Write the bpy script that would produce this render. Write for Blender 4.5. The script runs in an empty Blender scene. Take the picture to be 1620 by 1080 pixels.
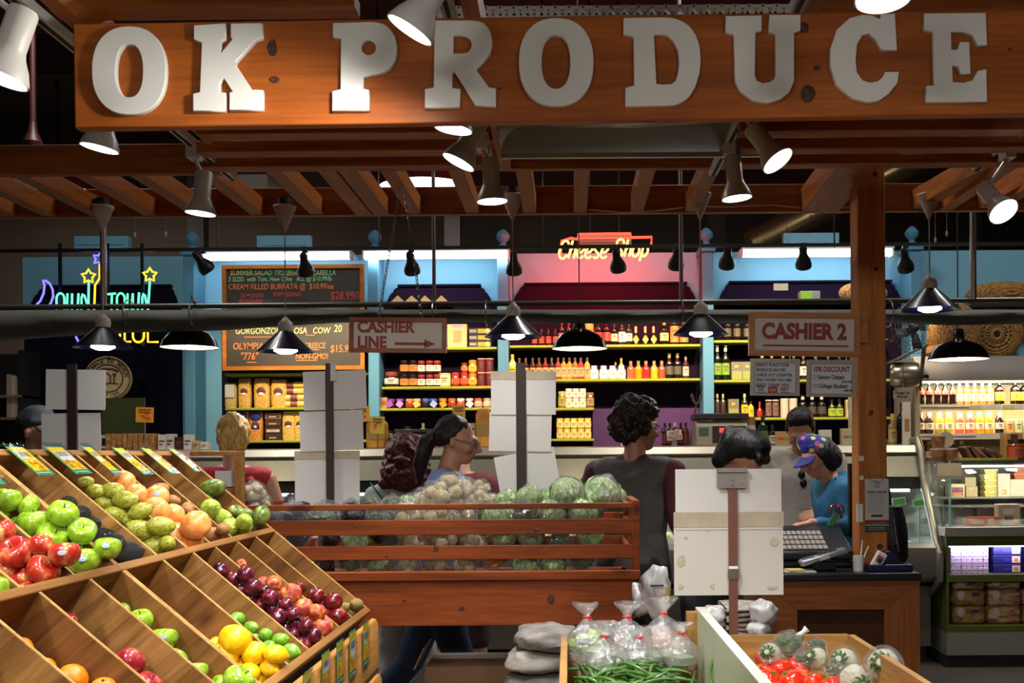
import bpy, bmesh, math, random
from mathutils import Vector, Matrix, noise as mnoise
random.seed(7)
R = math.radians
PI = math.pi
SC = bpy.context.scene
COL = SC.collection
FPX, CX, CY, ROLL, ZC = 1750.0, 900.0, 722.0, R(0.42), 1.5

# ---------------------------------------------------------------- camera
cam_d = bpy.data.cameras.new('camera')
cam_d.sensor_width = 36.0
cam_d.lens = FPX * 36.0 / 1620.0
cam_d.shift_x = -(CX - 810.0) / 1620.0
cam_d.shift_y = (CY - 540.0) / 1620.0
cam_d.clip_start = 0.05
cam = bpy.data.objects.new('camera', cam_d)
COL.objects.link(cam)
cam.location = (0, 0, ZC)
cam.rotation_euler = (R(90), ROLL, 0)
SC.camera = cam
SC.view_settings.view_transform = 'Standard'
SC.view_settings.look = 'None'
SC.view_settings.gamma = 1.0
SC.view_settings.use_curve_mapping = False
SC.view_settings.exposure = 0.0
w = bpy.data.worlds.new('market_air')
SC.world = w
w.use_nodes = True
w.node_tree.nodes['Background'].inputs[0].default_value = (1.0, 0.86, 0.72, 1)
w.node_tree.nodes['Background'].inputs[1].default_value = 0.045


def P(px, py, Y):
 """World point at distance Y seen at photo pixel (px, py)."""
 dx, dy = px - CX, CY - py
 a = dx * math.cos(ROLL) + dy * math.sin(ROLL)
 b = -dx * math.sin(ROLL) + dy * math.cos(ROLL)
 return Vector((a * Y / FPX, Y, ZC + b * Y / FPX))


def spot_light(name, loc, target, watts, angle=70, color=(1, .93, .82), blend=.6, size=.04):
 d = bpy.data.lights.new(name, 'SPOT')
 d.energy = watts
 d.spot_size = R(angle)
 d.spot_blend = blend
 d.shadow_soft_size = size
 d.color = color
 o = bpy.data.objects.new(name, d)
 COL.objects.link(o)
 o.location = loc
 o.rotation_euler = (Vector(target) - Vector(loc)).to_track_quat('-Z', 'Y').to_euler()
 return o


def area_light(name, loc, target, watts, sx, sy, color=(1, .95, .88)):
 d = bpy.data.lights.new(name, 'AREA')
 d.shape = 'RECTANGLE'
 d.size, d.size_y = sx, sy
 d.energy = watts
 d.color = color
 o = bpy.data.objects.new(name, d)
 COL.objects.link(o)
 o.location = loc
 o.rotation_euler = (Vector(target) - Vector(loc)).to_track_quat('-Z', 'Y').to_euler()
 return o


# high-bay lamps over the aisle, and unseen fill lamps added behind the camera
W_HALL, W_TRACK, W_HOOD, W_PEND, W_BARN = 170, 70, 105, 4, 10
HALL = [(-1.1, -.7, 2.66), (1.3, -.7, 2.66), (0.9, 6.9, 4.9), (-2.8, 6.6, 4.9), (3.6, 6.9, 4.9)]
for i, p in enumerate(HALL):
 k = W_HALL * .42 if i < 2 else W_HALL * .3
 area_light('hall_and_fill_light', (p[0], p[1], p[2] - .02), (p[0], p[1] + (1.6 if i < 2 else .001), 0), k, .7, .7, (1, .96, .90))


# ---------------------------------------------------------------- materials
def _nt(name):
 m = bpy.data.materials.new(name)
 m.use_nodes = True
 nt = m.node_tree
 return m, nt, nt.nodes['Principled BSDF']


def C4(c):
 return (c[0], c[1], c[2], 1.0)


def H(h):
 """hex sRGB -> linear"""
 h = h.lstrip('#')
 v = [int(h[i:i + 2], 16) / 255 for i in (0, 2, 4)]
 return tuple((x / 12.92 if x <= .04045 else ((x + .055) / 1.055) ** 2.4) for x in v)


_M = {}


def mat(name, c, rough=.5, metal=0.0, var=0.12, scale=8.0, emit=0.0, bump=0.0, coat=0.0, trans=0.0, spec=.5, ecol=None, bscale=None):
 if name in _M:
  return _M[name]
 m, nt, b = _nt(name)
 N, L = nt.nodes, nt.links
 c = H(c) if isinstance(c, str) else c
 b.inputs['Roughness'].default_value = rough
 b.inputs['Metallic'].default_value = metal
 b.inputs['Specular IOR Level'].default_value = spec
 if coat:
  b.inputs['Coat Weight'].default_value = coat
  b.inputs['Coat Roughness'].default_value = .08
 if trans:
  b.inputs['Transmission Weight'].default_value = trans
 if emit:
  b.inputs['Emission Color'].default_value = C4(H(ecol) if isinstance(ecol, str) else (ecol or c))
  b.inputs['Emission Strength'].default_value = emit
 tc = N.new('ShaderNodeTexCoord')
 no = N.new('ShaderNodeTexNoise')
 no.inputs['Scale'].default_value = scale
 no.inputs['Detail'].default_value = 4
 L.new(tc.outputs['Object'], no.inputs['Vector'])
 mx = N.new('ShaderNodeMixRGB')
 mx.inputs[1].default_value = C4([x * (1 - var) for x in c])
 mx.inputs[2].default_value = C4([min(1, x * (1 + var)) for x in c])
 L.new(no.outputs['Fac'], mx.inputs[0])
 L.new(mx.outputs[0], b.inputs['Base Color'])
 if bump:
  n2 = N.new('ShaderNodeTexNoise')
  n2.inputs['Scale'].default_value = bscale or scale * 6
  L.new(tc.outputs['Object'], n2.inputs['Vector'])
  bp = N.new('ShaderNodeBump')
  bp.inputs['Strength'].default_value = bump
  bp.inputs['Distance'].default_value = .01
  L.new(n2.outputs['Fac'], bp.inputs['Height'])
  L.new(bp.outputs[0], b.inputs['Normal'])
 _M[name] = m
 return m


def ramp(N, stops):
 r = N.new('ShaderNodeValToRGB')
 e = r.color_ramp.elements
 while len(e) < len(stops):
  e.new(.5)
 for i, (p, c) in enumerate(stops):
  e[i].position = p
  e[i].color = C4(H(c) if isinstance(c, str) else c)
 return r


def wood(name, dark, light, axis='X', scale=1.0, rough=.38, knots=True, coat=.15, rot=None):
 if name in _M:
  return _M[name]
 m, nt, b = _nt(name)
 N, L = nt.nodes, nt.links
 b.inputs['Roughness'].default_value = rough + .15
 b.inputs['Specular IOR Level'].default_value = .22
 b.inputs['Coat Weight'].default_value = coat * .6
 b.inputs['Coat Roughness'].default_value = .25
 tc = N.new('ShaderNodeTexCoord')
 src = tc.outputs['Object']
 if rot:
  m0 = N.new('ShaderNodeMapping')
  m0.inputs['Rotation'].default_value = rot
  L.new(src, m0.inputs['Vector'])
  src = m0.outputs[0]
 mp = N.new('ShaderNodeMapping')
 s = {'X': (1.1, 16, 16), 'Y': (16, 1.1, 16), 'Z': (16, 16, 1.1)}[axis]
 mp.inputs['Scale'].default_value = [x * scale for x in s]
 L.new(src, mp.inputs['Vector'])
 n1 = N.new('ShaderNodeTexNoise')
 n1.inputs['Scale'].default_value = 1.0
 n1.inputs['Detail'].default_value = 6
 n1.inputs['Distortion'].default_value = .8
 L.new(mp.outputs[0], n1.inputs['Vector'])
 r = ramp(N, [(.25, dark), (.5, [(a + c) / 2 for a, c in zip(H(dark), H(light))]), (.75, light)])
 L.new(n1.outputs['Fac'], r.inputs[0])
 # fine pores
 mp2 = N.new('ShaderNodeMapping')
 mp2.inputs['Scale'].default_value = [x * scale * 6 for x in s]
 L.new(src, mp2.inputs['Vector'])
 n2 = N.new('ShaderNodeTexNoise')
 n2.inputs['Scale'].default_value = 1.0
 n2.inputs['Detail'].default_value = 3
 L.new(mp2.outputs[0], n2.inputs['Vector'])
 mm = N.new('ShaderNodeMixRGB')
 mm.blend_type = 'MULTIPLY'
 mm.inputs[0].default_value = .45
 r2 = ramp(N, [(.3, (.45, .38, .3)), (.6, (1, 1, 1))])
 L.new(n2.outputs['Fac'], r2.inputs[0])
 L.new(r.outputs[0], mm.inputs[1])
 L.new(r2.outputs[0], mm.inputs[2])
 out = mm.outputs[0]
 if knots:
  mp3 = N.new('ShaderNodeMapping')
  k = {'X': (2.2, 5, 5), 'Y': (5, 2.2, 5), 'Z': (5, 5, 2.2)}[axis]
  mp3.inputs['Scale'].default_value = [x * scale for x in k]
  L.new(src, mp3.inputs['Vector'])
  v = N.new('ShaderNodeTexVoronoi')
  v.inputs['Scale'].default_value = .9
  L.new(mp3.outputs[0], v.inputs['Vector'])
  r3 = ramp(N, [(.07, (.22, .12, .07)), (.13, (1, 1, 1))])
  L.new(v.outputs['Distance'], r3.inputs[0])
  m3 = N.new('ShaderNodeMixRGB')
  m3.blend_type = 'MULTIPLY'
  m3.inputs[0].default_value = .8
  L.new(out, m3.inputs[1])
  L.new(r3.outputs[0], m3.inputs[2])
  out = m3.outputs[0]
 L.new(out, b.inputs['Base Color'])
 bp = N.new('ShaderNodeBump')
 bp.inputs['Strength'].default_value = .12
 bp.inputs['Distance'].default_value = .004
 L.new(n2.outputs['Fac'], bp.inputs['Height'])
 L.new(bp.outputs[0], b.inputs['Normal'])
 _M[name] = m
 return m


def mottle(name, stops, scale=6.0, rough=.3, stretch=(1, 1, 1), coat=.2, detail=4, bump=0.0, distort=.3):
 """fruit skins, cardboard, packaging: a noise through a colour ramp"""
 if name in _M:
  return _M[name]
 m, nt, b = _nt(name)
 N, L = nt.nodes, nt.links
 b.inputs['Roughness'].default_value = rough
 b.inputs['Coat Weight'].default_value = coat
 b.inputs['Coat Roughness'].default_value = .12
 tc = N.new('ShaderNodeTexCoord')
 oi = N.new('ShaderNodeObjectInfo')
 ad = N.new('ShaderNodeVectorMath')
 ad.operation = 'ADD'
 sc = N.new('ShaderNodeVectorMath')
 sc.operation = 'SCALE'
 sc.inputs['Scale'].default_value = 3.0
 L.new(oi.outputs['Random'], sc.inputs[0])
 L.new(tc.outputs['Object'], ad.inputs[0])
 L.new(sc.outputs[0], ad.inputs[1])
 mp = N.new('ShaderNodeMapping')
 mp.inputs['Scale'].default_value = stretch
 L.new(ad.outputs[0], mp.inputs['Vector'])
 n1 = N.new('ShaderNodeTexNoise')
 n1.inputs['Scale'].default_value = scale
 n1.inputs['Detail'].default_value = detail
 n1.inputs['Distortion'].default_value = distort
 L.new(mp.outputs[0], n1.inputs['Vector'])
 r = ramp(N, stops)
 L.new(n1.outputs['Fac'], r.inputs[0])
 L.new(r.outputs[0], b.inputs['Base Color'])
 if bump:
  n2 = N.new('ShaderNodeTexNoise')
  n2.inputs['Scale'].default_value = scale * 5
  L.new(mp.outputs[0], n2.inputs['Vector'])
  bp = N.new('ShaderNodeBump')
  bp.inputs['Strength'].default_value = bump
  bp.inputs['Distance'].default_value = .006
  L.new(n2.outputs['Fac'], bp.inputs['Height'])
  L.new(bp.outputs[0], b.inputs['Normal'])
 _M[name] = m
 return m


def film(name, tint=(1, 1, 1), gloss=.25, rough=.08, bump=.6, scale=60, milky=0.0):
 """thin clear plastic or glass: lets light through, with crinkled highlights"""
 if name in _M:
  return _M[name]
 m, nt, b = _nt(name)
 N, L = nt.nodes, nt.links
 out = N['Material Output']
 N.remove(b)
 tr = N.new('ShaderNodeBsdfTransparent')
 tr.inputs[0].default_value = C4(tint)
 gl = N.new('ShaderNodeBsdfGlossy')
 gl.inputs['Roughness'].default_value = rough
 mx = N.new('ShaderNodeMixShader')
 lw = N.new('ShaderNodeLayerWeight')
 lw.inputs['Blend'].default_value = .35
 mt = N.new('ShaderNodeMath')
 mt.operation = 'MULTIPLY_ADD'
 mt.inputs[1].default_value = .38
 mt.inputs[2].default_value = gloss
 L.new(lw.outputs['Facing'], mt.inputs[0])
 L.new(mt.outputs[0], mx.inputs[0])
 base = tr.outputs[0]
 if milky:
  df = N.new('ShaderNodeBsdfDiffuse')
  df.inputs[0].default_value = (.9, .92, .92, 1)
  m2 = N.new('ShaderNodeMixShader')
  m2.inputs[0].default_value = milky
  L.new(base, m2.inputs[1])
  L.new(df.outputs[0], m2.inputs[2])
  base = m2.outputs[0]
 L.new(base, mx.inputs[1])
 L.new(gl.outputs[0], mx.inputs[2])
 if bump:
  tc = N.new('ShaderNodeTexCoord')
  no = N.new('ShaderNodeTexNoise')
  no.inputs['Scale'].default_value = scale
  no.inputs['Detail'].default_value = 3
  L.new(tc.outputs['Object'], no.inputs['Vector'])
  bp = N.new('ShaderNodeBump')
  bp.inputs['Strength'].default_value = bump
  bp.inputs['Distance'].default_value = .02
  L.new(no.outputs['Fac'], bp.inputs['Height'])
  L.new(bp.outputs[0], gl.inputs['Normal'])
  L.new(bp.outputs[0], lw.inputs['Normal'])
 L.new(mx.outputs[0], out.inputs[0])
 _M[name] = m
 return m


def glow(name, c, strength):
 if name in _M:
  return _M[name]
 m, nt, b = _nt(name)
 c = H(c) if isinstance(c, str) else c
 b.inputs['Base Color'].default_value = C4(c)
 b.inputs['Emission Color'].default_value = C4(c)
 b.inputs['Emission Strength'].default_value = strength
 _M[name] = m
 return m


# ---------------------------------------------------------------- object helpers
WM = {}


class MB:
 def __init__(s):
  s.v, s.f, s.mi = [], [], []

 def add(s, vs, fs, m=0):
  o = len(s.v)
  s.v += [Vector(x) for x in vs]
  s.f += [[i + o for i in f] for f in fs]
  s.mi += [m] * len(fs)
  return s

 def box(s, x0, x1, y0, y1, z0, z1, m=0):
  vs = [(x, y, z) for x in (x0, x1) for y in (y0, y1) for z in (z0, z1)]
  return s.add(vs, [(0, 1, 3, 2), (4, 6, 7, 5), (0, 4, 5, 1), (2, 3, 7, 6), (0, 2, 6, 4), (1, 5, 7, 3)], m)

 def obox(s, M, sx, sy, sz, m=0):
  """box centred in frame M"""
  vs = [M @ Vector((x * sx / 2, y * sy / 2, z * sz / 2)) for x in (-1, 1) for y in (-1, 1) for z in (-1, 1)]
  return s.add(vs, [(0, 1, 3, 2), (4, 6, 7, 5), (0, 4, 5, 1), (2, 3, 7, 6), (0, 2, 6, 4), (1, 5, 7, 3)], m)

 def beam(s, p0, p1, wx, h, up=(0, 0, 1), m=0):
  """rectangular bar from p0 to p1, width wx across, height h along up"""
  p0, p1, up = Vector(p0), Vector(p1), Vector(up)
  d = (p1 - p0)
  ln = d.length
  d.normalize()
  side = d.cross(up).normalized()
  u = side.cross(d).normalized()
  M = Matrix((side, d, u)).transposed().to_4x4()
  M.translation = (p0 + p1) / 2
  return s.obox(M, wx, ln, h, m)

 def prism(s, poly, a0, a1, plane='XZ', m=0):
  n = len(poly)
  def q(p, a):
   return {'XZ': (p[0], a, p[1]), 'XY': (p[0], p[1], a), 'YZ': (a, p[0], p[1])}[plane]
  vs = [q(p, a0) for p in poly] + [q(p, a1) for p in poly]
  fs = [list(range(n)), list(range(2 * n - 1, n - 1, -1))]
  fs += [(i, n + i, n + (i + 1) % n, (i + 1) % n) for i in range(n)]
  return s.add(vs, fs, m)

 def cyl(s, p0, p1, r0, r1=None, n=14, m=0, caps=True):
  r1 = r0 if r1 is None else r1
  p0, p1 = Vector(p0), Vector(p1)
  d = (p1 - p0).normalized()
  a = d.orthogonal().normalized()
  b = d.cross(a)
  vs = []
  for p, r in ((p0, r0), (p1, r1)):
   for i in range(n):
    t = 2 * PI * i / n
    vs.append(p + (a * math.cos(t) + b * math.sin(t)) * r)
  fs = [(i, (i + 1) % n, n + (i + 1) % n, n + i) for i in range(n)]
  if caps:
   fs += [list(range(n - 1, -1, -1)), list(range(n, 2 * n))]
  return s.add(vs, fs, m)

 def tube(s, pts, r, n=8, m=0, closed=False):
  pts = [Vector(p) for p in pts]
  N = len(pts)
  rr = r if isinstance(r, (list, tuple)) else [r] * N
  prev = None
  vs = []
  for i, p in enumerate(pts):
   if closed:
    d = pts[(i + 1) % N] - pts[i - 1]
   else:
    d = pts[min(i + 1, N - 1)] - pts[max(i - 1, 0)]
   if d.length < 1e-9:
    d = Vector((0, 0, 1))
   d.normalize()
   if prev is None:
    a = d.orthogonal().normalized()
   else:
    a = prev - d * prev.dot(d)
    a = a.normalized() if a.length > 1e-6 else d.orthogonal().normalized()
   prev = a
   b = d.cross(a)
   vs += [p + (a * math.cos(2 * PI * k / n) + b * math.sin(2 * PI * k / n)) * rr[i] for k in range(n)]
  fs = []
  for i in range(N if closed else N - 1):
   j = (i + 1) % N
   fs += [(i * n + k, i * n + (k + 1) % n, j * n + (k + 1) % n, j * n + k) for k in range(n)]
  if not closed:
   fs += [list(range(n - 1, -1, -1)), list(range((N - 1) * n, N * n))]
  return s.add(vs, fs, m)

 def lathe(s, prof, n=20, M=None, m=0):
  """profile [(r, z)] about Z; r=0 ends close"""
  M = M or Matrix()
  rings = []
  o = len(s.v)
  for r, z in prof:
   if r < 1e-6:
    rings.append([len(s.v)])
    s.v.append(M @ Vector((0, 0, z)))
   else:
    rings.append(list(range(len(s.v), len(s.v) + n)))
    s.v += [M @ Vector((r * math.cos(2 * PI * i / n), r * math.sin(2 * PI * i / n), z)) for i in range(n)]
  for A, B in zip(rings, rings[1:]):
   for i in range(n):
    j = (i + 1) % n
    if len(A) == 1 and len(B) == 1:
     continue
    if len(A) == 1:
     f = (A[0], B[j], B[i])
    elif len(B) == 1:
     f = (A[i], A[j], B[0])
    else:
     f = (A[i], A[j], B[j], B[i])
    s.f.append(list(f))
    s.mi.append(m)
  return s

 def ball(s, c, r, n=12, m=0, M=None):
  r = r if isinstance(r, (tuple, list)) else (r, r, r)
  T = (M or Matrix.Translation(Vector(c))) @ Matrix.Diagonal((*r, 1))
  k = max(4, n // 2)
  return s.lathe([(math.sin(PI * i / k), -math.cos(PI * i / k)) if 0 < i < k else (0, -1 if i == 0 else 1) for i in range(k + 1)], n, T, m)

 def sheet(s, fn, nu, nv, m=0):
  vs = [fn(i / nu, j / nv) for j in range(nv + 1) for i in range(nu + 1)]
  k = nu + 1
  return s.add(vs, [(j * k + i, j * k + i + 1, (j + 1) * k + i + 1, (j + 1) * k + i) for j in range(nv) for i in range(nu)], m)

 def warp(s, fn):
  s.v = [Vector(fn(p)) for p in s.v]
  return s

 def mesh(s, name, mats, inv=None, angle=40):
  me = bpy.data.meshes.new(name)
  vs = [inv @ p for p in s.v] if inv else s.v
  me.from_pydata([tuple(p) for p in vs], [], s.f)
  for mm in mats:
   me.materials.append(mm)
  me.polygons.foreach_set('material_index', s.mi)
  me.update()
  bm = bmesh.new()
  bm.from_mesh(me)
  bmesh.ops.recalc_face_normals(bm, faces=bm.faces)
  bm.to_mesh(me)
  bm.free()
  me.polygons.foreach_set('use_smooth', [True] * len(me.polygons))
  me.set_sharp_from_angle(angle=R(angle))
  return me

 def build(s, name, mats, parent=None, local=False, angle=40, bevel=0.0, solid=0.0):
  """link as one object. World coordinates are turned into the parent's frame unless local."""
  mats = mats if isinstance(mats, (list, tuple)) else [mats]
  if parent is not None:
   inv = None if local else WM[parent].inverted()
   o = bpy.data.objects.new(name, s.mesh(name, mats, inv, angle))
   o.parent = parent
   WM[o] = WM[parent]
  else:
   xs = [p.x for p in s.v]
   ys = [p.y for p in s.v]
   zs = [p.z for p in s.v]
   base = Vector(((min(xs) + max(xs)) / 2, (min(ys) + max(ys)) / 2, min(zs)))
   T = Matrix.Translation(base)
   o = bpy.data.objects.new(name, s.mesh(name, mats, T.inverted(), angle))
   o.location = base
   WM[o] = T
  COL.objects.link(o)
  if solid:
   md = o.modifiers.new('thickness', 'SOLIDIFY')
   md.thickness = solid
   md.offset = 0
  if bevel:
   md = o.modifiers.new('edge', 'BEVEL')
   md.width = bevel
   md.segments = 2
   md.limit_method = 'ANGLE'
   md.angle_limit = R(50)
  return o


def tag(o, label=None, cat=None, group=None, kind=None):
 if label:
  ws = label.split()
  while len(ws) > 16 and 'the' in ws:
   k = len(ws) - 1 - ws[::-1].index('the')
   del ws[k]
  o['label'] = ' '.join(ws)
 if cat:
  o['category'] = cat
 if group:
  o['group'] = group
 if kind:
  o['kind'] = kind
 return o


def thing(name, label, cat, loc=(0, 0, 0), rotz=0.0, group=None, M=None):
 o = bpy.data.objects.new(name, None)
 o.empty_display_size = .05
 COL.objects.link(o)
 if M is None:
  M = Matrix.Translation(Vector(loc)) @ Matrix.Rotation(rotz, 4, 'Z')
 o.matrix_basis = M
 WM[o] = M.copy()
 return tag(o, label, cat, group)


def copy_tree(o, M=None, label=None, group=None, parent=None):
 c = o.copy()
 COL.objects.link(c)
 if parent is not None:
  c.parent = parent
 if M is not None:
  c.matrix_basis = M
 if label:
  c['label'] = label
 if group:
  c['group'] = group
 for ch in o.children:
  copy_tree(ch, parent=c)
 return c


def struct(o):
 o['kind'] = 'structure'
 return o


ORD = 'zeroth first second third fourth fifth sixth seventh eighth ninth tenth eleventh twelfth thirteenth fourteenth fifteenth sixteenth seventeenth eighteenth nineteenth twentieth'.split()
TENS = {2: 'twenty', 3: 'thirty', 4: 'forty', 5: 'fifty'}


def nth(i):
 if i <= 20:
  return ORD[i]
 return TENS[i // 10] + ('ieth' if False else '') + '-' + ORD[i % 10] if i % 10 else TENS[i // 10][:-1] + 'ieth'


_txt = {}
WORK = bpy.data.scenes.new('workbench')


def evaluated_mesh(o):
 WORK.collection.objects.link(o)
 vl = WORK.view_layers[0]
 vl.update()
 me = bpy.data.meshes.new_from_object(o.evaluated_get(vl.depsgraph))
 bpy.data.objects.remove(o)
 return me



def text_mesh(s, size, extrude=.001, bold=0.0, align='CENTER', sx=1.0, shear=0.0, space=1.0):
 key = (s, size, extrude, bold, align, sx, shear, space)
 if key in _txt:
  return _txt[key]
 cu = bpy.data.curves.new('lettering', 'FONT')
 cu.body = s
 cu.size = size
 cu.extrude = extrude
 cu.offset = bold
 cu.shear = shear
 cu.align_x = align
 cu.align_y = 'CENTER'
 cu.space_line = space
 cu.resolution_u = 3
 me = evaluated_mesh(bpy.data.objects.new('lettering', cu))
 if sx != 1.0:
  for v in me.vertices:
   v.co.x *= sx
 _txt[key] = me
 return me


def text(s, M, size, material, parent, extrude=.001, bold=0.0, align='CENTER', sx=1.0, shear=0.0, space=1.0, name='lettering'):
 """writing on a thing; M: frame whose X runs along the line and Y up the letters (world)"""
 me = text_mesh(s, size, extrude, bold, align, sx, shear, space).copy()
 me.materials.clear()
 me.materials.append(material)
 o = bpy.data.objects.new(name, me)
 COL.objects.link(o)
 o.parent = parent
 o.matrix_basis = WM[parent].inverted() @ M
 WM[o] = M
 return o


def face_cam(loc, roll=0.0, yaw=0.0, tilt=0.0):
 """frame for a surface facing -Y (towards the shopper's aisle)"""
 return Matrix.Translation(Vector(loc)) @ Matrix.Rotation(yaw, 4, 'Z') @ Matrix.Rotation(roll, 4, 'Y') @ Matrix.Rotation(R(90) + tilt, 4, 'X')


def outline(name, polys, M, extrude, material, parent, bevel=.002):
 """solid plate cut to 2-D outlines (holes included) in frame M"""
 cu = bpy.data.curves.new(name, 'CURVE')
 cu.dimensions = '2D'
 cu.fill_mode = 'BOTH'
 cu.extrude = extrude
 cu.bevel_depth = bevel
 cu.bevel_resolution = 1
 for pl in polys:
  sp = cu.splines.new('POLY')
  sp.points.add(len(pl) - 1)
  for p, q in zip(sp.points, pl):
   p.co = (q[0], q[1], 0, 1)
  sp.use_cyclic_u = True
 me = evaluated_mesh(bpy.data.objects.new(name, cu))
 me.materials.clear()
 me.materials.append(material)
 o = bpy.data.objects.new(name, me)
 COL.objects.link(o)
 if parent:
  o.parent = parent
  o.matrix_basis = WM[parent].inverted() @ M
 else:
  o.matrix_basis = M
 WM[o] = M
 return o


def knots(parent, spots, Y):
 m_ = mottle('wood_knot', [(.3, '#1c0c04'), (.55, '#4a2008'), (.75, '#6e340e')], 60, .6, coat=0)
 for x, y, rx, ry in spots:
  c = P(x, y, Y)
  MB().ball(c, (rx * Y / FPX, .0012, ry * Y / FPX), 16).warp(lambda p: Vector((p.x + .004 * mnoise.noise(p * 60), p.y, p.z + .004 * mnoise.noise(p * 45)))).build('wood_knot', m_, parent)


def round_cone(a, ra, b, rb):
 """vertices of the hull of two ellipsoids"""
 bm = bmesh.new()
 for c, r in ((a, ra), (b, rb)):
  r = r if isinstance(r, (tuple, list)) else (r, r, r)
  T = Matrix.Translation(Vector(c)) @ Matrix.Diagonal((*r, 1))
  bmesh.ops.create_icosphere(bm, subdivisions=2, radius=1.0, matrix=T)
 res = bmesh.ops.convex_hull(bm, input=bm.verts)
 junk = [g for g in res['geom_interior'] if isinstance(g, bmesh.types.BMVert)]
 bmesh.ops.delete(bm, geom=junk, context='VERTS')
 return bm


def blob(name, shapes, material, parent, voxel=.008, smooth=6, noise=0.0, nscale=20, local=True, strands=False):
 """one continuous surface grown over tapered limbs: shapes = (a, ra, b, rb)"""
 bm = bmesh.new()
 for sh in shapes:
  t = round_cone(*sh)
  me = bpy.data.meshes.new('t')
  t.to_mesh(me)
  t.free()
  bm.from_mesh(me)
  bpy.data.meshes.remove(me)
 me = bpy.data.meshes.new(name)
 bm.to_mesh(me)
 bm.free()
 o = bpy.data.objects.new(name, me)
 md = o.modifiers.new('r', 'REMESH')
 md.mode = 'VOXEL'
 md.voxel_size = voxel
 if smooth:
  ms = o.modifiers.new('s', 'SMOOTH')
  ms.factor = .5
  ms.iterations = smooth
 out = evaluated_mesh(o)
 bpy.data.meshes.remove(me)
 out.name = name
 if noise:
  nv = len(out.vertices)
  nr = [0.0] * (nv * 3)
  out.vertices.foreach_get('normal', nr)
  for i, v in enumerate(out.vertices):
   q = v.co * nscale
   if strands:
    q.z *= .28
   k = mnoise.fractal(q, 1.0, 2.0, 3)
   v.co += Vector(nr[3 * i:3 * i + 3]) * (k * noise)
 out.materials.clear()
 out.materials.append(material)
 out.polygons.foreach_set('use_smooth', [True] * len(out.polygons))
 n = bpy.data.objects.new(name, out)
 COL.objects.link(n)
 if parent is not None:
  n.parent = parent
  WM[n] = WM[parent]
  if not local:
   n.matrix_basis = WM[parent].inverted()
 return n
# ---------------------------------------------------------------- material table
PINE = wood('pine_red', '#7d3a10', '#b86a26', 'X', .8, coat=.05)
PINE_Y = wood('pine_red_y', '#84420f', '#c0722c', 'Y', .8, coat=.05)
PINE_LIT_Z = wood('pine_red_lit_z', '#9a5626', '#cf8640', 'Z', .8, coat=.08)  # same pine, lightened so the post's stronger light sits in its colour
SIGNW = wood('sign_wood', '#85400f', '#b8641f', 'X', .7, rough=.4, coat=.15)
CRATEW = wood('crate_wood', '#662a0e', '#a04f1e', 'X', 1.0, rough=.4, coat=.08)
BIN = wood('bin_wood', '#5c3814', '#b5854a', 'X', 1.3, rot=(0, R(40.5), 0))
BIN2 = wood('bin_wood_dark', '#4e2e10', '#966532', 'X', 1.2, rot=(0, R(40.5), 0))
BINEDGE = wood('bin_edge', '#a87a40', '#d6ab6c', 'Y', .9, knots=False)
BINRAIL = wood('bin_rail', '#6a431d', '#a27238', 'Y', .9, knots=False)
CTRW = wood('counter_wood', '#74401c', '#9a5a2b', 'X', .9, knots=False)
CTRD = wood('counter_panel', '#3c1c0e', '#52291400'[:7], 'Z', .9, knots=False)
BOXW = wood('box_wood', '#8d6434', '#b98c4f', 'X', .9, knots=False)
PAPER = mat('white_card', '#bfbcb8', .75, var=.05, scale=5)
PAPER_D = mat('stained_tape', '#a69a84', .45, var=.35, scale=16)
WHITE = mat('white_paint', '#dedcd6', .4, var=.04)
LETW = mat('sign_white', '#dcdad2', .45, var=.05, scale=3)
LAMPW = mat('lamp_white', '#b9b4ab', .35, var=.04)
BULB = glow('bulb_glow', (.93, .93, 1.0), 14)
BLACK = mat('black_metal', '#0e0d0e', .35, var=.1)
BLACKM = mat('black_matt', '#131212', .7, var=.15)
FABRIC = mat('awning_black', '#4a4a43', .75, var=.3, scale=3, bump=.3)
STEEL = mat('steel', '#9a968f', .3, metal=.9, var=.08)
ALU = mat('brushed_steel', '#b8b4aa', .32, metal=.75, var=.06)
DARKST = mat('dark_brown_steel', '#2c1e18', .45, metal=.3, var=.25, scale=14)
RUST = mat('brown_pole', '#6b4436', .45, metal=.2, var=.2, scale=14)
SIGNRED = mat('sign_red', '#8a1216', .5, var=.05)
INK = mat('ink_black', '#26242a', .6, var=.05)
BLUEW = mat('blue_wall', '#78b4cf', .65, var=.06, scale=2)
PURPLE = mat('purple_panel', '#1a0a20', .8, var=.3, scale=1.6, spec=.1)
PURPLE_L = mat('purple_bright', '#4a2258', .5, var=.15, scale=2)
NAVY = mat('navy_panel', '#0e0e20', .8, var=.2, spec=.1)
LIME = mat('lime_shelf', '#8f9420', .4, var=.05)
HALLD = mat('hall_dark', '#4a3c30', .85, var=.3, scale=1)
CONC = mat('floor_concrete', '#4f4740', .45, var=.25, scale=3)
GLASS = film('clear_glass', (.93, .97, .95), .06, .02, 0)
WRAP = film('plastic_wrap', (.99, .99, .99), .10, .16, 1.0, 30, .05)
BAGF = film('clear_bag', (.98, .985, .99), .10, .16, 1.0, 30, .10)
SLEEVE = film('card_sleeve', (.97, .99, 1), .10, .05, .15, 30)

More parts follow.
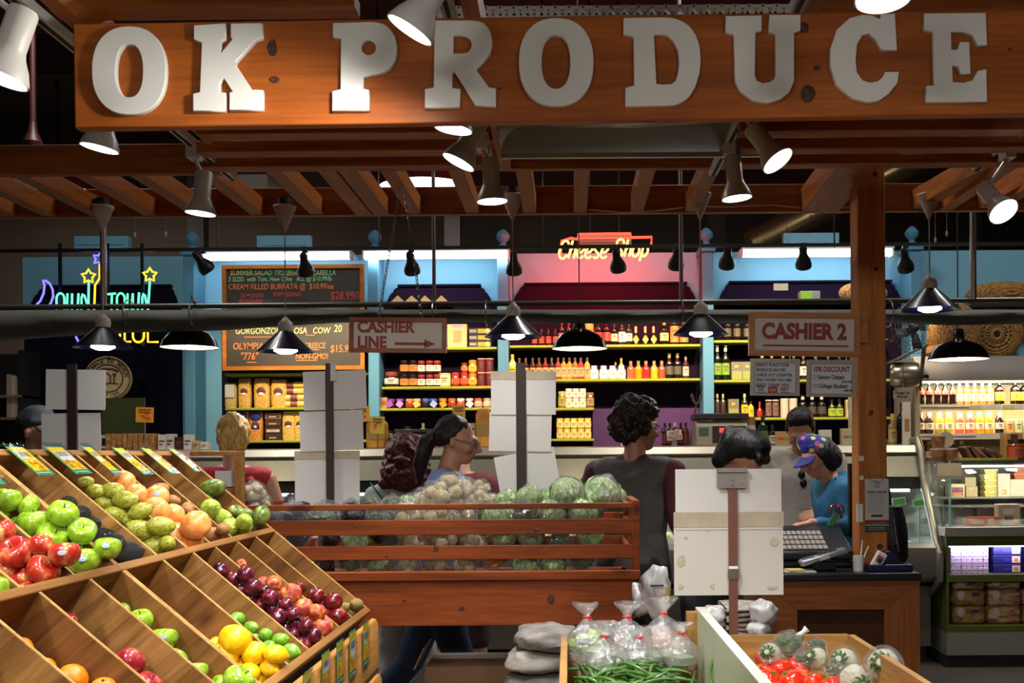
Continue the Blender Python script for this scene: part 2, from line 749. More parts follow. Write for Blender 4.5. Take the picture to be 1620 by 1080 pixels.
# ---------------------------------------------------------------- room
def room():
 struct(MB().box(-8, 8, -4, 15.2, -.1, 0).build('floor', CONC))
 struct(MB().box(-8, 8, 15, 15.2, 0, 6.2).build('wall_far', HALLD))
 struct(MB().box(-8.2, -8, -4, 15.2, 0, 6.2).build('wall_left', HALLD))
 struct(MB().box(8, 8.2, -4, 15.2, 0, 6.2).build('wall_right', HALLD))
 struct(MB().box(-8, 8, -4.2, -4, 0, 6.2).build('wall_front', HALLD))
 struct(MB().box(-8.2, 8.2, -4.2, 15.2, 6.2, 6.4).build('ceiling', mat('ceiling_grey', '#57504a', .9, var=.2)))
 z1 = P(700, 402, 9.7).z
 struct(MB().box(P(36, 450, 9.7).x, P(1640, 450, 9.7).x, 9.7, 9.8, 0, z1).build('wall_back', BLUEW))
 # low dark shelf wall at the far side of the neon sign
 for i, x in enumerate((302, 592, 796, 1119, 1446)):
  a, b = P(x - 8.5, 480, 9.45).x, P(x + 8.5, 480, 9.45).x
  m = MB().box(a, b, 9.40, 9.69, 0, z1)
  c = (a + b) / 2
  m.box(a - .02, b + .02, 9.38, 9.69, z1 - .05, z1)
  m.lathe([(.04, 0), (.04, .03), (.02, .05), (.055, .09), (.06, .12), (.04, .15), (.015, .17), (0, .175)], 14, Matrix.Translation((c, 9.5, z1)))
  struct(m.build('trim_%d' % (i + 1), mat('blue_pillar', '#4f86a4', .65, var=.05, scale=2), bevel=.006))
 # blue transom boxes above the wall
 for i, (x0, x1, y0, y1) in enumerate(((408, 492, 373, 395), (1239, 1326, 369, 392), (120, 205, 374, 394))):
  a, b = P(x0, y1, 9.75), P(x1, y0, 9.75)
  m = MB().box(a.x, b.x, 9.72, 9.8, a.z - .03, b.z)
  m.box(a.x + .04, b.x - .04, 9.71, 9.72, a.z + .03, b.z - .04)
  struct(m.build('trim_%d' % (i + 6), BLUEW))
 # steel columns and hall beams behind the stall
 for i, (x, Y) in enumerate(((-4.2, 12.5), (-1.3, 12.5), (1.7, 12.5), (4.6, 12.5))):
  struct(MB().box(x - .09, x + .09, Y, Y + .18, 0, 6.2).build('trim_%d' % (i + 9), mat('column_paint', '#2d2622', .7)))
 for i, Y in enumerate((5.2, 7.6, 10.0, 12.2)):
  struct(MB().box(-8, 8, Y, Y + .16, 5.75, 6.2).build('trim_%d' % (i + 13), mat('roof_beam', '#4a4038', .8)))


room()


def hall_things():
 # lamp bodies for the high-bay lights and the added front fill
 for i, p in enumerate(HALL):
  t = thing('hall_and_fill_lamp', 'round high-bay lamp hanging from the roof, ' + ('added fill light behind the shoppers aisle, ' if p[1] < 0 else 'above the deli aisle, ') + ['over the fruit stand', 'over the bean bin', 'over the middle', 'over the neon town sign', 'over the bottle fridge'][i], 'lamp', p, group='high-bay lamps')
  MB().lathe([(.5, 0), (.48, .08), (.3, .25), (.12, .34), (0, .36)], 24).build('lamp_shade', mat('bay_red', '#4a1416', .5), t, True)
  MB().lathe([(0, .015), (.46, .015), (.46, .02), (0, .02)], 24).build('diffuser', glow('bay_glow', (1, .96, .9), 2.2), t, True)
  MB().cyl((0, 0, .34), (0, 0, 6.19 - p[2]), .015).build('rod', BLACKM, t, True)
 for lab, px, py, Y, w in (('dark red dome lamp in the hall beyond the deli, above the slatted joists', 675, 299, 11.0, .48),
                              ('dark red dome lamp hanging beyond the neon town sign', 92, 306, 12.4, .43)):
  p = P(px, py, Y)
  t = thing('dome_lamp', lab, 'lamp', p)
  MB().lathe([(w, 0), (w * .95, .12), (w * .7, .3), (w * .3, .42), (0, .44)], 28).build('lamp_shade', mat('dome_red', '#571518', .45), t, True)
  MB().lathe([(0, .0), (w * .97, .0), (w * .97, .012), (0, .012)], 28).build('diffuser', glow('dome_glow', (1, .95, 1), 4), t, True)
  MB().cyl((0, 0, .42), (0, 0, 6.19 - p.z), .02).build('rod', BLACKM, t, True)
 p = P(22, 309, 11)
 for i, (x, y0, y1) in enumerate(((213, 336, 376), (262, 336, 374), (1480, 330, 384), (1498, 330, 374))):
  a, b = P(x, y0, 6.08), P(x, y1, 6.08)
  t = thing('pull_cord', 'thin lamp pull cord hanging behind the ledger beam, %s from the neon end' % nth(i + 1), 'cord', b, group='lamp pull cords')
  MB().cyl((0, 0, .01), (0, 0, a.z - b.z + .05), .002, n=6).build('cord', STEEL, t, True)
  MB().lathe([(0, 0), (.006, .002), (.007, .02), (.002, .03), (0, .03)], 10).build('pull_knob', LAMPW, t, True)
 for lab, pts, Y in (('thin white cable sagging along the ledger beam beyond the middle track', [(930, 331), (985, 336), (1040, 333), (1095, 326), (1150, 327), (1220, 324), (1280, 330), (1355, 327)], 5.955), ('white cable looping over the slats beside the post top', [(1406, 236), (1430, 243), (1460, 242), (1488, 236), (1492, 228)], 4.70), ('thin white cable curling down from the slats under the O of the sign', [(312, 212), (322, 222), (334, 226)], 4.0)):
  tag(MB().tube([P(x, y, Y) for x, y in pts], .0035, 6).build('cable', LAMPW), lab, 'cable')
 for q, pw in ((P(675, 299, 11.0), 70), (P(92, 306, 12.4), 60), (P(22, 309, 11), 60)):
  area_light('dome_light', q - Vector((0, 0, .03)), q - Vector((0, -.6, 1)), pw, .6, .6, (1, .92, .85))
 t = thing('strip_light', 'long lit fluorescent panel of the hall seen above the pergola joists', 'lamp', p)
 MB().box(-.55, .25, -.2, .2, .02, .12).build('housing', WHITE, t, True)
 MB().box(-.54, .24, -.19, .19, 0, .02).build('tube', glow('panel_glow', (1, .97, 1), 4), t, True)
 MB().cyl((-.15, 0, .12), (-.15, 0, 6.19 - p.z), .012).build('rod', BLACKM, t, True)
 # air ducts
 a, b = P(1232, 368, 10.6), P(1318, 322, 10.6)
 d = (b - a).normalized()
 m = MB()
 m.cyl(a - d * .3, b + d * 1.2, .15, n=24)
 for k in range(7):
  q = a + d * (k * .25 - .2)
  m.cyl(q, q + d * .02, .158, n=24)
 q = b + d * .6
 m.cyl(q, (q.x, q.y, 6.195), .01, n=6)
 tag(m.build('air_duct', mat('galvanised', '#a08a62', .3, metal=.9, var=.2, scale=5)), 'shiny galvanised round air duct slanting up behind the wooden post', 'duct')
 a, b = P(372, 305, 10.5), P(432, 284, 10.5)
 tag(MB().box(a.x, b.x, 10.3, 11.2, a.z, b.z).build('ceiling_duct', mat('duct_white', '#9a948a', .5)), 'pale square ventilation duct seen between the pergola joists', 'duct')
 # red sprinkler pipe
 a, b = P(52, 232, 7.2), P(55, 20, 7.2)
 m = MB().cyl(a, (a.x, a.y, 6.2), .022)
 m.lathe([(.0, 0), (.05, 0), (.06, .03), (.03, .1), (.022, .16)], 14, Matrix.Translation(a))
 tag(m.build('sprinkler_pipe', mat('pipe_red', '#3a0c0c', .5)), 'dark red sprinkler pipe dropping from the roof beside the big sign', 'pipe')
 # suspended steel pole and thin hanging rods
 for lab, x, ytop, ybot, Y, r in (('thick grey steel pole hanging in front of the neon town sign', 164, 330, 484, 7.0, .02),
                                ('grey steel pole rising beside the chains of the cashier line sign', 687, 300, 482, 7.0, .012),
                                ('grey steel pole hanging by the cone canopy next to the red neon sign', 1078, 300, 478, 7.0, .013),
                                ('grey steel pole beside the bottle fridge lamp', 1540, 300, 474, 7.0, .02)):
  a, b = P(x, ybot, Y), P(x, ytop, Y)
  tag(MB().cyl((a.x, Y, a.z), (a.x, Y, 6.2), r).build('hanger_pole', STEEL), lab, 'pole')


hall_things()


# ---------------------------------------------------------------- pergola over the stall
def pergola():
 z = 2.79
 xs0, xs1 = -3.6, 2.9
 names = []
 # joists running across (their ends rest on the deep beams)
 def across(label, Y, zz, h, wd, x0=xs0, x1=xs1):
  tag(MB().box(x0, x1, Y, Y + wd, zz, zz + h).build('pergola_beam', PINE, bevel=.004), label, 'beam', 'red pine beams across the pergola')
 across('deep red pine beam across the pergola, behind the slats', 5.0, P(200, 275, 5.0).z, .135, .045, xs0, P(372, 270, 5).x)
 across('paired pine beam across the pergola behind the middle track', 5.02, P(1000, 266, 5.02).z, .135, .045, P(770, 266, 5).x, P(1150, 266, 5).x)
 for i, (Y, py) in enumerate(((4.05, 210), (4.42, 238), (4.72, 262))):
  across('thin pine slat across the pergola, %s behind the sign board' % nth(i + 1), Y, P(640, py, Y).z, .045, .09, P(310, 240, Y).x, P(772, 240, Y).x)
  across('thin pine slat across the pergola, %s behind the C of the sign' % nth(i + 1), Y, P(1400, py - 4, Y).z, .045, .09, P(1172, 240, Y).x, xs1)
 across('ledger beam that carries the far ends of the pergola joists', 5.98, P(800, 338, 5.98).z, .15, .05, -4.2, 3.4)
 across('pine beam above the sign board, along the front of the pergola', 3.35, P(300, 12, 3.35).z, .05, .1, P(72, 6, 3.35).x, P(560, 6, 3.35).x)
 across('pine beam above the C and E of the sign board', 3.35, P(1450, 14, 3.35).z, .05, .1, P(1290, 6, 3.35).x, 2.2)
 # joists running away from the viewer
 far = (12, 75, 150, 235, 310, 405, 500, 655, 747, 838, 918, 1008, 1095, 1500, 1580, 1660)
 zf = P(800, 338, 5.97).z
 for i, x in enumerate(far):
  X = P(x, 338, 5.95).x
  tag(MB().beam((X, 5.05, zf + .05), (X, 5.975, zf + .05), .07, .09).build('pergola_joist', PINE_Y, bevel=.003), 'pine joist running back under the pergola, %s from the neon end' % nth(i + 1), 'joist', 'pine joists of the pergola')
 X = P(588, 338, 5.95).x
 tag(MB().box(X - .09, X - .005, 5.05, 5.975, zf, zf + .09).box(X + .005, X + .09, 5.05, 5.975, zf, zf + .09).build('pergola_joist', PINE_Y, bevel=.003), 'doubled wide pine joist of the pergola above the cashier line sign', 'joist', 'pine joists of the pergola')
 X = P(1292, 336, 5.95).x
 tag(MB().beam((X + .05, 4.7, zf + .16), (X + .02, 5.975, zf + .06), .2, .13).build('pergola_joist', PINE_Y, bevel=.003), 'broad pine joist of the pergola meeting the top of the square post', 'joist')
 for i, (x, Y0) in enumerate(((1.9, 3.6), (2.25, 4.0))):
  tag(MB().beam((x + .5, 3.3, zf + .2), (x, 5.975, zf + .06), .08, .1).build('pergola_joist', PINE_Y, bevel=.003), 'slanting pine joist beyond the square post, %s from it' % nth(i + 1), 'joist', 'pine joists of the pergola')
 # square post
 a, b = P(1360, 900, 5.45), P(1404.5, 900, 5.45)
 zt = P(1380, 248, 5.45).z
 t = thing('wooden_post', 'square red pine post with knots beside the till, holding up the pergola', 'post', ((a.x + b.x) / 2, 5.52, 0))
 MB().box(a.x, b.x, 5.45, 5.59, 0, zt + .1).build('shaft', PINE_LIT_Z, t, bevel=.006)
 knots(t, ((1386, 425, 3, 4), (1378, 653, 4, 5), (1392, 864, 5, 5), (1384, 275, 4, 5)), 5.45)
 MB().box(a.x - .06, a.x, 5.43, 5.6, zt - .1, zt + .12).build('bracket', PINE, t, bevel=.004)
 MB().box(b.x, b.x + .05, 5.47, 5.57, zt - .02, zt + .12).build('bracket', PINE, t, bevel=.004)
 # steel channel with triangular holes
 zc = P(900, 15, 3.9)
 t = thing('steel_channel', 'white steel channel with triangular cut-outs above the big sign', 'channel', zc)
 m = MB()
 x0, x1 = P(692, 15, 3.9).x, P(1262, 15, 3.9).x
 h0, h1 = P(900, 24, 3.9).z, P(900, 9, 3.9).z
 m.box(x0, x1, 3.9, 3.93, h1 - .012, h1)
 m.box(x0, x1, 3.9, 3.93, h0 - .04, h0)
 n = 26
 for k in range(n):
  xa = x0 + (x1 - x0) * k / n
  xb = x0 + (x1 - x0) * (k + 1) / n
  m.beam((xa, 3.915, h0), ((xa + xb) / 2, 3.915, h1), .03, .012)
  m.beam(((xa + xb) / 2, 3.915, h1), (xb, 3.915, h0), .03, .012)
 m.build('lattice', WHITE, t)
 MB().box(x0, x0 + .02, 3.9, 3.92, h1, 6.2).box(x1 - .02, x1, 3.9, 3.92, h1, 6.2).build('hanger_frame', STEEL, t)
 # glossy light panel under the sign
 a, b = P(785, 214, 4.3), P(1228, 192, 4.3)
 t = thing('ceiling_panel', 'glossy clear ceiling panel below the big sign, reflecting warm lights', 'panel', ((a.x + b.x) / 2, 4.3, a.z))
 m = MB().beam((a.x, 4.0, a.z + .07), (b.x, 4.0, a.z + .07), .02, .02).beam((a.x, 4.6, a.z), (b.x, 4.6, a.z), .02, .02)
 m.build('frame', ALU, t)
 MB().add([(a.x, 4.0, a.z + .085), (b.x, 4.0, a.z + .085), (b.x, 4.6, a.z + .015), (a.x, 4.6, a.z + .015)], [(0, 1, 2, 3)]).build('pane', mat('panel_gloss', '#6f6a58', .12, var=.3, scale=9), t, solid=.008)
 # lamp tracks
 global TRK
 TRK = {}
 for i, (X, y0, y1) in enumerate(((-1.515, 1.0, 5.02), (-.335, 1.0, 4.98), (.66, 1.0, 5.0), (1.83, 1.4, 4.95))):
  zt = 2.765
  TRK[i] = (X, zt)
  m = MB().box(X - .018, X + .018, y0, y1, zt, zt + .03)
  m.box(X - .006, X + .006, y0, y1, zt - .004, zt + .005, 1)
  o = m.build('lamp_track', [LAMPW, BLACKM])
  tag(o, ['white lamp track by the fruit stand, running under the pergola', 'white lamp track in the middle, above the R of the sign', 'white lamp track above the gap before the U of the sign', 'white lamp track beyond the square post'][i], 'track', 'white lamp tracks')
  tag(MB().beam((X + .06, y0, zt + .075), (X + .06, 5.0, zt + .075), .05, .09).build('track_joist', PINE_Y), 'pine joist that carries the ' + ['fruit stand lamp track', 'middle lamp track', 'lamp track near the U', 'lamp track beyond the post'][i], 'joist')


pergola()

# ---------------------------------------------------------------- big sign
def big_sign():
 Y = 3.1
 lb, rb, lt = P(118, 203, Y), P(1620, 180, Y), P(122, 37, Y)
 ang = math.atan2(rb.z - lb.z, rb.x - lb.x)
 h = (lt - lb).length
 M = Matrix.Translation(lb) @ Matrix.Rotation(-ang, 4, 'Y')
 t = thing('shop_sign', 'long varnished pine sign board with large raised white letters', 'sign', M=M)
 ln = 2.95
 MB().box(0, ln, 0, .04, 0, h).build('board', SIGNW, t, True, bevel=.004)
 e = lambda cx, cy, rx, ry, n=40, p=2.3: [(cx + rx * math.copysign(abs(math.cos(2 * PI * i / n)) ** (2 / p), math.cos(2 * PI * i / n)), cy + ry * math.copysign(abs(math.sin(2 * PI * i / n)) ** (2 / p), math.sin(2 * PI * i / n))) for i in range(n)]
 s3 = lambda pts, ox: [(ox + x / 3, y / 3) for x, y in pts]
 LET = [
  [e(206.5, 113.5, 57.5, 68.5), e(207, 114, 22.5, 43)],
  [s3([(930, 130), (1073, 122), (1073, 190), (1052, 200), (1050, 270), (1112, 195), (1104, 183), (1104, 122), (1247, 120), (1247, 185), (1215, 195), (1120, 300), (1120, 315), (1200, 435), (1250, 437), (1250, 523), (1098, 526), (1098, 447), (1115, 443), (1070, 370), (1045, 400), (1045, 447), (1074, 450), (1074, 528), (926, 530), (926, 453), (958, 445), (968, 208), (930, 193)], 0)],
  [[(529, 40), (590, 38), (603, 40), (612, 44), (618, 50), (625, 60), (628, 73), (628, 86), (625, 98), (617, 110), (609, 115), (600, 118), (588, 120), (575, 123), (575, 143), (584, 145), (584, 175), (528, 176), (528, 147), (541, 144), (542, 63), (529, 61)], e(584.5, 78, 12.5, 12.5, 24, 2)],
  [[(682, 36), (747, 36), (758, 37.5), (765, 40), (771, 46), (775, 53), (778, 63), (778, 75), (775, 86), (770, 93), (762, 103), (752, 112), (763, 127), (773, 141), (784, 143), (784, 170), (753, 168), (735, 138), (720, 114), (715, 116), (715, 142), (728, 144), (727, 171), (674, 172), (674, 144), (688, 141), (689, 62), (682, 60)], [(717, 58), (730, 58), (740, 60), (746, 66), (748, 73), (746, 80), (741, 86), (732, 88), (717, 88)]],
  [e(880, 100.5, 58, 68.5), e(879.5, 100.5, 23.5, 43)],
  [[(987, 32), (1050, 31), (1064, 32), (1078, 37), (1090, 45), (1099, 58), (1105, 75), (1107, 98), (1105, 118), (1099, 138), (1090, 153), (1080, 162), (1068, 167), (1050, 168), (990, 169), (990, 142), (1004, 138), (1003, 60), (987, 56)], [(1033, 57), (1046, 56), (1056, 58), (1066, 67), (1073, 82), (1075, 100), (1073, 118), (1069, 130), (1063, 136), (1050, 137), (1037, 136)]],
  [[(1148, 29), (1203, 28), (1203, 51), (1193, 53), (1192, 120), (1195, 130), (1205, 135), (1217, 133), (1225, 127), (1227, 120), (1227, 55), (1216, 52), (1217, 27), (1264, 27), (1264, 50), (1254, 54), (1254, 130), (1247, 147), (1233, 158), (1213, 164), (1190, 160), (1170, 145), (1163, 130), (1161, 57), (1148, 53)]],
  [[(1392, 26), (1413, 25), (1416, 81), (1393, 80), (1385, 65), (1373, 54), (1362, 57), (1353, 73), (1351, 97), (1353, 117), (1362, 130), (1375, 134), (1387, 132), (1395, 125), (1399, 117), (1419, 117), (1417, 133), (1403, 150), (1387, 161), (1370, 163), (1347, 157), (1323, 137), (1313, 107), (1313, 80), (1323, 50), (1343, 32), (1363, 27), (1378, 28), (1388, 33), (1392, 32)]],
  [[(1461, 25), (1556, 24), (1558, 73), (1545, 73), (1537, 57), (1523, 52), (1501, 52), (1502, 82), (1513, 82), (1517, 70), (1530, 70), (1532, 118), (1518, 118), (1515, 107), (1503, 104), (1504, 133), (1523, 134), (1537, 130), (1545, 115), (1557, 113), (1558, 162), (1464, 162), (1464, 139), (1476, 138), (1475, 52), (1461, 49)]],
 ]
 inv = M.inverted()
 for polys in LET:
  pp = []
  for pl in polys:
   q = [inv @ P(x, y, Y - .008) for x, y in pl]
   pp.append([(v.x, v.z) for v in q])
  ML = M @ Matrix.Translation((0, -.010, 0)) @ Matrix.Rotation(R(90), 4, 'X')
  outline('letter', pp, ML, .009, LETW, t)
 knots(t, ((431, 76, 8, 14), (434, 126, 8, 5), (1278, 148, 11, 14), (1292, 108, 6, 4), (1272, 44, 8, 9), (1598, 78, 3, 3), (790, 140, 4, 2)), Y - .0005)
 # hangers to the pergola
 for x in (.3, 1.5, 2.7):
  MB().box(x - .02, x + .02, .04, .3, h - .04, h - .01).build('hanger', STEEL, t, True)


big_sign()


# ---------------------------------------------------------------- track lamps
def track_lamp(px, py, Y, aim, track, label, watts=1.0, loc=None, angle=85):
 c = P(px, py, Y) if loc is None else Vector(loc)
 d = Vector(aim).normalized()
 M = (Matrix.Translation(c) @ d.to_track_quat('-Z', 'Y').to_matrix().to_4x4())
 t = thing('track_light', label, 'spotlight', M=M, group='white track spotlights')
 MB().lathe([(.060, .0), (.0635, .0), (.062, .008), (.052, .035), (.038, .06), (.034, .075), (.034, .165), (.03, .172), (0, .172), (0, .168), (.028, .168), (.028, .08), (.034, .06), (.048, .033), (.06, .006)], 26).build('housing', LAMPW, t, True)
 MB().lathe([(0, -.004), (.03, -.001), (.058, .006), (.05, .03), (.03, .05), (0, .055)], 24).build('bulb', BULB, t, True)
 X, zt = TRK[track]
 top = M @ Vector((0, 0, .15))
 tp = Vector((X, top.y, zt))
 MB().box(tp.x - .022, tp.x + .022, tp.y - .04, tp.y + .04, zt - .045, zt).build('adapter', LAMPW, t)
 pv = Vector((tp.x, tp.y, zt - .04))
 MB().tube([pv, pv.lerp(top, .55) , top], .008).build('stem', LAMPW, t)
 spot_light('track_spot', c + d * .015, c + d * 2, W_TRACK * watts, angle, (1, .965, .92), .7, .05)
 return t


track_lamp(648, 48, 2.7, (-.52, .03, -.85), 1, 'white spotlight hanging in front of the sign, over the P and R', 1.0, None, 176)
track_lamp(157, 235, 3.65, (-.2, 0, -1), 0, 'white spotlight just below the O of the sign', 1)
track_lamp(317, 338, 4.5, (-.1, 0, -1), 0, 'white spotlight hanging under the pergola between the O and K', 1)
track_lamp(717, 205, 3.55, (-.15, 0, -1), 1, 'white spotlight half hidden under the lower edge of the sign', 1)
track_lamp(725, 257, 3.9, (-.45, -.05, -.9), 1, 'white spotlight tilted sideways, upper of the two below the R', 1)
track_lamp(779, 319, 4.4, (.05, 0, -1), 1, 'white spotlight pointing straight down, lowest on the middle track', 1)
track_lamp(1231, 255, 4.0, (.5, -.32, -.8), 2, 'white spotlight below the U, tilted towards the square post', 1)
track_lamp(1166, 314, 4.5, (.1, -.02, -1), 2, 'white spotlight below the D and U, pointing down', 1)
track_lamp(1588, 335, 4.5, (.25, -.62, -.75), 3, 'white spotlight beyond the square post, glaring towards the viewer', .6)
track_lamp(1397, 0, 2.45, (.0, -.12, -1), 2, 'white spotlight above the C of the sign, cut by the top of the photo', 1)
track_lamp(0, 124, 2.55, (-.3, -.1, -1), 0, 'white spotlight at the neon end of the photo, before the sign board', .4)
# the same row of spotlights goes on towards the viewer, over the bins
track_lamp(0, 0, 0, (.25, .3, -1), 0, 'white spotlight over the near fruit bins', 1.1, (-1.45, 1.55, 2.5), 95)
track_lamp(0, 0, 0, (-.45, .45, -.9), 1, 'white spotlight on the middle track aimed at the fruit stand', 1.1, (-.40, 1.8, 2.5), 80)
track_lamp(0, 0, 0, (.1, .45, -.9), 1, 'white spotlight on the middle track aimed at the slatted crate', 1.4, (-.33, 2.2, 2.52), 75)
track_lamp(0, 0, 0, (.05, .5, -.9), 2, 'white spotlight aimed at the bean bin', .5, (.68, 1.5, 2.5), 80)
# ---------------------------------------------------------------- deli back wall: shelving bays
YS = 9.42          # front edge of the shelves
YB = 9.66          # face of the back panels


def crest(x0, x1, ytop, ylow, f0, f1):
 """outline with ogee shoulders (pixels at the panel face)"""
 pts = []
 def sh(xa, xb):
  out = []
  for t, u in ((0, 0), (.18, .06), (.3, .14), (.42, .42), (.55, .62), (.62, .64), (.7, .84), (.85, .93), (1, 1)):
   out.append((xa + (xb - xa) * t, ylow + (ytop - ylow) * u))
  return out
 pts = sh(x0, f0) + sh(x1, f1)[::-1]
 return [(P(x, y, YB).x, P(x, y, YB).z) for x, y in pts]


def bay(name_label, x0, x1, ytop, ylow, f0, f1, matl, shelves, lab2=None):
 a, b = P(x0, 600, YB).x, P(x1, 600, YB).x
 t = thing('shelving_unit', name_label, 'shelf', ((a + b) / 2, YB, 0))
 poly = crest(x0, x1, ytop, ylow, f0, f1)
 poly = [(poly[0][0], .9)] + poly + [(poly[-1][0], .9)]
 MB().prism(poly, YB, YB + .03).build('back_panel', matl, t)
 tz = P((x0 + x1) / 2, ytop, YB).z
 MB().box(P(f0, ytop, YB).x - .015, P(f1, ytop, YB).x + .015, YB - .02, YB + .035, tz, tz + .018).build('cornice', NAVY, t)
 for sx0, sx1, sy in shelves:
  z = P((sx0 + sx1) / 2, sy, YS).z
  m = MB().box(P(sx0, sy, YS).x, P(sx1, sy, YS).x, YS, YB, z - .022, z)
  m.build('shelf_board', LIME, t, bevel=.004)
 return t


bay('dark navy back panel with a carved crest behind the neon town sign', 38, 286, 454, 486, 72, 268, NAVY, [])
bay('dark shelving bay with lime shelves of pasta under the chalkboard', 350, 580, 470, 486, 370, 560, NAVY, [(356, 582, 590), (356, 582, 644), (356, 582, 696)])
bay('purple shelving bay with lime shelves of jam and relish jars', 604, 786, 453, 480, 632, 758, PURPLE, [(604, 786, 549), (604, 786, 611), (599, 786, 645)])
bay('widest purple shelving bay with lime shelves of bottles and mustards', 804, 1109, 450, 480, 832, 1084, PURPLE, [(806, 1108, 545), (806, 1108, 599), (806, 940, 645), (806, 940, 694)])
bay('purple shelving bay with lime shelves of oils behind the cashier notices', 1130, 1432, 447, 478, 1156, 1408, PURPLE, [(1129, 1412, 537), (1129, 1412, 600), (1129, 1412, 660)])
a, b = P(938, 732, YB - .012), P(1110, 645, YB - .012)
tag(MB().box(a.x, b.x, YB - .012, YB, a.z, b.z).build('wall_panel', PURPLE_L), 'bright purple panel low on the deli wall behind the man in the vest', 'panel')
t = thing('side_shelf', 'tall black shelf in the dark corner beyond the capped shopper', 'shelf', (P(0, 600, 9.0).x, 9.0, 0))
x0, x1 = P(-90, 600, 9.0).x, P(34, 600, 9.0).x
MB().box(x1 - .03, x1, 9.0, 9.35, 0, 2.4).box(x0, x0 + .03, 9.0, 9.35, 0, 2.4).box(x0, x1, 9.33, 9.36, 0, 2.4).build('carcass', BLACKM, t)
for y in (625, 660, 702):
 z = P(0, y, 9.0).z
 MB().box(x0, x1, 8.98, 9.33, z - .02, z).build('shelf_board', mat('shelf_tan', '#6e6048', .5), t)

# ---------------------------------------------------------------- chalkboard
CH = {'g': '#8fd8a0', 'o': '#e8884a', 'r': '#d0505a', 'y': '#dcd78a', 'w': '#d8d0c0'}


def chalk(k):
 return mat('chalk_' + k, CH[k], .9, var=.25, scale=60)


def chalkboard():
 Y = 9.36
 a, b = P(353, 586, Y), P(576, 418, Y)
 t = thing('chalkboard', 'black menu chalkboard in an orange wood frame above the pasta shelf', 'chalkboard', ((a.x + b.x) / 2, Y, a.z))
 MB().box(a.x, b.x, Y, Y + .02, a.z, b.z).build('slate', mat('slate_board', '#3a322a', .55, var=.15, scale=4), t)
 FR = wood('board_frame', '#a35a1a', '#cf8430', 'X', 1, knots=False)
 w_ = .034
 MB().box(a.x, b.x, Y - .02, Y + .02, b.z - w_, b.z).box(a.x, b.x, Y - .02, Y + .02, a.z, a.z + w_).box(a.x, a.x + w_, Y - .02, Y + .02, a.z + w_, b.z - w_).box(b.x - w_, b.x, Y - .02, Y + .02, a.z + w_, b.z - w_).build('frame', FR, t)
 for s, x, y, sz, k, al in (('SUMMER SALAD TIME !!', 364, 432, 9.5, 'g', 'LEFT'), ('FRESH MOZZARELLA', 444, 432, 9.5, 'g', 'LEFT'),
                               ('3 SIZES  with Tom, New Olive   ALL @ $10.99/lb', 361, 442, 8.2, 'g', 'LEFT'),
                               ('CREAM FILLED BURRATA @  $10.99/ea', 361, 454, 10, 'o', 'LEFT'),
                               ('24 MONTH', 380, 468, 7.5, 'r', 'LEFT'), ('PARMIGIANO', 432, 466, 7.5, 'r', 'LEFT'), ('$28.99/lb', 522, 468, 14, 'r', 'LEFT'),
                               ('REGGIANO', 378, 477, 7.5, 'r', 'LEFT'), ('GORGONZOLA   ROSA   COW', 372, 524, 11, 'y', 'LEFT'), ('20', 528, 520, 13, 'y', 'LEFT'),
                               ('OLYMPIA', 368, 548, 12, 'o', 'LEFT'), ('"776"', 380, 564, 13, 'o', 'LEFT'), ('GREECE', 480, 547, 10, 'o', 'LEFT'),
                               ('NON-GMO!', 467, 564, 10, 'o', 'LEFT'), ('$15.99/lb', 522, 552, 13, 'o', 'LEFT')):
  p = P(x, y, Y - .003)
  text(s, face_cam(p, 0), sz / 186 * 1.25, chalk(k), t, .0005, .0006, al, sx=.78, shear=.12)
 m = MB()
 for x0, x1, y in ((364, 418, 434), (446, 512, 434), (386, 430, 533), (484, 498, 530), (468, 502, 570), (480, 505, 553), (390, 406, 573)):
  p, q = P(x0, y, Y - .003), P(x1, y, Y - .003)
  m.box(p.x, q.x, Y - .004, Y - .001, p.z - .003, p.z + .003)
 m.build('underline_marking', chalk('o'), t)


chalkboard()

# ---------------------------------------------------------------- fluorescent strips on the blue wall
TUBE = glow('tube_glow', (.86, .92, 1.0), 6)
for x0, x1, y, lab in ((322, 553, 406, 'long fluorescent strip light above the chalkboard'), (576, 803, 404, 'long fluorescent strip light above the jam shelves'),
                       (1175, 1411, 401, 'long fluorescent strip light on the blue wall behind the square post')):
 a, b = P(x0, y, 9.3), P(x1, y, 9.3)
 t = thing('strip_light', lab, 'lamp', ((a.x + b.x) / 2, 9.3, a.z), group='fluorescent strips of the deli')
 MB().box(a.x - .01, b.x + .01, 9.26, 9.69, a.z + .03, a.z + .05).build('housing', WHITE, t)
 m = MB().cyl((a.x, 9.33, a.z), (b.x, 9.33, a.z), .028, n=12)
 m.build('tube', TUBE, t)
 MB().box(a.x - .012, a.x, 9.28, 9.4, a.z - .03, a.z + .03).box(b.x, b.x + .012, 9.28, 9.4, a.z - .03, a.z + .03).build('end_cap', WHITE, t)
 area_light('tube_light', ((a.x + b.x) / 2, 9.38, a.z - .03), ((a.x + b.x) / 2, 9.7, a.z - .5), 3.5, 1.2, .06, (.82, .91, 1))

# ---------------------------------------------------------------- neon signs
def neon_path(pts, Y):
 return [P(x, y, Y) for x, y in pts]


def star(cx, cy, r, r2=None, rot=0.0):
 r2 = r2 or r * .48
 return [(cx + (r if i % 2 == 0 else r2) * math.sin(rot + PI * i / 5), cy - (r if i % 2 == 0 else r2) * math.cos(rot + PI * i / 5)) for i in range(10)]


def arc(cx, cy, rx, ry, a0, a1, n=14):
 return [(cx + rx * math.cos(R(a0 + (a1 - a0) * i / n)), cy - ry * math.sin(R(a0 + (a1 - a0) * i / n))) for i in range(n + 1)]


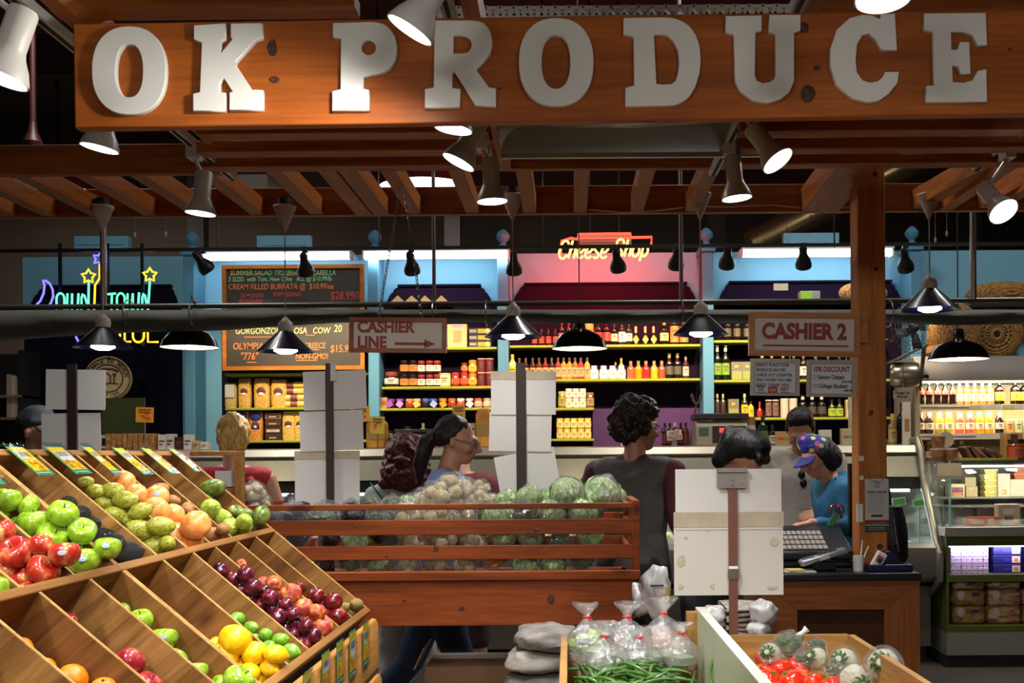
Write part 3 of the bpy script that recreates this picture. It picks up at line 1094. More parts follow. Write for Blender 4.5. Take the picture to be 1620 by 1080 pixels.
NG = glow('neon_green', (.12, .85, .45), 1.7)
NB = glow('neon_blue', (.16, .12, 1.0), 2.6)
NY = glow('neon_yellow', (1.0, .52, .02), 2.0)
NR = glow('neon_red', (1.0, .06, .03), 2.6)
NRY = glow('neon_core', (1.0, .62, .2), 1.7)


def neon_town():
 Y = 8.75
 k = lambda pts: [(40 + x * 240 / 1620, 390 + y * 160 / 1080) for x, y in pts]
 t = thing('neon_sign', 'green, blue and yellow neon sign with stars and a crescent moon on a black panel', 'neon sign', (P(160, 560, Y).x, Y + .05, P(160, 560, Y).z))
 r = .0085
 def G(p, mm=NG): MB().tube(neon_path(k(p), Y), r, 8).build('neon_tube', mm, t)
 def B(p): G(p, NB)
 def Yw(p): G(p, NY)
 B([(190, 355), (205, 420), (195, 500), (160, 580), (100, 640), (60, 700)])
 B([(215, 360), (262, 395), (293, 460), (298, 530), (275, 600), (240, 640), (190, 700), (60, 700)])
 def ow(x, last):
  G(arc(x + 47, 560, 42, 62, 180, 0)[0:] + [(x + 90, 640), (x + 85, 700), (x + 47, 730), (x + 8, 700), (x + 5, 560)])
  G([(x + 122, 500), (x + 118, 640), (x + 125, 720), (x + 165, 730), (x + 170, 600), (x + 172, 500)])
  G([(x + 172, 500), (x + 170, 640), (x + 180, 725), (x + 225, 725), (x + 232, 640), (x + 240, 500)])
  G([(x + 270, 720), (x + 272, 545), (x + 285, 505), (x + 302, 520), (x + 342, 640), (x + 345, 690), (x + 350, 380)])
 ow(328, 0)
 G([(880, 508), (965, 500)]); G([(925, 508), (918, 720)])
 G(arc(1020, 560, 42, 62, 180, 0) + [(1063, 640), (1058, 700), (1020, 730), (982, 700), (978, 560)])
 G([(1092, 500), (1090, 640), (1098, 720), (1130, 730), (1140, 620), (1148, 500)])
 G([(1148, 500), (1150, 640), (1160, 725), (1195, 725), (1205, 640), (1215, 490)])
 G([(1248, 720), (1250, 540), (1262, 500), (1276, 515), (1302, 640), (1310, 690), (1330, 365)])
 for cx, cy in ((675, 318), (1330, 302)):
  MB().tube(neon_path(k(star(cx, cy, 78, 42)), Y), r, 8, closed=True).build('neon_star', NY, t)
 MB().tube(neon_path(k(star(790, 130, 72, 36, .25)), Y), r, 8, closed=True).build('neon_star', NB, t)
 Yw([(795, 190), (793, 340), (745, 410), (738, 620), (735, 700)])
 # lower word
 Yw([(1010, 930), (1012, 960)])
 Yw([(1060, 880), (1062, 1012), (1128, 1015)])
 Yw([(1148, 880)] + arc(1208, 960, 58, 60, 180, 360) + [(1270, 880)])
 Yw([(1308, 880), (1310, 1018), (1420, 1018)])
 B([(540, 960), (570, 1020), (600, 1090)])
 m = MB()
 for x in (95, 170, 225):
  a, b = P(x, 385, Y + .06), P(x, 548, Y + .06)
  m.box(a.x - .012, a.x + .012, Y + .05, Y + .07, b.z, a.z)
 a, b = P(50, 500, Y + .06), P(255, 500, Y + .06)
 m.box(a.x, b.x, Y + .05, Y + .07, a.z - .012, a.z + .012)
 m.box(P(160, 0, Y).x, P(160, 0, Y).x + .02, Y + .05, 9.7, a.z - .01, a.z + .01)
 m.build('support_frame', BLACK, t)


neon_town()


def neon_cheese():
 Y = 8.95
 k = lambda pts: [(870 + x / 9, 360 + y / 9) for x, y in pts]
 z0 = P(955, 410, Y)
 t = thing('neon_sign', 'red neon script sign glowing on the blue wall above the bottle bay', 'neon sign', (z0.x, Y + .05, z0.z))
 edge = MB()
 S = [
  [(270, 235), (255, 200), (215, 190), (180, 220), (150, 290), (130, 370), (150, 430), (190, 440), (225, 410), (235, 385)],
  [(325, 185), (300, 290), (262, 435)], [(285, 360), (310, 300), (345, 280), (365, 300), (350, 380), (338, 440)],
  [(400, 350), (440, 350), (480, 320), (490, 280), (460, 265), (425, 290), (395, 350), (390, 400), (410, 430), (450, 425), (470, 400)],
  [(515, 350), (560, 350), (595, 320), (605, 280), (575, 265), (540, 290), (510, 350), (505, 400), (525, 432), (565, 425), (585, 400)],
  [(690, 275), (655, 265), (635, 295), (655, 335), (685, 370), (680, 415), (645, 435), (615, 410)],
  [(735, 350), (780, 350), (820, 320), (830, 280), (800, 265), (760, 290), (730, 350), (722, 400), (745, 432), (785, 425), (800, 400)],
  [(1055, 230), (1045, 180), (1005, 165), (965, 190), (955, 240), (985, 290), (1020, 330), (1015, 390), (970, 425), (930, 400), (915, 365)],
  [(1115, 170), (1085, 290), (1055, 410)], [(1070, 350), (1100, 290), (1135, 270), (1150, 300), (1140, 360), (1130, 410)],
  [(1225, 265), (1185, 300), (1175, 370), (1195, 410), (1235, 400), (1265, 350), (1270, 290), (1245, 262)],
  [(1330, 270), (1305, 370), (1275, 475)], [(1305, 390), (1345, 405), (1385, 360), (1395, 300), (1380, 262)],
 ]
 for s in S:
  q = [P(x, y, Y) for x, y in k(s)]
  # smooth the hand-bent tube
  qq = []
  for i in range(len(q) - 1):
   p0, p1, p2, p3 = q[max(i - 1, 0)], q[i], q[i + 1], q[min(i + 2, len(q) - 1)]
   for j in range(4):
    u = j / 4
    qq.append(.5 * ((2 * p1) + (p2 - p0) * u + (2 * p0 - 5 * p1 + 4 * p2 - p3) * u * u + (3 * p1 - p0 - 3 * p2 + p3) * u ** 3))
  qq.append(q[-1])
  MB().tube(qq, .0095, 8).build('neon_letter', NRY, t)
 fr = [(165, 420), (150, 330), (170, 190), (300, 150), (395, 165), (400, 95), (1150, 85), (1160, 140), (1450, 135), (1440, 260)]
 edge.tube([P(x, y, Y + .03) for x, y in k(fr)], .011, 8)
 edge.tube([P(x, y, Y + .03) for x, y in k([(420, 150), (1150, 145)])], .008, 8)
 edge.tube([P(x, y, Y + .03) for x, y in k([(820, 385), (930, 375)])], .006, 8)
 edge.build('neon_tube', NR, t)
 a, b = P(*k([(400, 245)])[0], Y + .08), P(*k([(1160, 90)])[0], Y + .08)
 MB().box(a.x, b.x, Y + .07, Y + .1, a.z, b.z).build('transformer_box', mat('box_red', '#8c8080', .4), t)
 MB().cyl((b.x - .1, Y + .09, b.z), (b.x - .1, Y + .09, 6.2), .006).cyl((a.x + .1, Y + .09, b.z), (a.x + .1, Y + .09, 6.2), .006).build('hanging_wire', BLACKM, t)
 area_light('neon_red_light', (z0.x, Y + .1, z0.z - .02), (z0.x, Y + 1.0, z0.z - .12), 26, 1.0, .12, (1, .03, .02))


neon_cheese()

# ---------------------------------------------------------------- black hood lamps on their bar
def hood_lamps():
 Y = 8.5
 a, b = P(-40, 396, Y), P(1640, 384, Y)
 zb = P(800, 391, Y).z
 t = thing('lamp_bar', 'long thin black lamp track running in front of the blue deli wall', 'track', ((a.x + b.x) / 2, Y, zb))
 MB().box(a.x, b.x, Y - .015, Y + .015, zb - .012, zb + .012).build('rail', BLACK, t)
 for x in (345, 600, 860, 1320):
  q = P(x, 391, Y)
  MB().cyl((q.x, Y, q.z), (q.x, Y, 6.195), .006, n=6).build('hanging_wire', BLACK, t)
 for i, (x, y, dx, pw) in enumerate(((322, 418, .5, .7), (483, 422, 0, 1.0), (651, 420, .05, 1), (813, 420, .0, .9), (977, 416, .15, 1), (1150, 411, .02, 1), (1271, 411, .15, 1), (1070, 412, 0, .5), (1432, 416, .3, .7))):
  if x == 1070:
   lab = 'black hood lamp half hidden by a steel pole, between two other hood lamps'
  else:
   lab = 'black hood lamp aimed at the deli shelves, ' + {322: 'beside the end of the first fluorescent strip', 483: 'in front of the chalkboard', 651: 'above the jam shelves', 813: 'beside the cord of the middle blue cone lamp', 977: 'in front of the red neon script', 1150: 'just before the third fluorescent strip', 1271: 'in front of the third fluorescent strip', 1432: 'just beyond the square post'}[x]
  c = P(x, y, Y)
  aim = Vector((dx, .62, -.78)).normalized()
  M = Matrix.Translation(c) @ aim.to_track_quat('-Z', 'Y').to_matrix().to_4x4()
  t = thing('hood_lamp', lab, 'spotlight', M=M, group='black hood lamps')
  MB().lathe([(.062, -.06), (.064, -.03), (.055, .0), (.036, .035), (.03, .06), (.03, .10), (.02, .115), (0, .118), (0, .11), (.026, .1), (.03, .03), (.055, -.035), (.06, -.06)], 20).build('hood', BLACK, t, True)
  MB().lathe([(0, -.045), (.05, -.045), (.05, -.035), (0, -.03)], 16).build('bulb', glow('hood_bulb', (1, .85, .6), 3), t, True)
  p0 = Vector((c.x, Y, zb))
  MB().cyl(p0, M @ Vector((0, 0, .1)), .012).box(p0.x - .02, p0.x + .02, Y - .02, Y + .02, zb - .03, zb + .014).build('stem', BLACK, t)
  tx = c.x + dx * .4
  spot_light('hood_spot', M @ Vector((0, 0, -.06)), (tx, 9.62, {0: 1.75}.get(0) + (.15 if x < 600 else .25)), W_HOOD * pw, 78, (1, .80, .52), .8, .05)


hood_lamps()

# ---------------------------------------------------------------- rolled awning on a tube
def awning():
 Y = 7.0
 a, b = P(-60, 488, Y), P(1680, 473, Y)
 za = P(800, 480, Y).z
 t = thing('rolled_awning', 'black fabric awning rolled below a long grey tube across the stall', 'awning', ((a.x + b.x) / 2, Y, za))
 MB().cyl((a.x, Y, za), (b.x, Y, za), .017, n=12).build('tube', mat('tube_grey', '#55554e', .35, metal=.5), t)
 low = [(-60, 540), (0, 537), (90, 530), (180, 524), (350, 520), (540, 507), (800, 507), (1000, 510), (1080, 506), (1300, 512), (1400, 507), (1500, 512), (1680, 508)]
 def zlow(px):
  for (x0, y0), (x1, y1) in zip(low, low[1:]):
   if px <= x1:
    return y0 + (y1 - y0) * (px - x0) / (x1 - x0)
  return 508
 def fn(u, v):
  px = -60 + 1740 * u
  top = P(px, 484 - (px - 800) * .0, Y).z - .02
  lo = P(px, zlow(px) + 2, Y).z
  ph = 2 * PI * v
  zc, rz = (top + lo) / 2, (top - lo) / 2
  k = 1 + .06 * math.sin(px * .05 + ph * 3)
  return Vector((P(px, 500, Y).x, Y + .02 + .085 * math.sin(ph) * k, zc + rz * math.cos(ph)))
 MB().sheet(fn, 80, 16).build('fabric_roll', FABRIC, t)
 for x in (205, 308, 687, 770, 1078, 1405):
  c = P(x, 481, Y)
  MB().tube([(c.x, Y + .11 * math.sin(q), c.z - .06 + .085 * math.cos(q)) for q in [i * PI / 8 for i in range(17)]], .004, 6).build('tie_cord', STEEL, t)


awning()

# ---------------------------------------------------------------- pendants
def pendants():
 Y = 5.87
 zj = P(800, 338, 5.95).z
 CONE = mat('cone_blue', '#08081c', .3, var=.1, coat=.3)
 CONEI = mat('cone_blue_in', '#20208c', .35)
 CAP = mat('pendant_cap', '#b3a99c', .45)
 for i, (x, y, ct, w_, lab) in enumerate(((163, 550, 341, 90, 'in front of the neon town sign'), (452, 556, 341, 90, 'in front of the chalkboard'), (812, 533, 323, 92, 'between the jam bay and the bottle bay'),
                                       (1109, 529, 321, 88, 'beside the second cashier sign'), (1471, 490, 322, 94, 'beyond the square post'))):
  rim = P(x, y, Y)
  t = thing('cone_pendant', 'dark blue cone pendant lamp on a white cord, ' + lab, 'pendant lamp', rim, group='blue cone pendants')
  r = w_ / 2 * Y / FPX
  h = r * .72
  MB().lathe([(r, 0), (.036, h), (.033, h), (r - .006, -.001)], 32).build('shade', CONE, t, True)
  MB().lathe([(r - .008, .003), (.03, h - .006)], 32).build('shade_lining', CONEI, t, True)
  MB().lathe([(.036, h - .005), (.04, h + .02), (.036, h + .045), (.02, h + .06), (.008, h + .075), (0, h + .076)], 18).build('cap', CAP, t, True)
  MB().lathe([(0, -.014), (.035, -.011), (.062, .002), (.055, .03), (.03, .05), (0, .05)], 22).build('bulb', BULB, t, True)
  cz = P(x, ct, Y)
  ztop = cz.z - rim.z
  MB().cyl((0, 0, h + .07), (0, 0, ztop - .08), .0035, n=6).build('cord', CAP, t, True)
  MB().lathe([(.006, ztop - .085), (.062, ztop + .045), (.06, ztop + .05), (0, ztop + .05)], 22).build('canopy', CAP, t, True)
  MB().cyl((0, 0, ztop + .05), (0, 0, ztop + .09), .035).build('mount', BLACKM, t, True)
  d = bpy.data.lights.new('cone_light', 'SPOT')
  d.energy = W_PEND * 6
  d.spot_size = R(140)
  d.spot_blend = .6
  d.shadow_soft_size = .05
  d.color = (.95, .95, 1)
  o = bpy.data.objects.new('cone_light', d)
  COL.objects.link(o)
  o.location = rim + Vector((0, 0, -.03))
 Y = 7.2
 for x, y, w_, top, lab in ((300, 550, 90, 500, 'hooked on the grey tube beside the chalkboard'), (917, 552, 88, 345, 'in front of the bottle shelves'), (1516, 569, 95, 330, 'in front of the wicker baskets')):
  rim = P(x, y, Y)
  r = w_ / 2 * Y / FPX
  t = thing('barn_pendant', 'black enamel dome pendant lamp with a white inside, ' + lab, 'pendant lamp', rim, group='black dome pendants')
  MB().lathe([(r, 0), (r * .97, .012), (r * .9, .05), (r * .72, .09), (r * .45, .115), (.05, .13), (.04, .135), (.036, .18), (.03, .2), (.012, .205), (0, .205)], 36).build('shade', mat('enamel_black', '#100c0b', .22, var=.1, coat=.5), t, True)
  MB().lathe([(r - .004, .004), (r * .88, .05), (r * .7, .084), (r * .4, .108), (0, .115)], 36).build('shade_lining', mat('enamel_cream', '#efe6c8', .5), t, True)
  MB().ball((0, 0, .055), .04, 16).build('bulb', glow('warm_bulb', (1, .84, .55), 12), t, True)
  tp = P(x, top, Y)
  if top == 500:
   q = P(309, 484, 7.0) - rim
   MB().tube([(0, 0, .2), (.01, 0, .24), (.03, -.02, .28), (.04, -.08, .33), (q.x, q.y - .02, q.z + .02), (q.x + .01, q.y + .02, q.z + .01)], .004, 6).build('cord', BLACKM, t, True)
  else:
   MB().cyl((0, 0, .2), (0, 0, 6.19 - rim.z), .004, n=6).build('cord', BLACKM, t, True)
  d = bpy.data.lights.new('barn_light', 'POINT')
  d.energy = W_BARN
  d.shadow_soft_size = .03
  d.color = (1, .82, .55)
  o = bpy.data.objects.new('barn_light', d)
  COL.objects.link(o)
  o.location = rim + Vector((0, 0, .01))


pendants()


# ---------------------------------------------------------------- deli counter case
XD0, XD1 = P(-40, 720, 8.2).x, P(1453, 720, 8.2).x


def deli_case():
 t = thing('deli_case', 'long brushed steel deli display case with a sloped glass front', 'display case', ((XD0 + XD1) / 2, 8.3, 0))
 zt = 1.575
 MB().box(XD0, XD1, 8.30, 9.15, zt - .03, zt).build('top_shelf', ALU, t, bevel=.004)
 m = MB().prism([(8.30, zt), (8.22, zt - .01), (8.19, zt - .06), (8.22, zt - .09), (8.32, zt - .10), (8.32, zt - .03)], XD0, XD1, 'YZ')
 m.build('front_rail', mat('rail_steel', '#aaa392', .35, metal=.5, var=.05), t)
 MB().prism([(8.20, zt - .09), (8.13, zt - .24), (8.16, zt - .24), (8.24, zt - .09)], XD0, XD1, 'YZ').build('hood_panel', mat('hood_beige', '#8d8a7a', .35, metal=.4), t)
 MB().box(XD0, XD1, 8.15, 9.1, zt - .33, zt - .25).build('dark_recess', BLACKM, t)
 MB().box(XD0 + .05, XD1 - .05, 8.25, 8.32, zt - .355, zt - .335).build('light_strip', glow('case_strip', (.9, 1, .95), 2.5), t)
 MB().add([(XD0, 8.12, zt - .36), (XD1, 8.12, zt - .36), (XD1, 7.86, .86), (XD0, 7.86, .86)], [(0, 1, 2, 3)]).build('front_glass', GLASS, t, solid=.006)
 MB().box(XD0, XD1, 7.9, 9.1, .78, .84).build('deck', mat('deck_white', '#c9cac4', .4), t)
 MB().box(XD0, XD1, 9.08, 9.12, .84, zt - .03).build('rear_panel', mat('rear_white', '#a8aaa2', .5), t)
 MB().prism([(7.83, .88), (7.78, .84), (7.78, .66), (7.83, .6), (8.1, .55), (9.1, .55), (9.1, .78), (7.9, .84)], XD0, XD1, 'YZ').build('bumper', mat('bumper_steel', '#98958c', .3, metal=.6, var=.06), t)
 m = MB().box(XD0, XD1, 7.95, 9.05, .12, .55)
 k = 0
 x = XD0
 while x < XD1 - .4:
  m.box(x, x + .012, 7.94, 7.951, .14, .54)
  x += .42
 m.build('base_panel', mat('base_beige', '#6b6257', .45, metal=.3, var=.1), t)
 MB().box(XD0 + .02, XD1 - .02, 7.98, 9.0, 0, .12).build('kick_plate', BLACKM, t)
 # end panel with the steel edge frame
 m = MB()
 prof = [(8.22, zt + .02), (8.10, zt - .3), (7.84, .88), (7.76, .8), (7.78, .62), (7.95, .5), (9.1, .5), (9.1, zt + .02)]
 m.prism(prof, XD1, XD1 + .012, 'YZ')
 m.build('end_glass', GLASS, t)
 m = MB().tube([(XD1 + .01, y, z) for y, z in [(9.1, zt + .02), (8.24, zt + .03), (8.18, zt - .05), (8.10, zt - .3), (7.86, .88), (7.77, .8), (7.77, .62), (7.95, .5), (9.0, .5)]], .028, 10)
 m.build('end_frame', mat('frame_steel', '#8f8a7c', .35, metal=.6), t)
 area_light('case_light', ((XD0 + XD1) / 2, 8.4, zt - .37), ((XD0 + XD1) / 2, 8.4, 0), 34, XD1 - XD0 - .2, .2, (.95, 1, .96))
 area_light('case_light', (XD1 - .55, 8.5, 1.16), (XD1 - .55, 8.3, .8), 10, .7, .2, (.6, .75, 1))
 # glimpses of food on the deck
 rnd = random.Random(3)
 cols = ['#b23a2a', '#d8c98a', '#c98a4a', '#e3ddcc', '#8a3a2e', '#d9b76a']
 i = 0
 x = XD0 + .25
 while x < XD1 - .35:
  c = cols[i % 6]
  p = (x, 8.15 + .1 * (i % 2), .842)
  o = thing('food_tray', 'white tray of %s in the deli case, %s from the neon end' % (['red cured meat', 'pale cheese', 'amber cheese', 'white cheese', 'dark sausage', 'yellow cheese'][i % 6], nth(i + 1)), 'tray', p, group='trays in the deli case')
  MB().box(-.15, .15, -.16, .16, 0, .02).box(-.15, -.14, -.16, .16, .02, .05).box(.14, .15, -.16, .16, .02, .05).box(-.14, .14, -.16, -.15, .02, .05).box(-.14, .14, .15, .16, .02, .05).build('tray', WHITE, o, True)
  for q in range(3):
   MB().ball((-.08 + .08 * q, -.02, .055), (.036, .1, .04), 12).build('portion', mat('food_%d' % (i % 6), c, .4, var=.25, scale=30), o, True)
  x += .37
  i += 1


deli_case()
# ---------------------------------------------------------------- sloped fruit stand
TOPX, TOPZ, MIDX, MIDZ, LIPX, LIPZ = -1.432, 1.52, -1.098, 1.237, -.750, .940
DV = Vector((LIPX - TOPX, 0, LIPZ - TOPZ)).normalized()     # down the slope
NV = Vector((-DV.z, 0, DV.x))                                # out of the slope
DEEP = .115
UP_Y = [1.55, 1.78, 2.0, 2.227, 2.47, 2.70, 2.965, 3.20, 3.40, 3.625, 3.84, 4.10]
LO_Y = [1.55, 1.80, 2.05, 2.27, 2.51, 2.70, 2.965, 3.20, 3.40, 3.625, 3.84, 4.10]


def sl(x, z, s, y, h):
 return Vector((x, y, z)) + DV * s + NV * h


def stand_unit(label, y0, y1, ups, los):
 t = thing('fruit_stand', label, 'fruit stand', ((TOPX + LIPX) / 2, (y0 + y1) / 2, 0), group='sloped fruit stands')
 Lu = (Vector((MIDX, 0, MIDZ)) - Vector((TOPX, 0, TOPZ))).length
 Ll = (Vector((LIPX, 0, LIPZ)) - Vector((MIDX, 0, MIDZ))).length
 th = .009

 def board(x, z, s0, s1, y, thick, h0=-DEEP, h1=0.0):
  a, b = y - thick / 2, y + thick / 2
  q = [sl(x, z, s0, 0, h0), sl(x, z, s1, 0, h0), sl(x, z, s1, 0, h1), sl(x, z, s0, 0, h1)]
  m = MB().prism([(v.x, v.z) for v in q], a, b, 'XZ')
  # strip of paler wood along the top edge
  e = [sl(x, z, s0, 0, h1), sl(x, z, s1, 0, h1), sl(x, z, s1, 0, h1 + .002), sl(x, z, s0, 0, h1 + .002)]
  m.prism([(v.x, v.z) for v in e], a, b, 'XZ', 1)
  return m
 for i, y in enumerate(ups):
  if y in (y0, y1):
   y += .006 if y == y0 else -.006
  board(TOPX, TOPZ, .0, Lu - .012, y, th).build('divider', [BIN if i % 2 else BIN2, BINEDGE], t)
 for i, y in enumerate(los):
  if y in (y0, y1):
   y += .006 if y == y0 else -.006
  board(MIDX, MIDZ, .012, Ll - .012, y, th).build('divider', [BIN if (i + 1) % 2 else BIN2, BINEDGE], t)
 m = MB()
 for x, z, L in ((TOPX, TOPZ, Lu), (MIDX, MIDZ, Ll)):
  q = [sl(x, z, 0, 0, -DEEP - .012), sl(x, z, L, 0, -DEEP - .012), sl(x, z, L, 0, -DEEP), sl(x, z, 0, 0, -DEEP)]
  m = MB().prism([(v.x, v.z) for v in q], y0, y1, 'XZ')
  m.build('bin_floor', BIN2, t)
 for nm, x, z in (('top_rail', TOPX, TOPZ), ('middle_rail', MIDX, MIDZ), ('lip', LIPX, LIPZ)):
  q = [sl(x, z, -.012, 0, -DEEP), sl(x, z, .012, 0, -DEEP), sl(x, z, .012, 0, .004), sl(x, z, -.012, 0, .004)]
  MB().prism([(v.x, v.z) for v in q], y0, y1, 'XZ').build(nm, BINRAIL, t, bevel=.003)
 # carcass under the bins
 f = sl(LIPX, LIPZ, .012, 0, -DEEP - .012)
 b = sl(TOPX, TOPZ, -.012, 0, -DEEP - .012)
 e0 = [(b.x, 0), (f.x - .03, 0), (f.x - .03, f.z), (b.x, b.z)]
 MB().prism(e0, y0, y0 + .02, 'XZ').build('end_board', BIN2, t)
 e1 = [(b.x, 0), (f.x - .03, 0), (f.x - .03, f.z)] + [(v.x, v.z) for v in (sl(LIPX, LIPZ, .012, 0, .0), sl(TOPX, TOPZ, -.012, 0, .0))] + [(b.x, b.z)]
 if y1 > 4:
  MB().prism(e1, y1, y1 + .02, 'XZ').build('end_board', BIN2, t)
 MB().box(b.x, b.x + .02, y0 + .02, y1, 0, b.z).build('back_board', BIN2, t)
 return t


stand_unit('sloped wooden fruit stand of two tiers, the one ending at the slatted crate', 2.70, 4.10, UP_Y[5:], LO_Y[5:])
stand_unit('sloped wooden fruit stand of two tiers, the one closer to the viewer with apples and oranges', 1.55, 2.70, UP_Y[:6], LO_Y[:6])
FPAN = wood('front_panel_wood', '#9a6630', '#c9944e', 'Y', .9, knots=False)
for i, (y0, y1, zt, dz, lab) in enumerate(((3.07, 4.12, .905, .185, 'long light wood front panel with yellow price cards below the plums'), (1.6, 3.05, .905, .2, 'light wood front panel below the lemons, nearer to the viewer'),
                             (3.0, 4.12, .70, .18, 'second light wood front panel from the top, under the plums'), (1.6, 2.98, .69, .2, 'second light wood front panel from the top, under the lemons'), (2.9, 4.12, .5, .2, 'third light wood front panel from the top of the fruit stand'))):
 x = -.742 + .012 * (i // 2)
 m = MB().prism([(x, zt - dz), (x + .028, zt - dz), (x + .028, zt - .02), (x + .02, zt - .004), (x + .008, zt), (x, zt)], y0, y1, 'XZ')
 tag(m.build('front_panel', FPAN, bevel=.006), lab, 'panel', 'front panels of the fruit stand')


def price_card_print(t, M, w_, h, k):
 """printed face in frame M (x across, y up the card, z out)"""
 yel, grn, wht, org = mat('card_yellow', '#f2d21c', .4), mat('card_green', '#1f9a72', .4), mat('card_white', '#e6e6ea', .4), mat('card_orange', '#f09a16', .5, var=.3, scale=60)
 def rect(x0, x1, y0, y1, z, mm, nm):
  vs = [M @ Vector(p) for p in ((x0, y0, z), (x1, y0, z), (x1, y1, z), (x0, y1, z))]
  MB().add(vs, [(0, 1, 2, 3)]).build(nm, mm, t)
 rect(-w_ / 2, w_ / 2, -h / 2, h / 2, .0012, grn, 'card')
 rect(-w_ * .44, w_ * .44, -h * .36, h * .46, .0022, yel, 'printed_field')
 rect(-w_ * .36, w_ * (.36 if k % 2 else .1), h * .06 - (k % 3) * .01, h * .3, .003, wht, 'price_field')
 rnd = random.Random(k)
 m = MB()
 for _ in range(16):
  x, y = rnd.uniform(-.36, .34) * w_, rnd.uniform(-.32, -.06) * h
  r = rnd.uniform(.03, .075) * w_
  m.add([M @ Vector((x + r * math.cos(q * PI / 4), y + r * math.sin(q * PI / 4), .003 + .0002 * _)) for q in range(8)], [tuple(range(8))])
 m.build('printed_fruit_pattern', org, t)
 for q in range(3):
  m = MB()
  y = h * (.24 - .055 * q)
  for j in range(7):
   x = -w_ * .32 + j * w_ * .085
   if x < w_ * .3:
    m.add([M @ Vector(p) for p in ((x, y, .0036), (x + w_ * .06, y, .0036), (x + w_ * .06, y + h * .03, .0036), (x, y + h * .03, .0036))], [(0, 1, 2, 3)])
  m.build('lettering', INK, t)
 m = MB()
 for j in range(9):
  x = -w_ * .38 + j * w_ * .085
  m.add([M @ Vector(p) for p in ((x, -h * .45, .0026), (x + w_ * .06, -h * .45, .0026), (x + w_ * .06, -h * .41, .0026), (x, -h * .41, .0026))], [(0, 1, 2, 3)])
 m.build('lettering', mat('card_white', '#e6e6ea', .4), t)
 o = .04
 vs = [M @ Vector(p) for p in ((-w_ / 2 - .006, -h / 2 - .006, .006), (w_ / 2 + .006, -h / 2 - .006, .006), (w_ / 2 + .006, h / 2 + .01, .006), (-w_ / 2 - .006, h / 2 + .01, .006))]
 MB().add(vs, [(0, 1, 2, 3)]).build('clear_sleeve', SLEEVE, t)


def plane_hit(px, py, p0, n):
 """point on the plane where the photo pixel looks"""
 o = Vector((0, 0, ZC))
 d = P(px, py, 1.0) - o
 k = (Vector(p0) - o).dot(n) / d.dot(n)
 return o + d * k


names = ['green apple', 'avocado', 'mottled pear', 'grapefruit', 'brown fruit', 'green pear']
for i, (tl, br) in enumerate((((2, 704), (92, 753)), ((64, 704), (151, 751)), ((124, 704), (197, 752)), ((173, 706), (246, 752)), ((219, 707), (285, 750)), ((263, 708), (319, 747)))):
 p0 = sl(TOPX, TOPZ, 0, 0, .012)
 a = plane_hit(*tl, p0, NV)
 b = plane_hit(*br, p0, NV)
 c = (a + b) / 2
 h = abs((b - a).dot(DV))
 w_ = abs((b - a).y)
 M = Matrix((Vector((0, 1, 0)), -DV, NV)).transposed().to_4x4()
 M.translation = c
 t = thing('price_card', 'yellow and green price card in a clear sleeve above the %s bin' % names[i], 'price card', M=M, group='price cards on the top rail')
 price_card_print(t, M, w_ - .012, h - .012, i)
# one more at the photo's edge
p0 = sl(TOPX, TOPZ, 0, 0, .012)
b = plane_hit(13, 768, p0, NV)
M = Matrix((Vector((0, 1, 0)), -DV, NV)).transposed().to_4x4()
M.translation = b - DV * .06 - Vector((0, .07, 0))
t = thing('price_card', 'price card cut by the photo edge, above the red apple bin', 'price card', M=M, group='price cards on the top rail')
price_card_print(t, M, .14, .11, 7)
for i, (x, y0, y1, lab) in enumerate(((576, 984, 1052, 'last one at the crate end'), (555, 996, 1070, 'second from the crate end'), (535, 1012, 1080, 'third from the crate end'), (512, 1030, 1092, 'fourth from the crate end'), (483, 1062, 1120, 'nearer panel, below the lemons'))):
 X = -.742 + .031
 Y = FPX * X / (x - CX)
 a, b = P(x, y0, Y), P(x, y1, Y)
 M = Matrix((Vector((0, 1, 0)), Vector((0, 0, 1)), Vector((1, 0, 0)))).transposed().to_4x4()
 M.translation = Vector((X, Y, (a.z + b.z) / 2))
 t = thing('price_card', 'upright yellow price card on the front panel, ' + lab, 'price card', M=M, group='price cards on the front panel')
 price_card_print(t, M, .105, a.z - b.z, 10 + i)

# end frame of the next stand behind
a, b = P(383, 713, 4.4), P(300, 721, 4.4)
t = thing('stand_end_frame', 'brown wooden frame end standing behind the mango bin', 'frame', (a.x, 4.42, 0))
MB().box(b.x, a.x, 4.4, 4.44, b.z, a.z + .0).build('top_bar', BINRAIL, t, bevel=.002)
MB().box(a.x - .032, a.x, 4.4, 4.44, 0, b.z).build('upright', BINRAIL, t, bevel=.002)
MB().box(P(336, 0, 4.46).x, P(366, 0, 4.46).x, 4.45, 4.46, P(0, 772, 4.46).z, P(0, 747, 4.46).z).build('white_card', PAPER, t)
MB().box(b.x, a.x - .03, 4.41, 4.43, P(0, 774, 4.46).z - .02, P(0, 774, 4.46).z).build('cross_bar', BINRAIL, t)


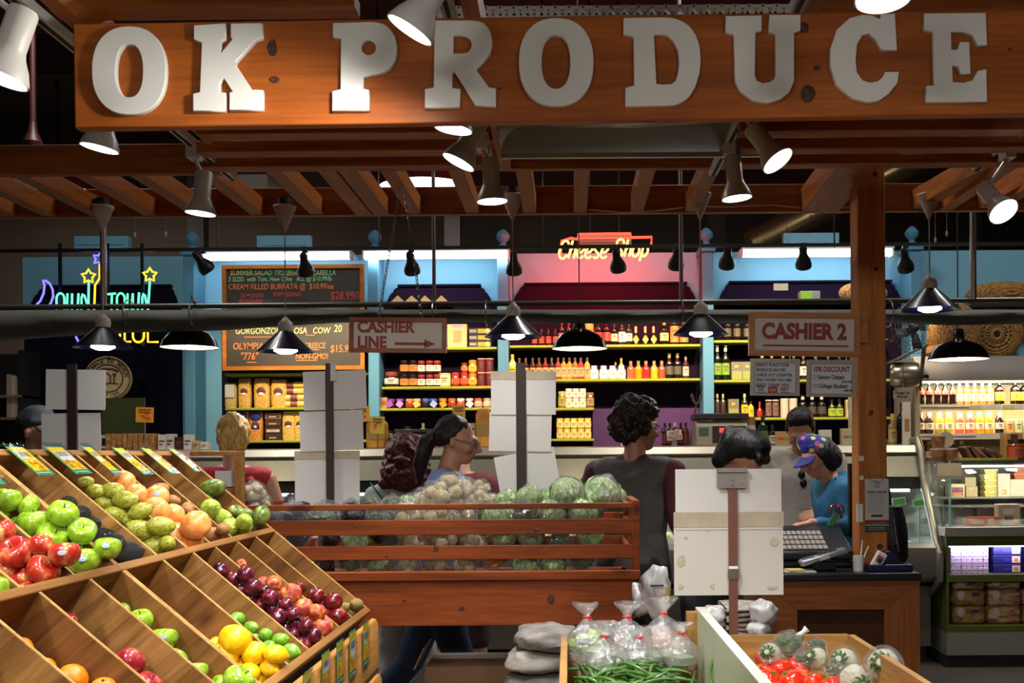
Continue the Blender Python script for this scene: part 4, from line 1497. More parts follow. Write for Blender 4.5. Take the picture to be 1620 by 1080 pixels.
# ---------------------------------------------------------------- fruit
def fruit_mesh(name, kind, material):
 n, k = 22, 16
 prof = []
 for i in range(k + 1):
  f = PI * i / k          # 0 bottom .. pi top
  r, z = math.sin(f), -math.cos(f)
  top = PI - f
  if kind == 'apple':
   r *= 1.0 + .1 * z
   z = z * .88 - .42 * math.exp(-(top / .42) ** 2) + .16 * math.exp(-(f / .3) ** 2)
  elif kind == 'peach':
   z = z * .95 - .16 * math.exp(-(top / .35) ** 2)
  elif kind == 'citrus':
   z = z * .95
  elif kind == 'lemon':
   r *= .86
   z = z * 1.08 + .2 * math.exp(-(top / .25) ** 2) - .1 * math.exp(-(f / .25) ** 2)
  elif kind == 'pear':
   r *= 1.0 - .34 * max(0, z) ** .9 + .02
   z = z * 1.25
  elif kind == 'long':
   r *= .8
   z = z * 1.2
  elif kind == 'mango':
   r *= .88 + .06 * z
   z = z * 1.2
  elif kind == 'tomato':
   z = z * .78 - .16 * math.exp(-(top / .4) ** 2)
  prof.append((0 if i in (0, k) else r, z))
 m = MB().lathe(prof, n)

 def warp(p):
  q = mnoise.noise(p * 1.3 + Vector((len(name), 3, 1)))
  d = 1 + .06 * q
  if kind == 'apple':
   a = math.atan2(p.y, p.x)
   d *= 1 + .025 * math.cos(5 * a) * (1 - p.z) * .5
  if kind == 'tomato':
   a = math.atan2(p.y, p.x)
   d *= 1 + .04 * math.cos(6 * a)
  if kind in ('peach',):
   a = abs(math.atan2(p.y, p.x))
   d *= 1 - .06 * math.exp(-(a / .2) ** 2)
  if kind == 'mango':
   return Vector((p.x * d, p.y * d * .8, p.z * d))
  return p * d
 m.warp(warp)
 return m, prof


FRUIT = {}


def fruit_proto(key, name, kind, material, stem=None, sticker=False):
 FRUIT[key] = (name, kind, material, stem, sticker)


G_APPLE = mottle('skin_green_apple', [(.3, '#6f9416'), (.55, '#92b82c'), (.75, '#b0ca58')], 2.2, .22, coat=.5)
R_APPLE = mottle('skin_red_apple', [(.36, '#9a1c18'), (.5, '#b83426'), (.6, '#c86a40'), (.7, '#d2b060')], 1.3, .25, (1.1, 1.1, .7), coat=.4)
P_APPLE = mottle('skin_pink_apple', [(.38, '#8f1626'), (.55, '#a82c38'), (.7, '#c4705c')], 1.3, .25, (1.3, 1.3, .7), coat=.4)
AVO = mottle('skin_avocado', [(.3, '#0f1010'), (.6, '#1f1f1e'), (.8, '#34342e')], 10, .5, bump=1.0, coat=.1)
MPEAR = mottle('skin_mottled_pear', [(.3, '#6e6a20'), (.5, '#9da02e'), (.7, '#c0c054')], 4.5, .4, coat=.15, bump=.1)
GPEAR = mottle('skin_green_pear', [(.3, '#7f9a2a'), (.55, '#a9c043'), (.75, '#cad27a')], 3, .35)
GRAPEF = mottle('skin_grapefruit', [(.3, '#d9772f'), (.5, '#ef9c4e'), (.75, '#f3b468')], 2, .35, bump=.15)
BROWNF = mottle('skin_brown', [(.3, '#7a4a22'), (.55, '#a3703e'), (.8, '#bd8c58')], 5, .6, bump=.2, coat=0)
MANGO = mottle('skin_mango', [(.35, '#3f5a24'), (.5, '#6f8a3a'), (.62, '#9aa044'), (.72, '#a8552e')], 1.4, .3)
ORANGE = mottle('skin_orange', [(.3, '#e07208'), (.6, '#f59412'), (.8, '#f9a935')], 3, .35, bump=.2)
LEMON = mottle('skin_lemon', [(.3, '#e2a806'), (.6, '#f4c90f'), (.8, '#f7dc3a')], 2.5, .35, bump=.15)
LIME = mottle('skin_lime', [(.3, '#4f8a1c'), (.55, '#77ac2e'), (.8, '#a5c84e')], 2.5, .3, bump=.1)
PLUM = mottle('skin_plum', [(.35, '#2a0f20'), (.52, '#5a1628'), (.68, '#8a2430'), (.8, '#b04a3c')], 1.5, .22, coat=.5)
PEACH = mottle('skin_peach', [(.35, '#8a2420'), (.5, '#b8482e'), (.6, '#d08444'), (.72, '#dcae5c')], 1.7, .5, coat=0)
NECT = mottle('skin_nectarine', [(.35, '#4a0e16'), (.55, '#7e1a1e'), (.72, '#a83a24'), (.85, '#c8743c')], 1.7, .25, coat=.4)
KIWI = mottle('skin_kiwi', [(.3, '#6e5a2c'), (.6, '#8f7a44'), (.8, '#a8945c')], 6, .8, bump=.3, coat=0)
TOM = mottle('skin_tomato', [(.3, '#c41c0a'), (.55, '#de3314'), (.75, '#ec5a24')], 1.5, .18, coat=.6)
STEM = mat('fruit_stem', '#4a3518', .7)
STK = mat('fruit_sticker', '#9fb0c4', .45, var=.3, scale=200)
for a in (('gapple', 'green_apple', 'apple', G_APPLE, 'dip', True), ('rapple', 'red_apple', 'apple', R_APPLE, 'dip', True), ('papple', 'red_apple', 'apple', P_APPLE, 'dip', True),
          ('avocado', 'avocado', 'pear', AVO, 'nub', False), ('mpear', 'pear', 'long', MPEAR, 'nub', False), ('gpear', 'pear', 'pear', GPEAR, 'tall', False),
          ('grapefruit', 'grapefruit', 'citrus', GRAPEF, 'nub', True), ('brown', 'brown_fruit', 'long', BROWNF, 'nub', False), ('mango', 'mango', 'mango', MANGO, 'nub', False),
          ('orange', 'orange', 'citrus', ORANGE, 'nub', False), ('lemon', 'lemon', 'lemon', LEMON, None, False), ('biglemon', 'yellow_citrus', 'citrus', LEMON, 'nub', False), ('lime', 'lime', 'lemon', LIME, None, False),
          ('plum', 'plum', 'peach', PLUM, 'dip', True), ('peach', 'peach', 'peach', PEACH, None, False), ('nectarine', 'nectarine', 'peach', NECT, None, False), ('kiwi', 'kiwi', 'long', KIWI, 'nub', False), ('tomato', 'tomato', 'tomato', TOM, 'calyx', False)):
 fruit_proto(*a)
_fm = {}


def make_fruit(key, pos, r, rot, label, group, sticker=False):
 name, kind, material, stem, stk = FRUIT[key]
 if key not in _fm:
  m, prof = fruit_mesh(key, kind, material)
  body = m.mesh(name, [material])
  st = None
  ztop = prof[-1][1]
  if stem in ('dip', 'tall', 'nub'):
   ln = {'dip': .34, 'tall': .5, 'nub': .05}[stem]
   st = MB().tube([(0, 0, ztop - .04), (.02, 0, ztop + ln * .6), (.08, .02, ztop + ln)], [.05, .035, .045] if stem != 'nub' else [.1, .09, .06], 7).mesh('stem', [STEM])
  elif stem == 'calyx':
   q = MB()
   for i in range(5):
    a = 2 * PI * i / 5
    q.tube([(0, 0, ztop + .03), (.18 * math.cos(a), .18 * math.sin(a), ztop + .1), (.38 * math.cos(a), .38 * math.sin(a), ztop + .12)], [.05, .05, .01], 6)
   q.tube([(0, 0, ztop), (.02, 0, ztop + .25)], .05, 6)
   st = q.mesh('stem', [mat('calyx_green', '#5c7a24', .6)])
  sk = None
  if stk:
   def fn(u, v):
    a, b = (u - .5) * .5, (v - .5) * .36
    k = max(1e-6, math.hypot(a / .25, b / .18))
    s = max(abs(a / .25), abs(b / .18)) / k if k > 1e-5 else 1
    a, b = a * s, b * s
    d = Vector((math.cos(b) * math.sin(a), -math.cos(b) * math.cos(a), math.sin(b)))
    if kind == 'apple':
     return Vector((d.x * 1.06, d.y * 1.06, d.z * .9))
    return d * 1.035
   sk = MB().sheet(fn, 6, 6).mesh('sticker', [STK])
  _fm[key] = (body, st, sk)
 body, st, sk = _fm[key]
 o = bpy.data.objects.new(name, body)
 COL.objects.link(o)
 M = Matrix.Translation(pos) @ rot.to_4x4() @ Matrix.Diagonal((r, r, r, 1))
 o.matrix_basis = M
 tag(o, label, name.replace('_', ' '), group)
 if st:
  c = bpy.data.objects.new('stem', st)
  COL.objects.link(c)
  c.parent = o
 if sk and sticker:
  c = bpy.data.objects.new('sticker', sk)
  COL.objects.link(c)
  c.parent = o
 return o


from mathutils import Euler
FR = random.Random(11)


def pile(key, row, y0, y1, items, where, group, squash=1.0, stickers=(), noun=None):
 """items: (px, py, radius px, layer); the bin floor is the slope"""
 x, z = (TOPX, TOPZ) if row == 'up' else (MIDX, MIDZ)
 L = (Vector((MIDX, 0, MIDZ)) - Vector((TOPX, 0, TOPZ))).length if row == 'up' else (Vector((LIPX, 0, LIPZ)) - Vector((MIDX, 0, MIDZ))).length
 base = sl(x, z, 0, 0, -DEEP)
 ps = []
 org = Vector((x, 0, z))
 for px, py, rp, lay in items:
  r, h = .03, .03
  for _ in range(30):
   c = plane_hit(px, py, base + NV * h, NV)
   r = rp * c.y / FPX
   h = max(h, r)
   if c.y > y1 - r - .004 and h < DEEP + .05:
    h += .006
  c.y = min(max(c.y, y0 + r * .9 + .004), y1 - r * .9 - .004)
  ps.append([c, r, h])
 for _ in range(6):
  for i in range(len(ps)):
   for j in range(i):
    a, b = ps[i], ps[j]
    d = a[0] - b[0]
    need = (a[1] + b[1]) * .8
    if d.length < need:
     push = d.normalized() * (need - d.length) * .5
     a[0] = a[0] + push
     b[0] = b[0] - push
  for q in ps:
   c, r, h = q
   g = (c - base).dot(NV)
   if g < r:
    c = c + NV * (r - g)
   s = (c - org).dot(DV)
   if s > L - .012 - r:
    c = c - DV * (s - (L - .012 - r))
   c.y = min(max(c.y, y0 + r * .9 + .004), y1 - r * .9 - .004)
   q[0] = c
 # fruit underneath that carries the upper ones
 low = []
 for c, r, h in ps:
  g = (c - base).dot(NV)
  if g > r * 2.1:
   low.append([c - NV * (g - r * 1.0) + DV * .004, r * .95, r])
 vis = len(ps)
 ps = ps + low
 order = sorted(range(vis), key=lambda i: (ps[i][0] - org).dot(DV), reverse=True)
 rank = {i: k + 1 for k, i in enumerate(order)}
 nm = noun or FRUIT[key][0].replace('_', ' ')
 for i, (c, r, lay) in enumerate(ps):
  under = i >= vis
  rot = Euler((FR.uniform(-.9, .9), FR.uniform(-.9, .9), FR.uniform(0, 6.28))).to_matrix()
  if FRUIT[key][1] in ('long', 'pear', 'mango', 'lemon'):
   rot = (Matrix.Rotation(FR.uniform(-.7, .7), 3, 'Z') @ Matrix.Rotation(R(90) + FR.uniform(-.3, .3), 3, 'Y' if FR.random() < .5 else 'X') @ Matrix.Rotation(FR.uniform(0, 6), 3, 'Z'))
  if i in stickers:
   rot = Matrix.Rotation(R(18), 3, 'Z') @ Matrix.Rotation(FR.uniform(-.35, -.1), 3, 'X')
  make_fruit(key, c, r, rot, ('%s under the others %s' % (nm, where)) if under else '%s %s, %s from the low end' % (nm, where, nth(rank[i])), group + (' underneath' if under else ''), i in stickers)


def all_fruit():
 pile('gapple', 'up', 2.47, 2.70, [(17, 792, 24, 1), (56, 825, 25, .6), (99, 814, 24, .5), (88, 848, 25, .4), (125, 844, 23, .6), (140, 882, 26, .3), (167, 875, 22, .3), (40, 800, 18, .1), (110, 862, 20, 0), (30, 832, 18, 0)], 'in the upper bin beside the avocados', 'green apples of the upper bin', stickers=(5, 6), noun='shiny green apple')
 pile('rapple', 'up', 2.227, 2.47, [(29, 871, 28, .8), (72, 896, 26, .4), (99, 890, 25, .4), (39, 912, 24, .0), (57, 868, 20, .2), (-10, 905, 24, .2), (-20, 870, 24, .4), (4, 845, 22, 0)], 'in the upper bin at the photo edge', 'red apples of the upper bin', stickers=(2,), noun='red and yellow apple')
 pile('gapple', 'up', 2.0, 2.227, [(-20, 935, 25, .2), (-2, 945, 22, .0), (-50, 925, 24, .3), (-60, 950, 24, 0)], 'in the upper bin cut by the photo edge', 'apples at the photo edge', noun='yellow green apple')
 pile('avocado', 'up', 2.70, 2.965, [(108, 797, 13, 0), (128, 812, 13, 0), (146, 830, 14, .1), (172, 853, 16, .1), (200, 870, 18, 0), (185, 860, 14, .0)], 'in the upper bin next to the green apples', 'avocados', noun='dark avocado')
 pile('mpear', 'up', 2.965, 3.20, [(135, 762, 11, 0), (155, 780, 14, 0), (179, 777, 16, .6), (164, 791, 14, .3), (196, 795, 18, .5), (191, 811, 17, .2), (222, 811, 16, .3), (222, 836, 21, .2), (253, 832, 19, .2), (238, 861, 20, 0), (264, 859, 16, 0), (205, 822, 15, 0)], 'in the upper bin before the grapefruits', 'mottled pears', noun='mottled yellow green pear')
 pile('grapefruit', 'up', 3.20, 3.40, [(200, 765, 18, 0), (217, 781, 20, .2), (245, 787, 19, .2), (254, 808, 22, .3), (285, 842, 23, .2), (307, 833, 24, .3), (297, 852, 17, 0), (270, 818, 18, 0)], 'in the upper bin beyond the pears', 'grapefruits', stickers=(2,), noun='orange pink grapefruit')
 pile('brown', 'up', 3.40, 3.625, [(252, 774, 13, 0), (272, 792, 12, 0), (297, 805, 14, 0), (312, 820, 13, 0), (322, 833, 12, 0), (340, 843, 16, .1), (356, 846, 13, 0)], 'in the upper bin beyond the grapefruits', 'brown fruits', noun='rough brown fruit')
 pile('gpear', 'up', 3.625, 3.84, [(335, 805, 16, .2), (355, 820, 13, 0), (370, 831, 15, .2), (386, 830, 13, .1), (393, 838, 12, 0)], 'in the upper bin before the mangoes', 'green pears', noun='pale green pear')
 pile('mango', 'up', 3.84, 4.10, [(335, 772, 18, .1), (375, 808, 13, 0), (400, 829, 15, 0), (414, 824, 19, .3), (388, 815, 12, 0)], 'in the last upper bin by the crate', 'mangoes', noun='green red mango')
 pile('orange', 'lo', 2.05, 2.27, [(34, 1026, 18, 0), (69, 1058, 19, 0), (114, 1074, 25, .3), (90, 1090, 22, 0), (163, 1092, 22, 0), (10, 1085, 22, 0)], 'in the lower bin at the photo corner', 'oranges', noun='bright orange')
 pile('papple', 'lo', 2.27, 2.51, [(107, 982, 15, 0), (204, 1050, 26, 0), (234, 1084, 24, 0), (200, 1095, 22, 0)], 'in the lower bin beyond the oranges', 'red apples of the lower bin', noun='crimson apple')
 pile('gapple', 'lo', 2.51, 2.70, [(191, 968, 16, 0), (223, 980, 20, .0), (256, 1011, 22, .1), (240, 1018, 16, 0), (279, 1042, 18, 0), (312, 1064, 19, 0), (345, 1085, 20, 0), (374, 1077, 27, .3), (325, 1082, 16, 0)], 'in the lower bin before the lemons', 'green apples of the lower bin', stickers=(2, 5), noun='green apple')
 pile('biglemon', 'lo', 2.70, 2.965, [(375, 1014, 26, .5), (399, 1031, 20, .4)], 'in the lower bin on top of the lemons', 'yellow citrus', noun='large round yellow citrus')
 pile('lemon', 'lo', 2.70, 2.965, [(365, 1037, 14, .1), (402, 1062, 21, .3), (430, 1050, 18, .2), (418, 1062, 17, 0), (342, 1016, 11, 0), (385, 1055, 15, 0), (440, 1064, 16, 0), (412, 1040, 14, 0)], 'in the lower bin before the limes', 'lemons', noun='yellow lemon')
 pile('lime', 'lo', 2.965, 3.20, [(374, 979, 13, 0), (397, 992, 12, 0), (405, 1010, 11, 0), (417, 1006, 12, .2), (419, 1020, 11, 0), (429, 1022, 13, .3), (440, 1017, 12, .2), (436, 1034, 13, .2), (450, 1042, 13, .1), (457, 1032, 14, .2), (426, 1034, 11, 0), (446, 1028, 11, 0)], 'in the lower bin beyond the lemons', 'limes', noun='green lime')
 pile('plum', 'lo', 3.20, 3.40, [(349, 900, 12, .1), (369, 916, 13, .2), (389, 908, 14, .7), (384, 934, 12, .2), (400, 929, 15, .6), (412, 956, 13, .2), (427, 946, 15, .5), (439, 970, 15, .5), (455, 992, 13, .2), (466, 989, 13, .5), (481, 992, 13, .4), (479, 1010, 15, .2), (495, 1007, 13, .2), (452, 958, 12, .5), (465, 974, 13, .6), (418, 936, 12, .3), (432, 962, 12, 0), (470, 1002, 12, 0), (398, 945, 12, 0)], 'in the lower bin beyond the limes', 'dark plums', stickers=(7, 0), noun='dark red plum')
 pile('peach', 'lo', 3.40, 3.625, [(382, 892, 9, 0), (417, 922, 11, 0), (432, 924, 13, .3), (437, 937, 12, 0), (460, 941, 17, .4), (481, 961, 16, .4), (457, 957, 12, 0), (502, 971, 14, .2), (509, 990, 18, .1), (492, 985, 13, 0)], 'in the lower bin beyond the plums', 'peaches', noun='fuzzy red yellow peach')
 pile('nectarine', 'lo', 3.625, 3.84, [(474, 929, 10, 0), (500, 943, 14, .2), (499, 955, 11, 0), (527, 955, 15, .4), (532, 973, 16, .2), (512, 962, 11, 0), (518, 970, 12, 0)], 'in the lower bin beyond the peaches', 'nectarines', noun='smooth red nectarine')
 pile('kiwi', 'lo', 3.84, 4.10, [(551, 961, 9, 0), (562, 957, 12, .1), (556, 968, 9, 0)], 'in the last lower bin', 'kiwis', noun='brown kiwi')


all_fruit()


# ---------------------------------------------------------------- white card stands
def card_stand(label, Y, xc, w_px, ytop, ybot, cards, z0=None):
 a = P(xc - w_px / 2, ytop, Y)
 b = P(xc + w_px / 2, ytop, Y)
 zb = P(xc, ybot, Y).z if z0 is None else z0
 t = thing('card_stand', label, 'sign stand', ((a.x + b.x) / 2, Y, zb))
 MB().box(a.x, b.x, Y - .012, Y + .0, zb, a.z).build('post', DARKST, t, bevel=.001)
 for i, (x0, y0, x1, y1, ang, tape) in enumerate(cards):
  p, q = P(x0, y1, Y), P(x1, y0, Y)
  c = (p + q) / 2
  M = Matrix.Translation((c.x, Y + .004 + .003 * i, c.z)) @ Matrix.Rotation(R(ang), 4, 'Y')
  o = MB().obox(M, q.x - p.x, .002, q.z - p.z).build('card', PAPER, t)
  if tape:
   M2 = M @ Matrix.Translation((0, -.0016, (q.z - p.z) / 2 - .014))
   MB().obox(M2, q.x - p.x + .004, .0008, .036).build('tape_strip', PAPER_D, t)
 if z0 == 0:
  MB().box((a.x + b.x) / 2 - .12, (a.x + b.x) / 2 + .12, Y - .1, Y + .1, 0, .012).build('base', DARKST, t)
 return t


t = card_stand('dark post with four blank white cards behind the top of the fruit stand', 4.55, 115, 15, 576, 700, [(72, 584, 166, 648, 1.2, 0), (65, 653, 158, 720, -.5, 0)], 0.0)
t = card_stand('dark post with three rows of blank white cards at the neon end of the crate', 4.78, 521.5, 12, 575, 905, [(480, 586, 579, 648, -1.5, 0), (474, 649, 574, 713, -1.5, 0), (466, 714, 568, 799, 0, 1)])
MB().box(P(518, 0, 4.76).x, P(526, 0, 4.76).x, 4.764, 4.766, P(0, 606, 4.76).z, P(0, 577, 4.76).z).build('white_label', PAPER, t)
t = card_stand('dark post with blank white cards, one hanging crooked, above the wrapped cabbages', 4.78, 823.5, 15, 574, 905, [(777, 588, 879, 656, .5, 1), (774, 652, 872, 714, 1.5, 0), (786, 714, 882, 778, -10, 0)])


def near_card():
 Y = 3.22
 t = thing('card_stand', 'brown metal pole with a steel clip holding a big stained white card', 'sign stand', (P(1158, 1010, Y).x, Y, .3))
 p, q = P(1151.5, 760, Y), P(1165.5, 760, Y)
 MB().box(p.x, q.x, Y - .008, Y, .3, q.z).build('pole', RUST, t, bevel=.001)
 a, b = P(1069, 838, Y), P(1236, 741, Y)
 MB().box(a.x, b.x, Y + .002, Y + .004, a.z, b.z).build('card', PAPER, t)
 a, b = P(1067, 942, Y), P(1239, 809, Y)
 MB().box(a.x, b.x, Y + .004, Y + .008, a.z, b.z).build('card', mat('aged_card', '#b9b5ac', .7, var=.07, scale=8), t)
 a, b = P(1066.5, 834, Y), P(1240, 809, Y)
 MB().box(a.x, b.x, Y + .0005, Y + .0015, a.z, b.z).build('tape_strip', PAPER_D, t)
 for x, y, rx, ry in ((1078, 889, 7, 9), (1079, 880, 4, 3), (1078, 928, 5, 5), (1127, 927, 4, 5), (1225, 857, 7, 8), (1222, 930, 9, 4), (1085, 850, 3, 2), (1120, 838, 3, 2), (1200, 783, 1.5, 1.5)):
  c = P(x, y, Y + .0035)
  MB().ball(c, (rx * Y / FPX, .0007, ry * Y / FPX), 14).warp(lambda p: Vector((p.x + .004 * mnoise.noise(p * 90), p.y, p.z + .004 * mnoise.noise(p * 80)))).build('stain', mat('card_stain', '#aaa08c', .7, var=.15, scale=50), t)
 a, b = P(1134, 772, Y), P(1180, 740, Y)
 m = MB().box(a.x, b.x, Y - .012, Y - .008, a.z, b.z - .01).box(a.x, b.x, Y - .02, Y + .012, b.z - .012, b.z)
 zz = P(0, 752, Y).z
 m.cyl((a.x, Y - .014, zz), (b.x, Y - .014, zz), .004)
 for rx, ry in ((1158, 757), (1158, 766), (1171, 764)):
  c = P(rx, ry, Y)
  m.cyl((c.x, Y - .016, c.z), (c.x, Y - .01, c.z), .004)
 m.build('clip', mat('clip_steel', '#8d8780', .35, metal=.7, var=.2, scale=30), t)
 c = P(1160, 908, Y)
 MB().box(p.x - .003, q.x + .003, Y - .011, Y - .007, c.z - .014, c.z + .014).build('joint_clamp', STEEL, t)
 c = P(1160, 897, Y)
 MB().box(p.x, q.x, Y - .010, Y - .007, c.z - .004, c.z + .004).build('white_band', WHITE, t)
 MB().box(p.x - .06, q.x + .06, Y - .06, Y + .06, .28, .30).build('foot', RUST, t)


near_card()


# ---------------------------------------------------------------- slatted crate with wrapped vegetables
CY0, CY1 = 4.50, 5.02


def crate():
 x0, x1 = P(372, 850, CY0).x, P(1012, 850, CY0).x
 t = thing('slatted_crate', 'long reddish slatted wooden crate full of wrapped vegetables', 'crate', ((x0 + x1) / 2, (CY0 + CY1) / 2, 0))
 zz = lambda y: P(700, y, CY0).z
 z = {k: zz(k) for k in (797, 806, 822, 846, 863, 885, 903, 918, 990)}
 th = .02
 for y0, y1, nm in ((806, 797, 'slat'), (846, 822, 'slat'), (885, 863, 'slat')):
  MB().box(x0, x1 - .012, CY0, CY0 + th, z[y0], z[y1]).build(nm, CRATEW, t, bevel=.003)
  MB().box(x0, x1 - .012, CY1 - th, CY1, z[y0], z[y1]).build(nm, CRATEW, t, bevel=.003)
  MB().box(x1 - .06, x1 - .04, CY0 + th, CY1 - th, z[y0], z[y1]).build(nm, CRATEW, t, bevel=.003)
 MB().box(x0, x1, CY0 - .02, CY0 + th, z[918], z[903]).build('bottom_rail', CRATEW, t, bevel=.004)
 MB().box(x1 - .03, x1, CY0 - .004, CY0 + .035, z[903], z[797] + .01).build('corner_post', CRATEW, t, bevel=.003)
 MB().box(x1 - .03, x1, CY1 - .035, CY1, z[903], z[797] + .01).build('corner_post', CRATEW, t, bevel=.003)
 MB().box(x1 - .03, x1, CY0 + .035, CY1 - .035, z[797] - .02, z[797] + .01).build('end_rail', CRATEW, t, bevel=.003)
 xb = P(1000, 950, CY0).x
 MB().box(x0, xb, CY0, CY0 + .025, z[990], z[918]).build('apron', CRATEW, t, bevel=.003)
 MB().box(x0, xb, CY1 - .025, CY1, z[990], z[918]).build('apron', CRATEW, t, bevel=.003)
 MB().box(xb - .025, xb, CY0 + .025, CY1 - .025, z[990], z[918]).build('apron', CRATEW, t, bevel=.003)
 MB().box(x0, xb, CY0 + .02, CY1 - .02, z[918] - .02, z[918]).build('crate_floor', CRATEW, t)
 knots(t, ((665, 852, 4, 6), (842, 845, 9, 5), (848, 839, 6, 3), (690, 868, 5, 5), (800, 912, 7, 3), (612, 880, 3, 2), (562, 833, 2, 2)), CY0)
 knots(t, ((872, 948, 6, 8), (730, 962, 5, 4), (640, 950, 3, 3)), CY0 - .001)
 for lx in (x0 + .02, xb - .07):
  for ly in (CY0 + .03, CY1 - .08):
   MB().box(lx, lx + .05, ly, ly + .05, 0, z[918] - .02).build('leg', CRATEW, t)
 return z[918], x0, x1


CRZ, CRX0, CRX1 = crate()

CAB = mottle('leaf_cabbage', [(.3, '#5f8a3e'), (.48, '#8fb06a'), (.62, '#c2d0a2'), (.75, '#dfe4cf')], 5, .4, (1, 1, .5), detail=6, bump=.4)
CREAM = mottle('veg_cream', [(.3, '#a8905c'), (.55, '#d2c196'), (.8, '#e6ddc2')], 6, .45, bump=.3)
DGREEN = mottle('leaf_dark', [(.3, '#1e3212'), (.55, '#3f6626'), (.8, '#7a9c4c')], 5, .4, bump=.4)
EGG = mottle('skin_eggplant', [(.3, '#120c10'), (.6, '#2a1a22'), (.85, '#4a2a34')], 3, .25)
CARR = mottle('skin_carrot', [(.3, '#b04a12'), (.6, '#d8661c'), (.8, '#e58a3a')], 4, .4)
_vg = {}


def veg_meshes(kind):
 if kind in _vg:
  return _vg[kind]
 m = MB()
 rnd = random.Random(hash(kind) % 1000 if False else len(kind))
 if kind == 'cabbage':
  m.ball((0, 0, 0), (1, 1, .88), 18)
  for i in range(9):
   a = 2 * PI * i / 9 + .3 * (i % 2)
   tilt = .45 + .3 * (i % 3)
   c = Vector((math.cos(a) * .35, math.sin(a) * .35, -.05))
   def fn(u, v, a=a, tilt=tilt):
    w_ = math.sin(PI * min(1, u * .9 + .1)) * 1.0
    ph, th = a + (v - .5) * 1.5 * w_, PI * .95 - u * (PI * .72)
    r = 1.04 + .03 * math.sin(9 * v + u * 7) + .14 * max(0, u - .8) * 3
    return Vector((r * math.sin(th) * math.cos(ph), r * math.sin(th) * math.sin(ph), r * .9 * math.cos(th)))
   m.sheet(fn, 7, 7)
  mt = CAB
 elif kind == 'onions':
  for c, r in (((-.45, -.3, -.3), .5), ((.4, -.35, -.25), .52), ((0, .3, -.3), .55), ((-.05, -.35, .3), .5), ((.35, .25, .3), .42), ((-.45, .2, .25), .45)):
   m.ball(c, r, 12)
  mt = CREAM
 elif kind == 'eggplant':
  m.lathe([(0, -1.0), (.5, -.9), (.75, -.5), (.72, 0), (.5, .5), (.3, .8), (.18, 1.0), (0, 1.05)], 16, Matrix.Rotation(R(90), 4, 'Y'))
  mt = EGG
 elif kind == 'greens':
  for i in range(14):
   a = i * 2.4
   m.ball((math.cos(a) * .5 * ((i % 5) / 5 + .3), math.sin(a) * .5 * ((i % 4) / 4 + .3), -.4 + i * .07), (.42, .36, .28), 8)
  mt = DGREEN
 elif kind == 'carrots':
  for i in range(6):
   m.lathe([(0, -1), (.12, -.8), (.24, .2), (.26, .7), (.1, .8), (0, .8)], 10, Matrix.Translation((0, -.5 + .2 * i, -.2 + .25 * (i % 2))) @ Matrix.Rotation(R(90), 4, 'Y'))
  mt = CARR
 else:  # fennel bulb
  for i in range(9):
   a = i * .7
   m.tube([(.12 * math.cos(a), .12 * math.sin(a), .7), (.3 * math.cos(a), .3 * math.sin(a), .95), (.5 * math.cos(a), .5 * math.sin(a), .98 - .03 * i), (.62 * math.cos(a + .3), .62 * math.sin(a + .3), .85 - .04 * i)], [.09, .11, .1, .04], 7, 1)
  m.lathe([(0, -.75), (.55, -.7), (.85, -.3), (.82, .15), (.55, .55), (.25, .85), (.18, 1.0), (0, 1.0)], 18)
  mt = mottle('bulb_white', [(.3, '#b4b98c'), (.5, '#dddcc0'), (.75, '#f0eee2')], 2, .35, (4, 4, .4))
 m.warp(lambda p: p * (1 + .08 * mnoise.noise(p * 1.7)))
 inner = m.mesh(kind, [mt, DGREEN])
 # cling wrap with gathered folds
 wr = MB()
 n, k = 26, 16
 prof = [(math.sin(PI * i / k) if 0 < i < k else 0, -math.cos(PI * i / k)) for i in range(k + 1)]
 wr.lathe(prof, n)
 sx = (1.06, 1.06, .98) if kind not in ('eggplant', 'carrots') else (1.1, .85, .75)
 def wrap(p):
  f = 1 + .07 * mnoise.noise(p * 3.1) + .05 * mnoise.noise(p * 7)
  q = Vector((p.x * sx[0] * f, p.y * sx[1] * f, p.z * sx[2] * f))
  if p.z > .93:
   q.z += .18 * (p.z - .93) / .07
  return q
 wr.warp(wrap)
 tail = [(.1, 1.08), (.16, 1.2), (.3, 1.36), (.22, 1.42)]
 wm = wr.mesh('plastic_wrap', [WRAP], angle=25)
 _vg[kind] = (inner, wm)
 return _vg[kind]


NOUN = {'cabbage': ('wrapped_cabbage', 'cabbage'), 'onions': ('bagged_onions', 'onions'), 'eggplant': ('wrapped_eggplant', 'eggplant'), 'greens': ('bagged_greens', 'greens'), 'carrots': ('bagged_carrots', 'carrots'), 'fennel': ('wrapped_fennel', 'fennel')}
VR = random.Random(5)


def veg(kind, pos, r, label, group, rot=None):
 inner, wm = veg_meshes(kind)
 nm, cat = NOUN[kind]
 rot = rot or Euler((VR.uniform(-.5, .5), VR.uniform(-.5, .5), VR.uniform(0, 6.28)))
 t = thing(nm, label, cat, M=Matrix.Translation(pos) @ rot.to_matrix().to_4x4() @ Matrix.Diagonal((r, r, r, 1)), group=group)
 for n, me in (('vegetable', inner), ('plastic_wrap', wm)):
  o = bpy.data.objects.new(n, me)
  COL.objects.link(o)
  o.parent = t
 return t


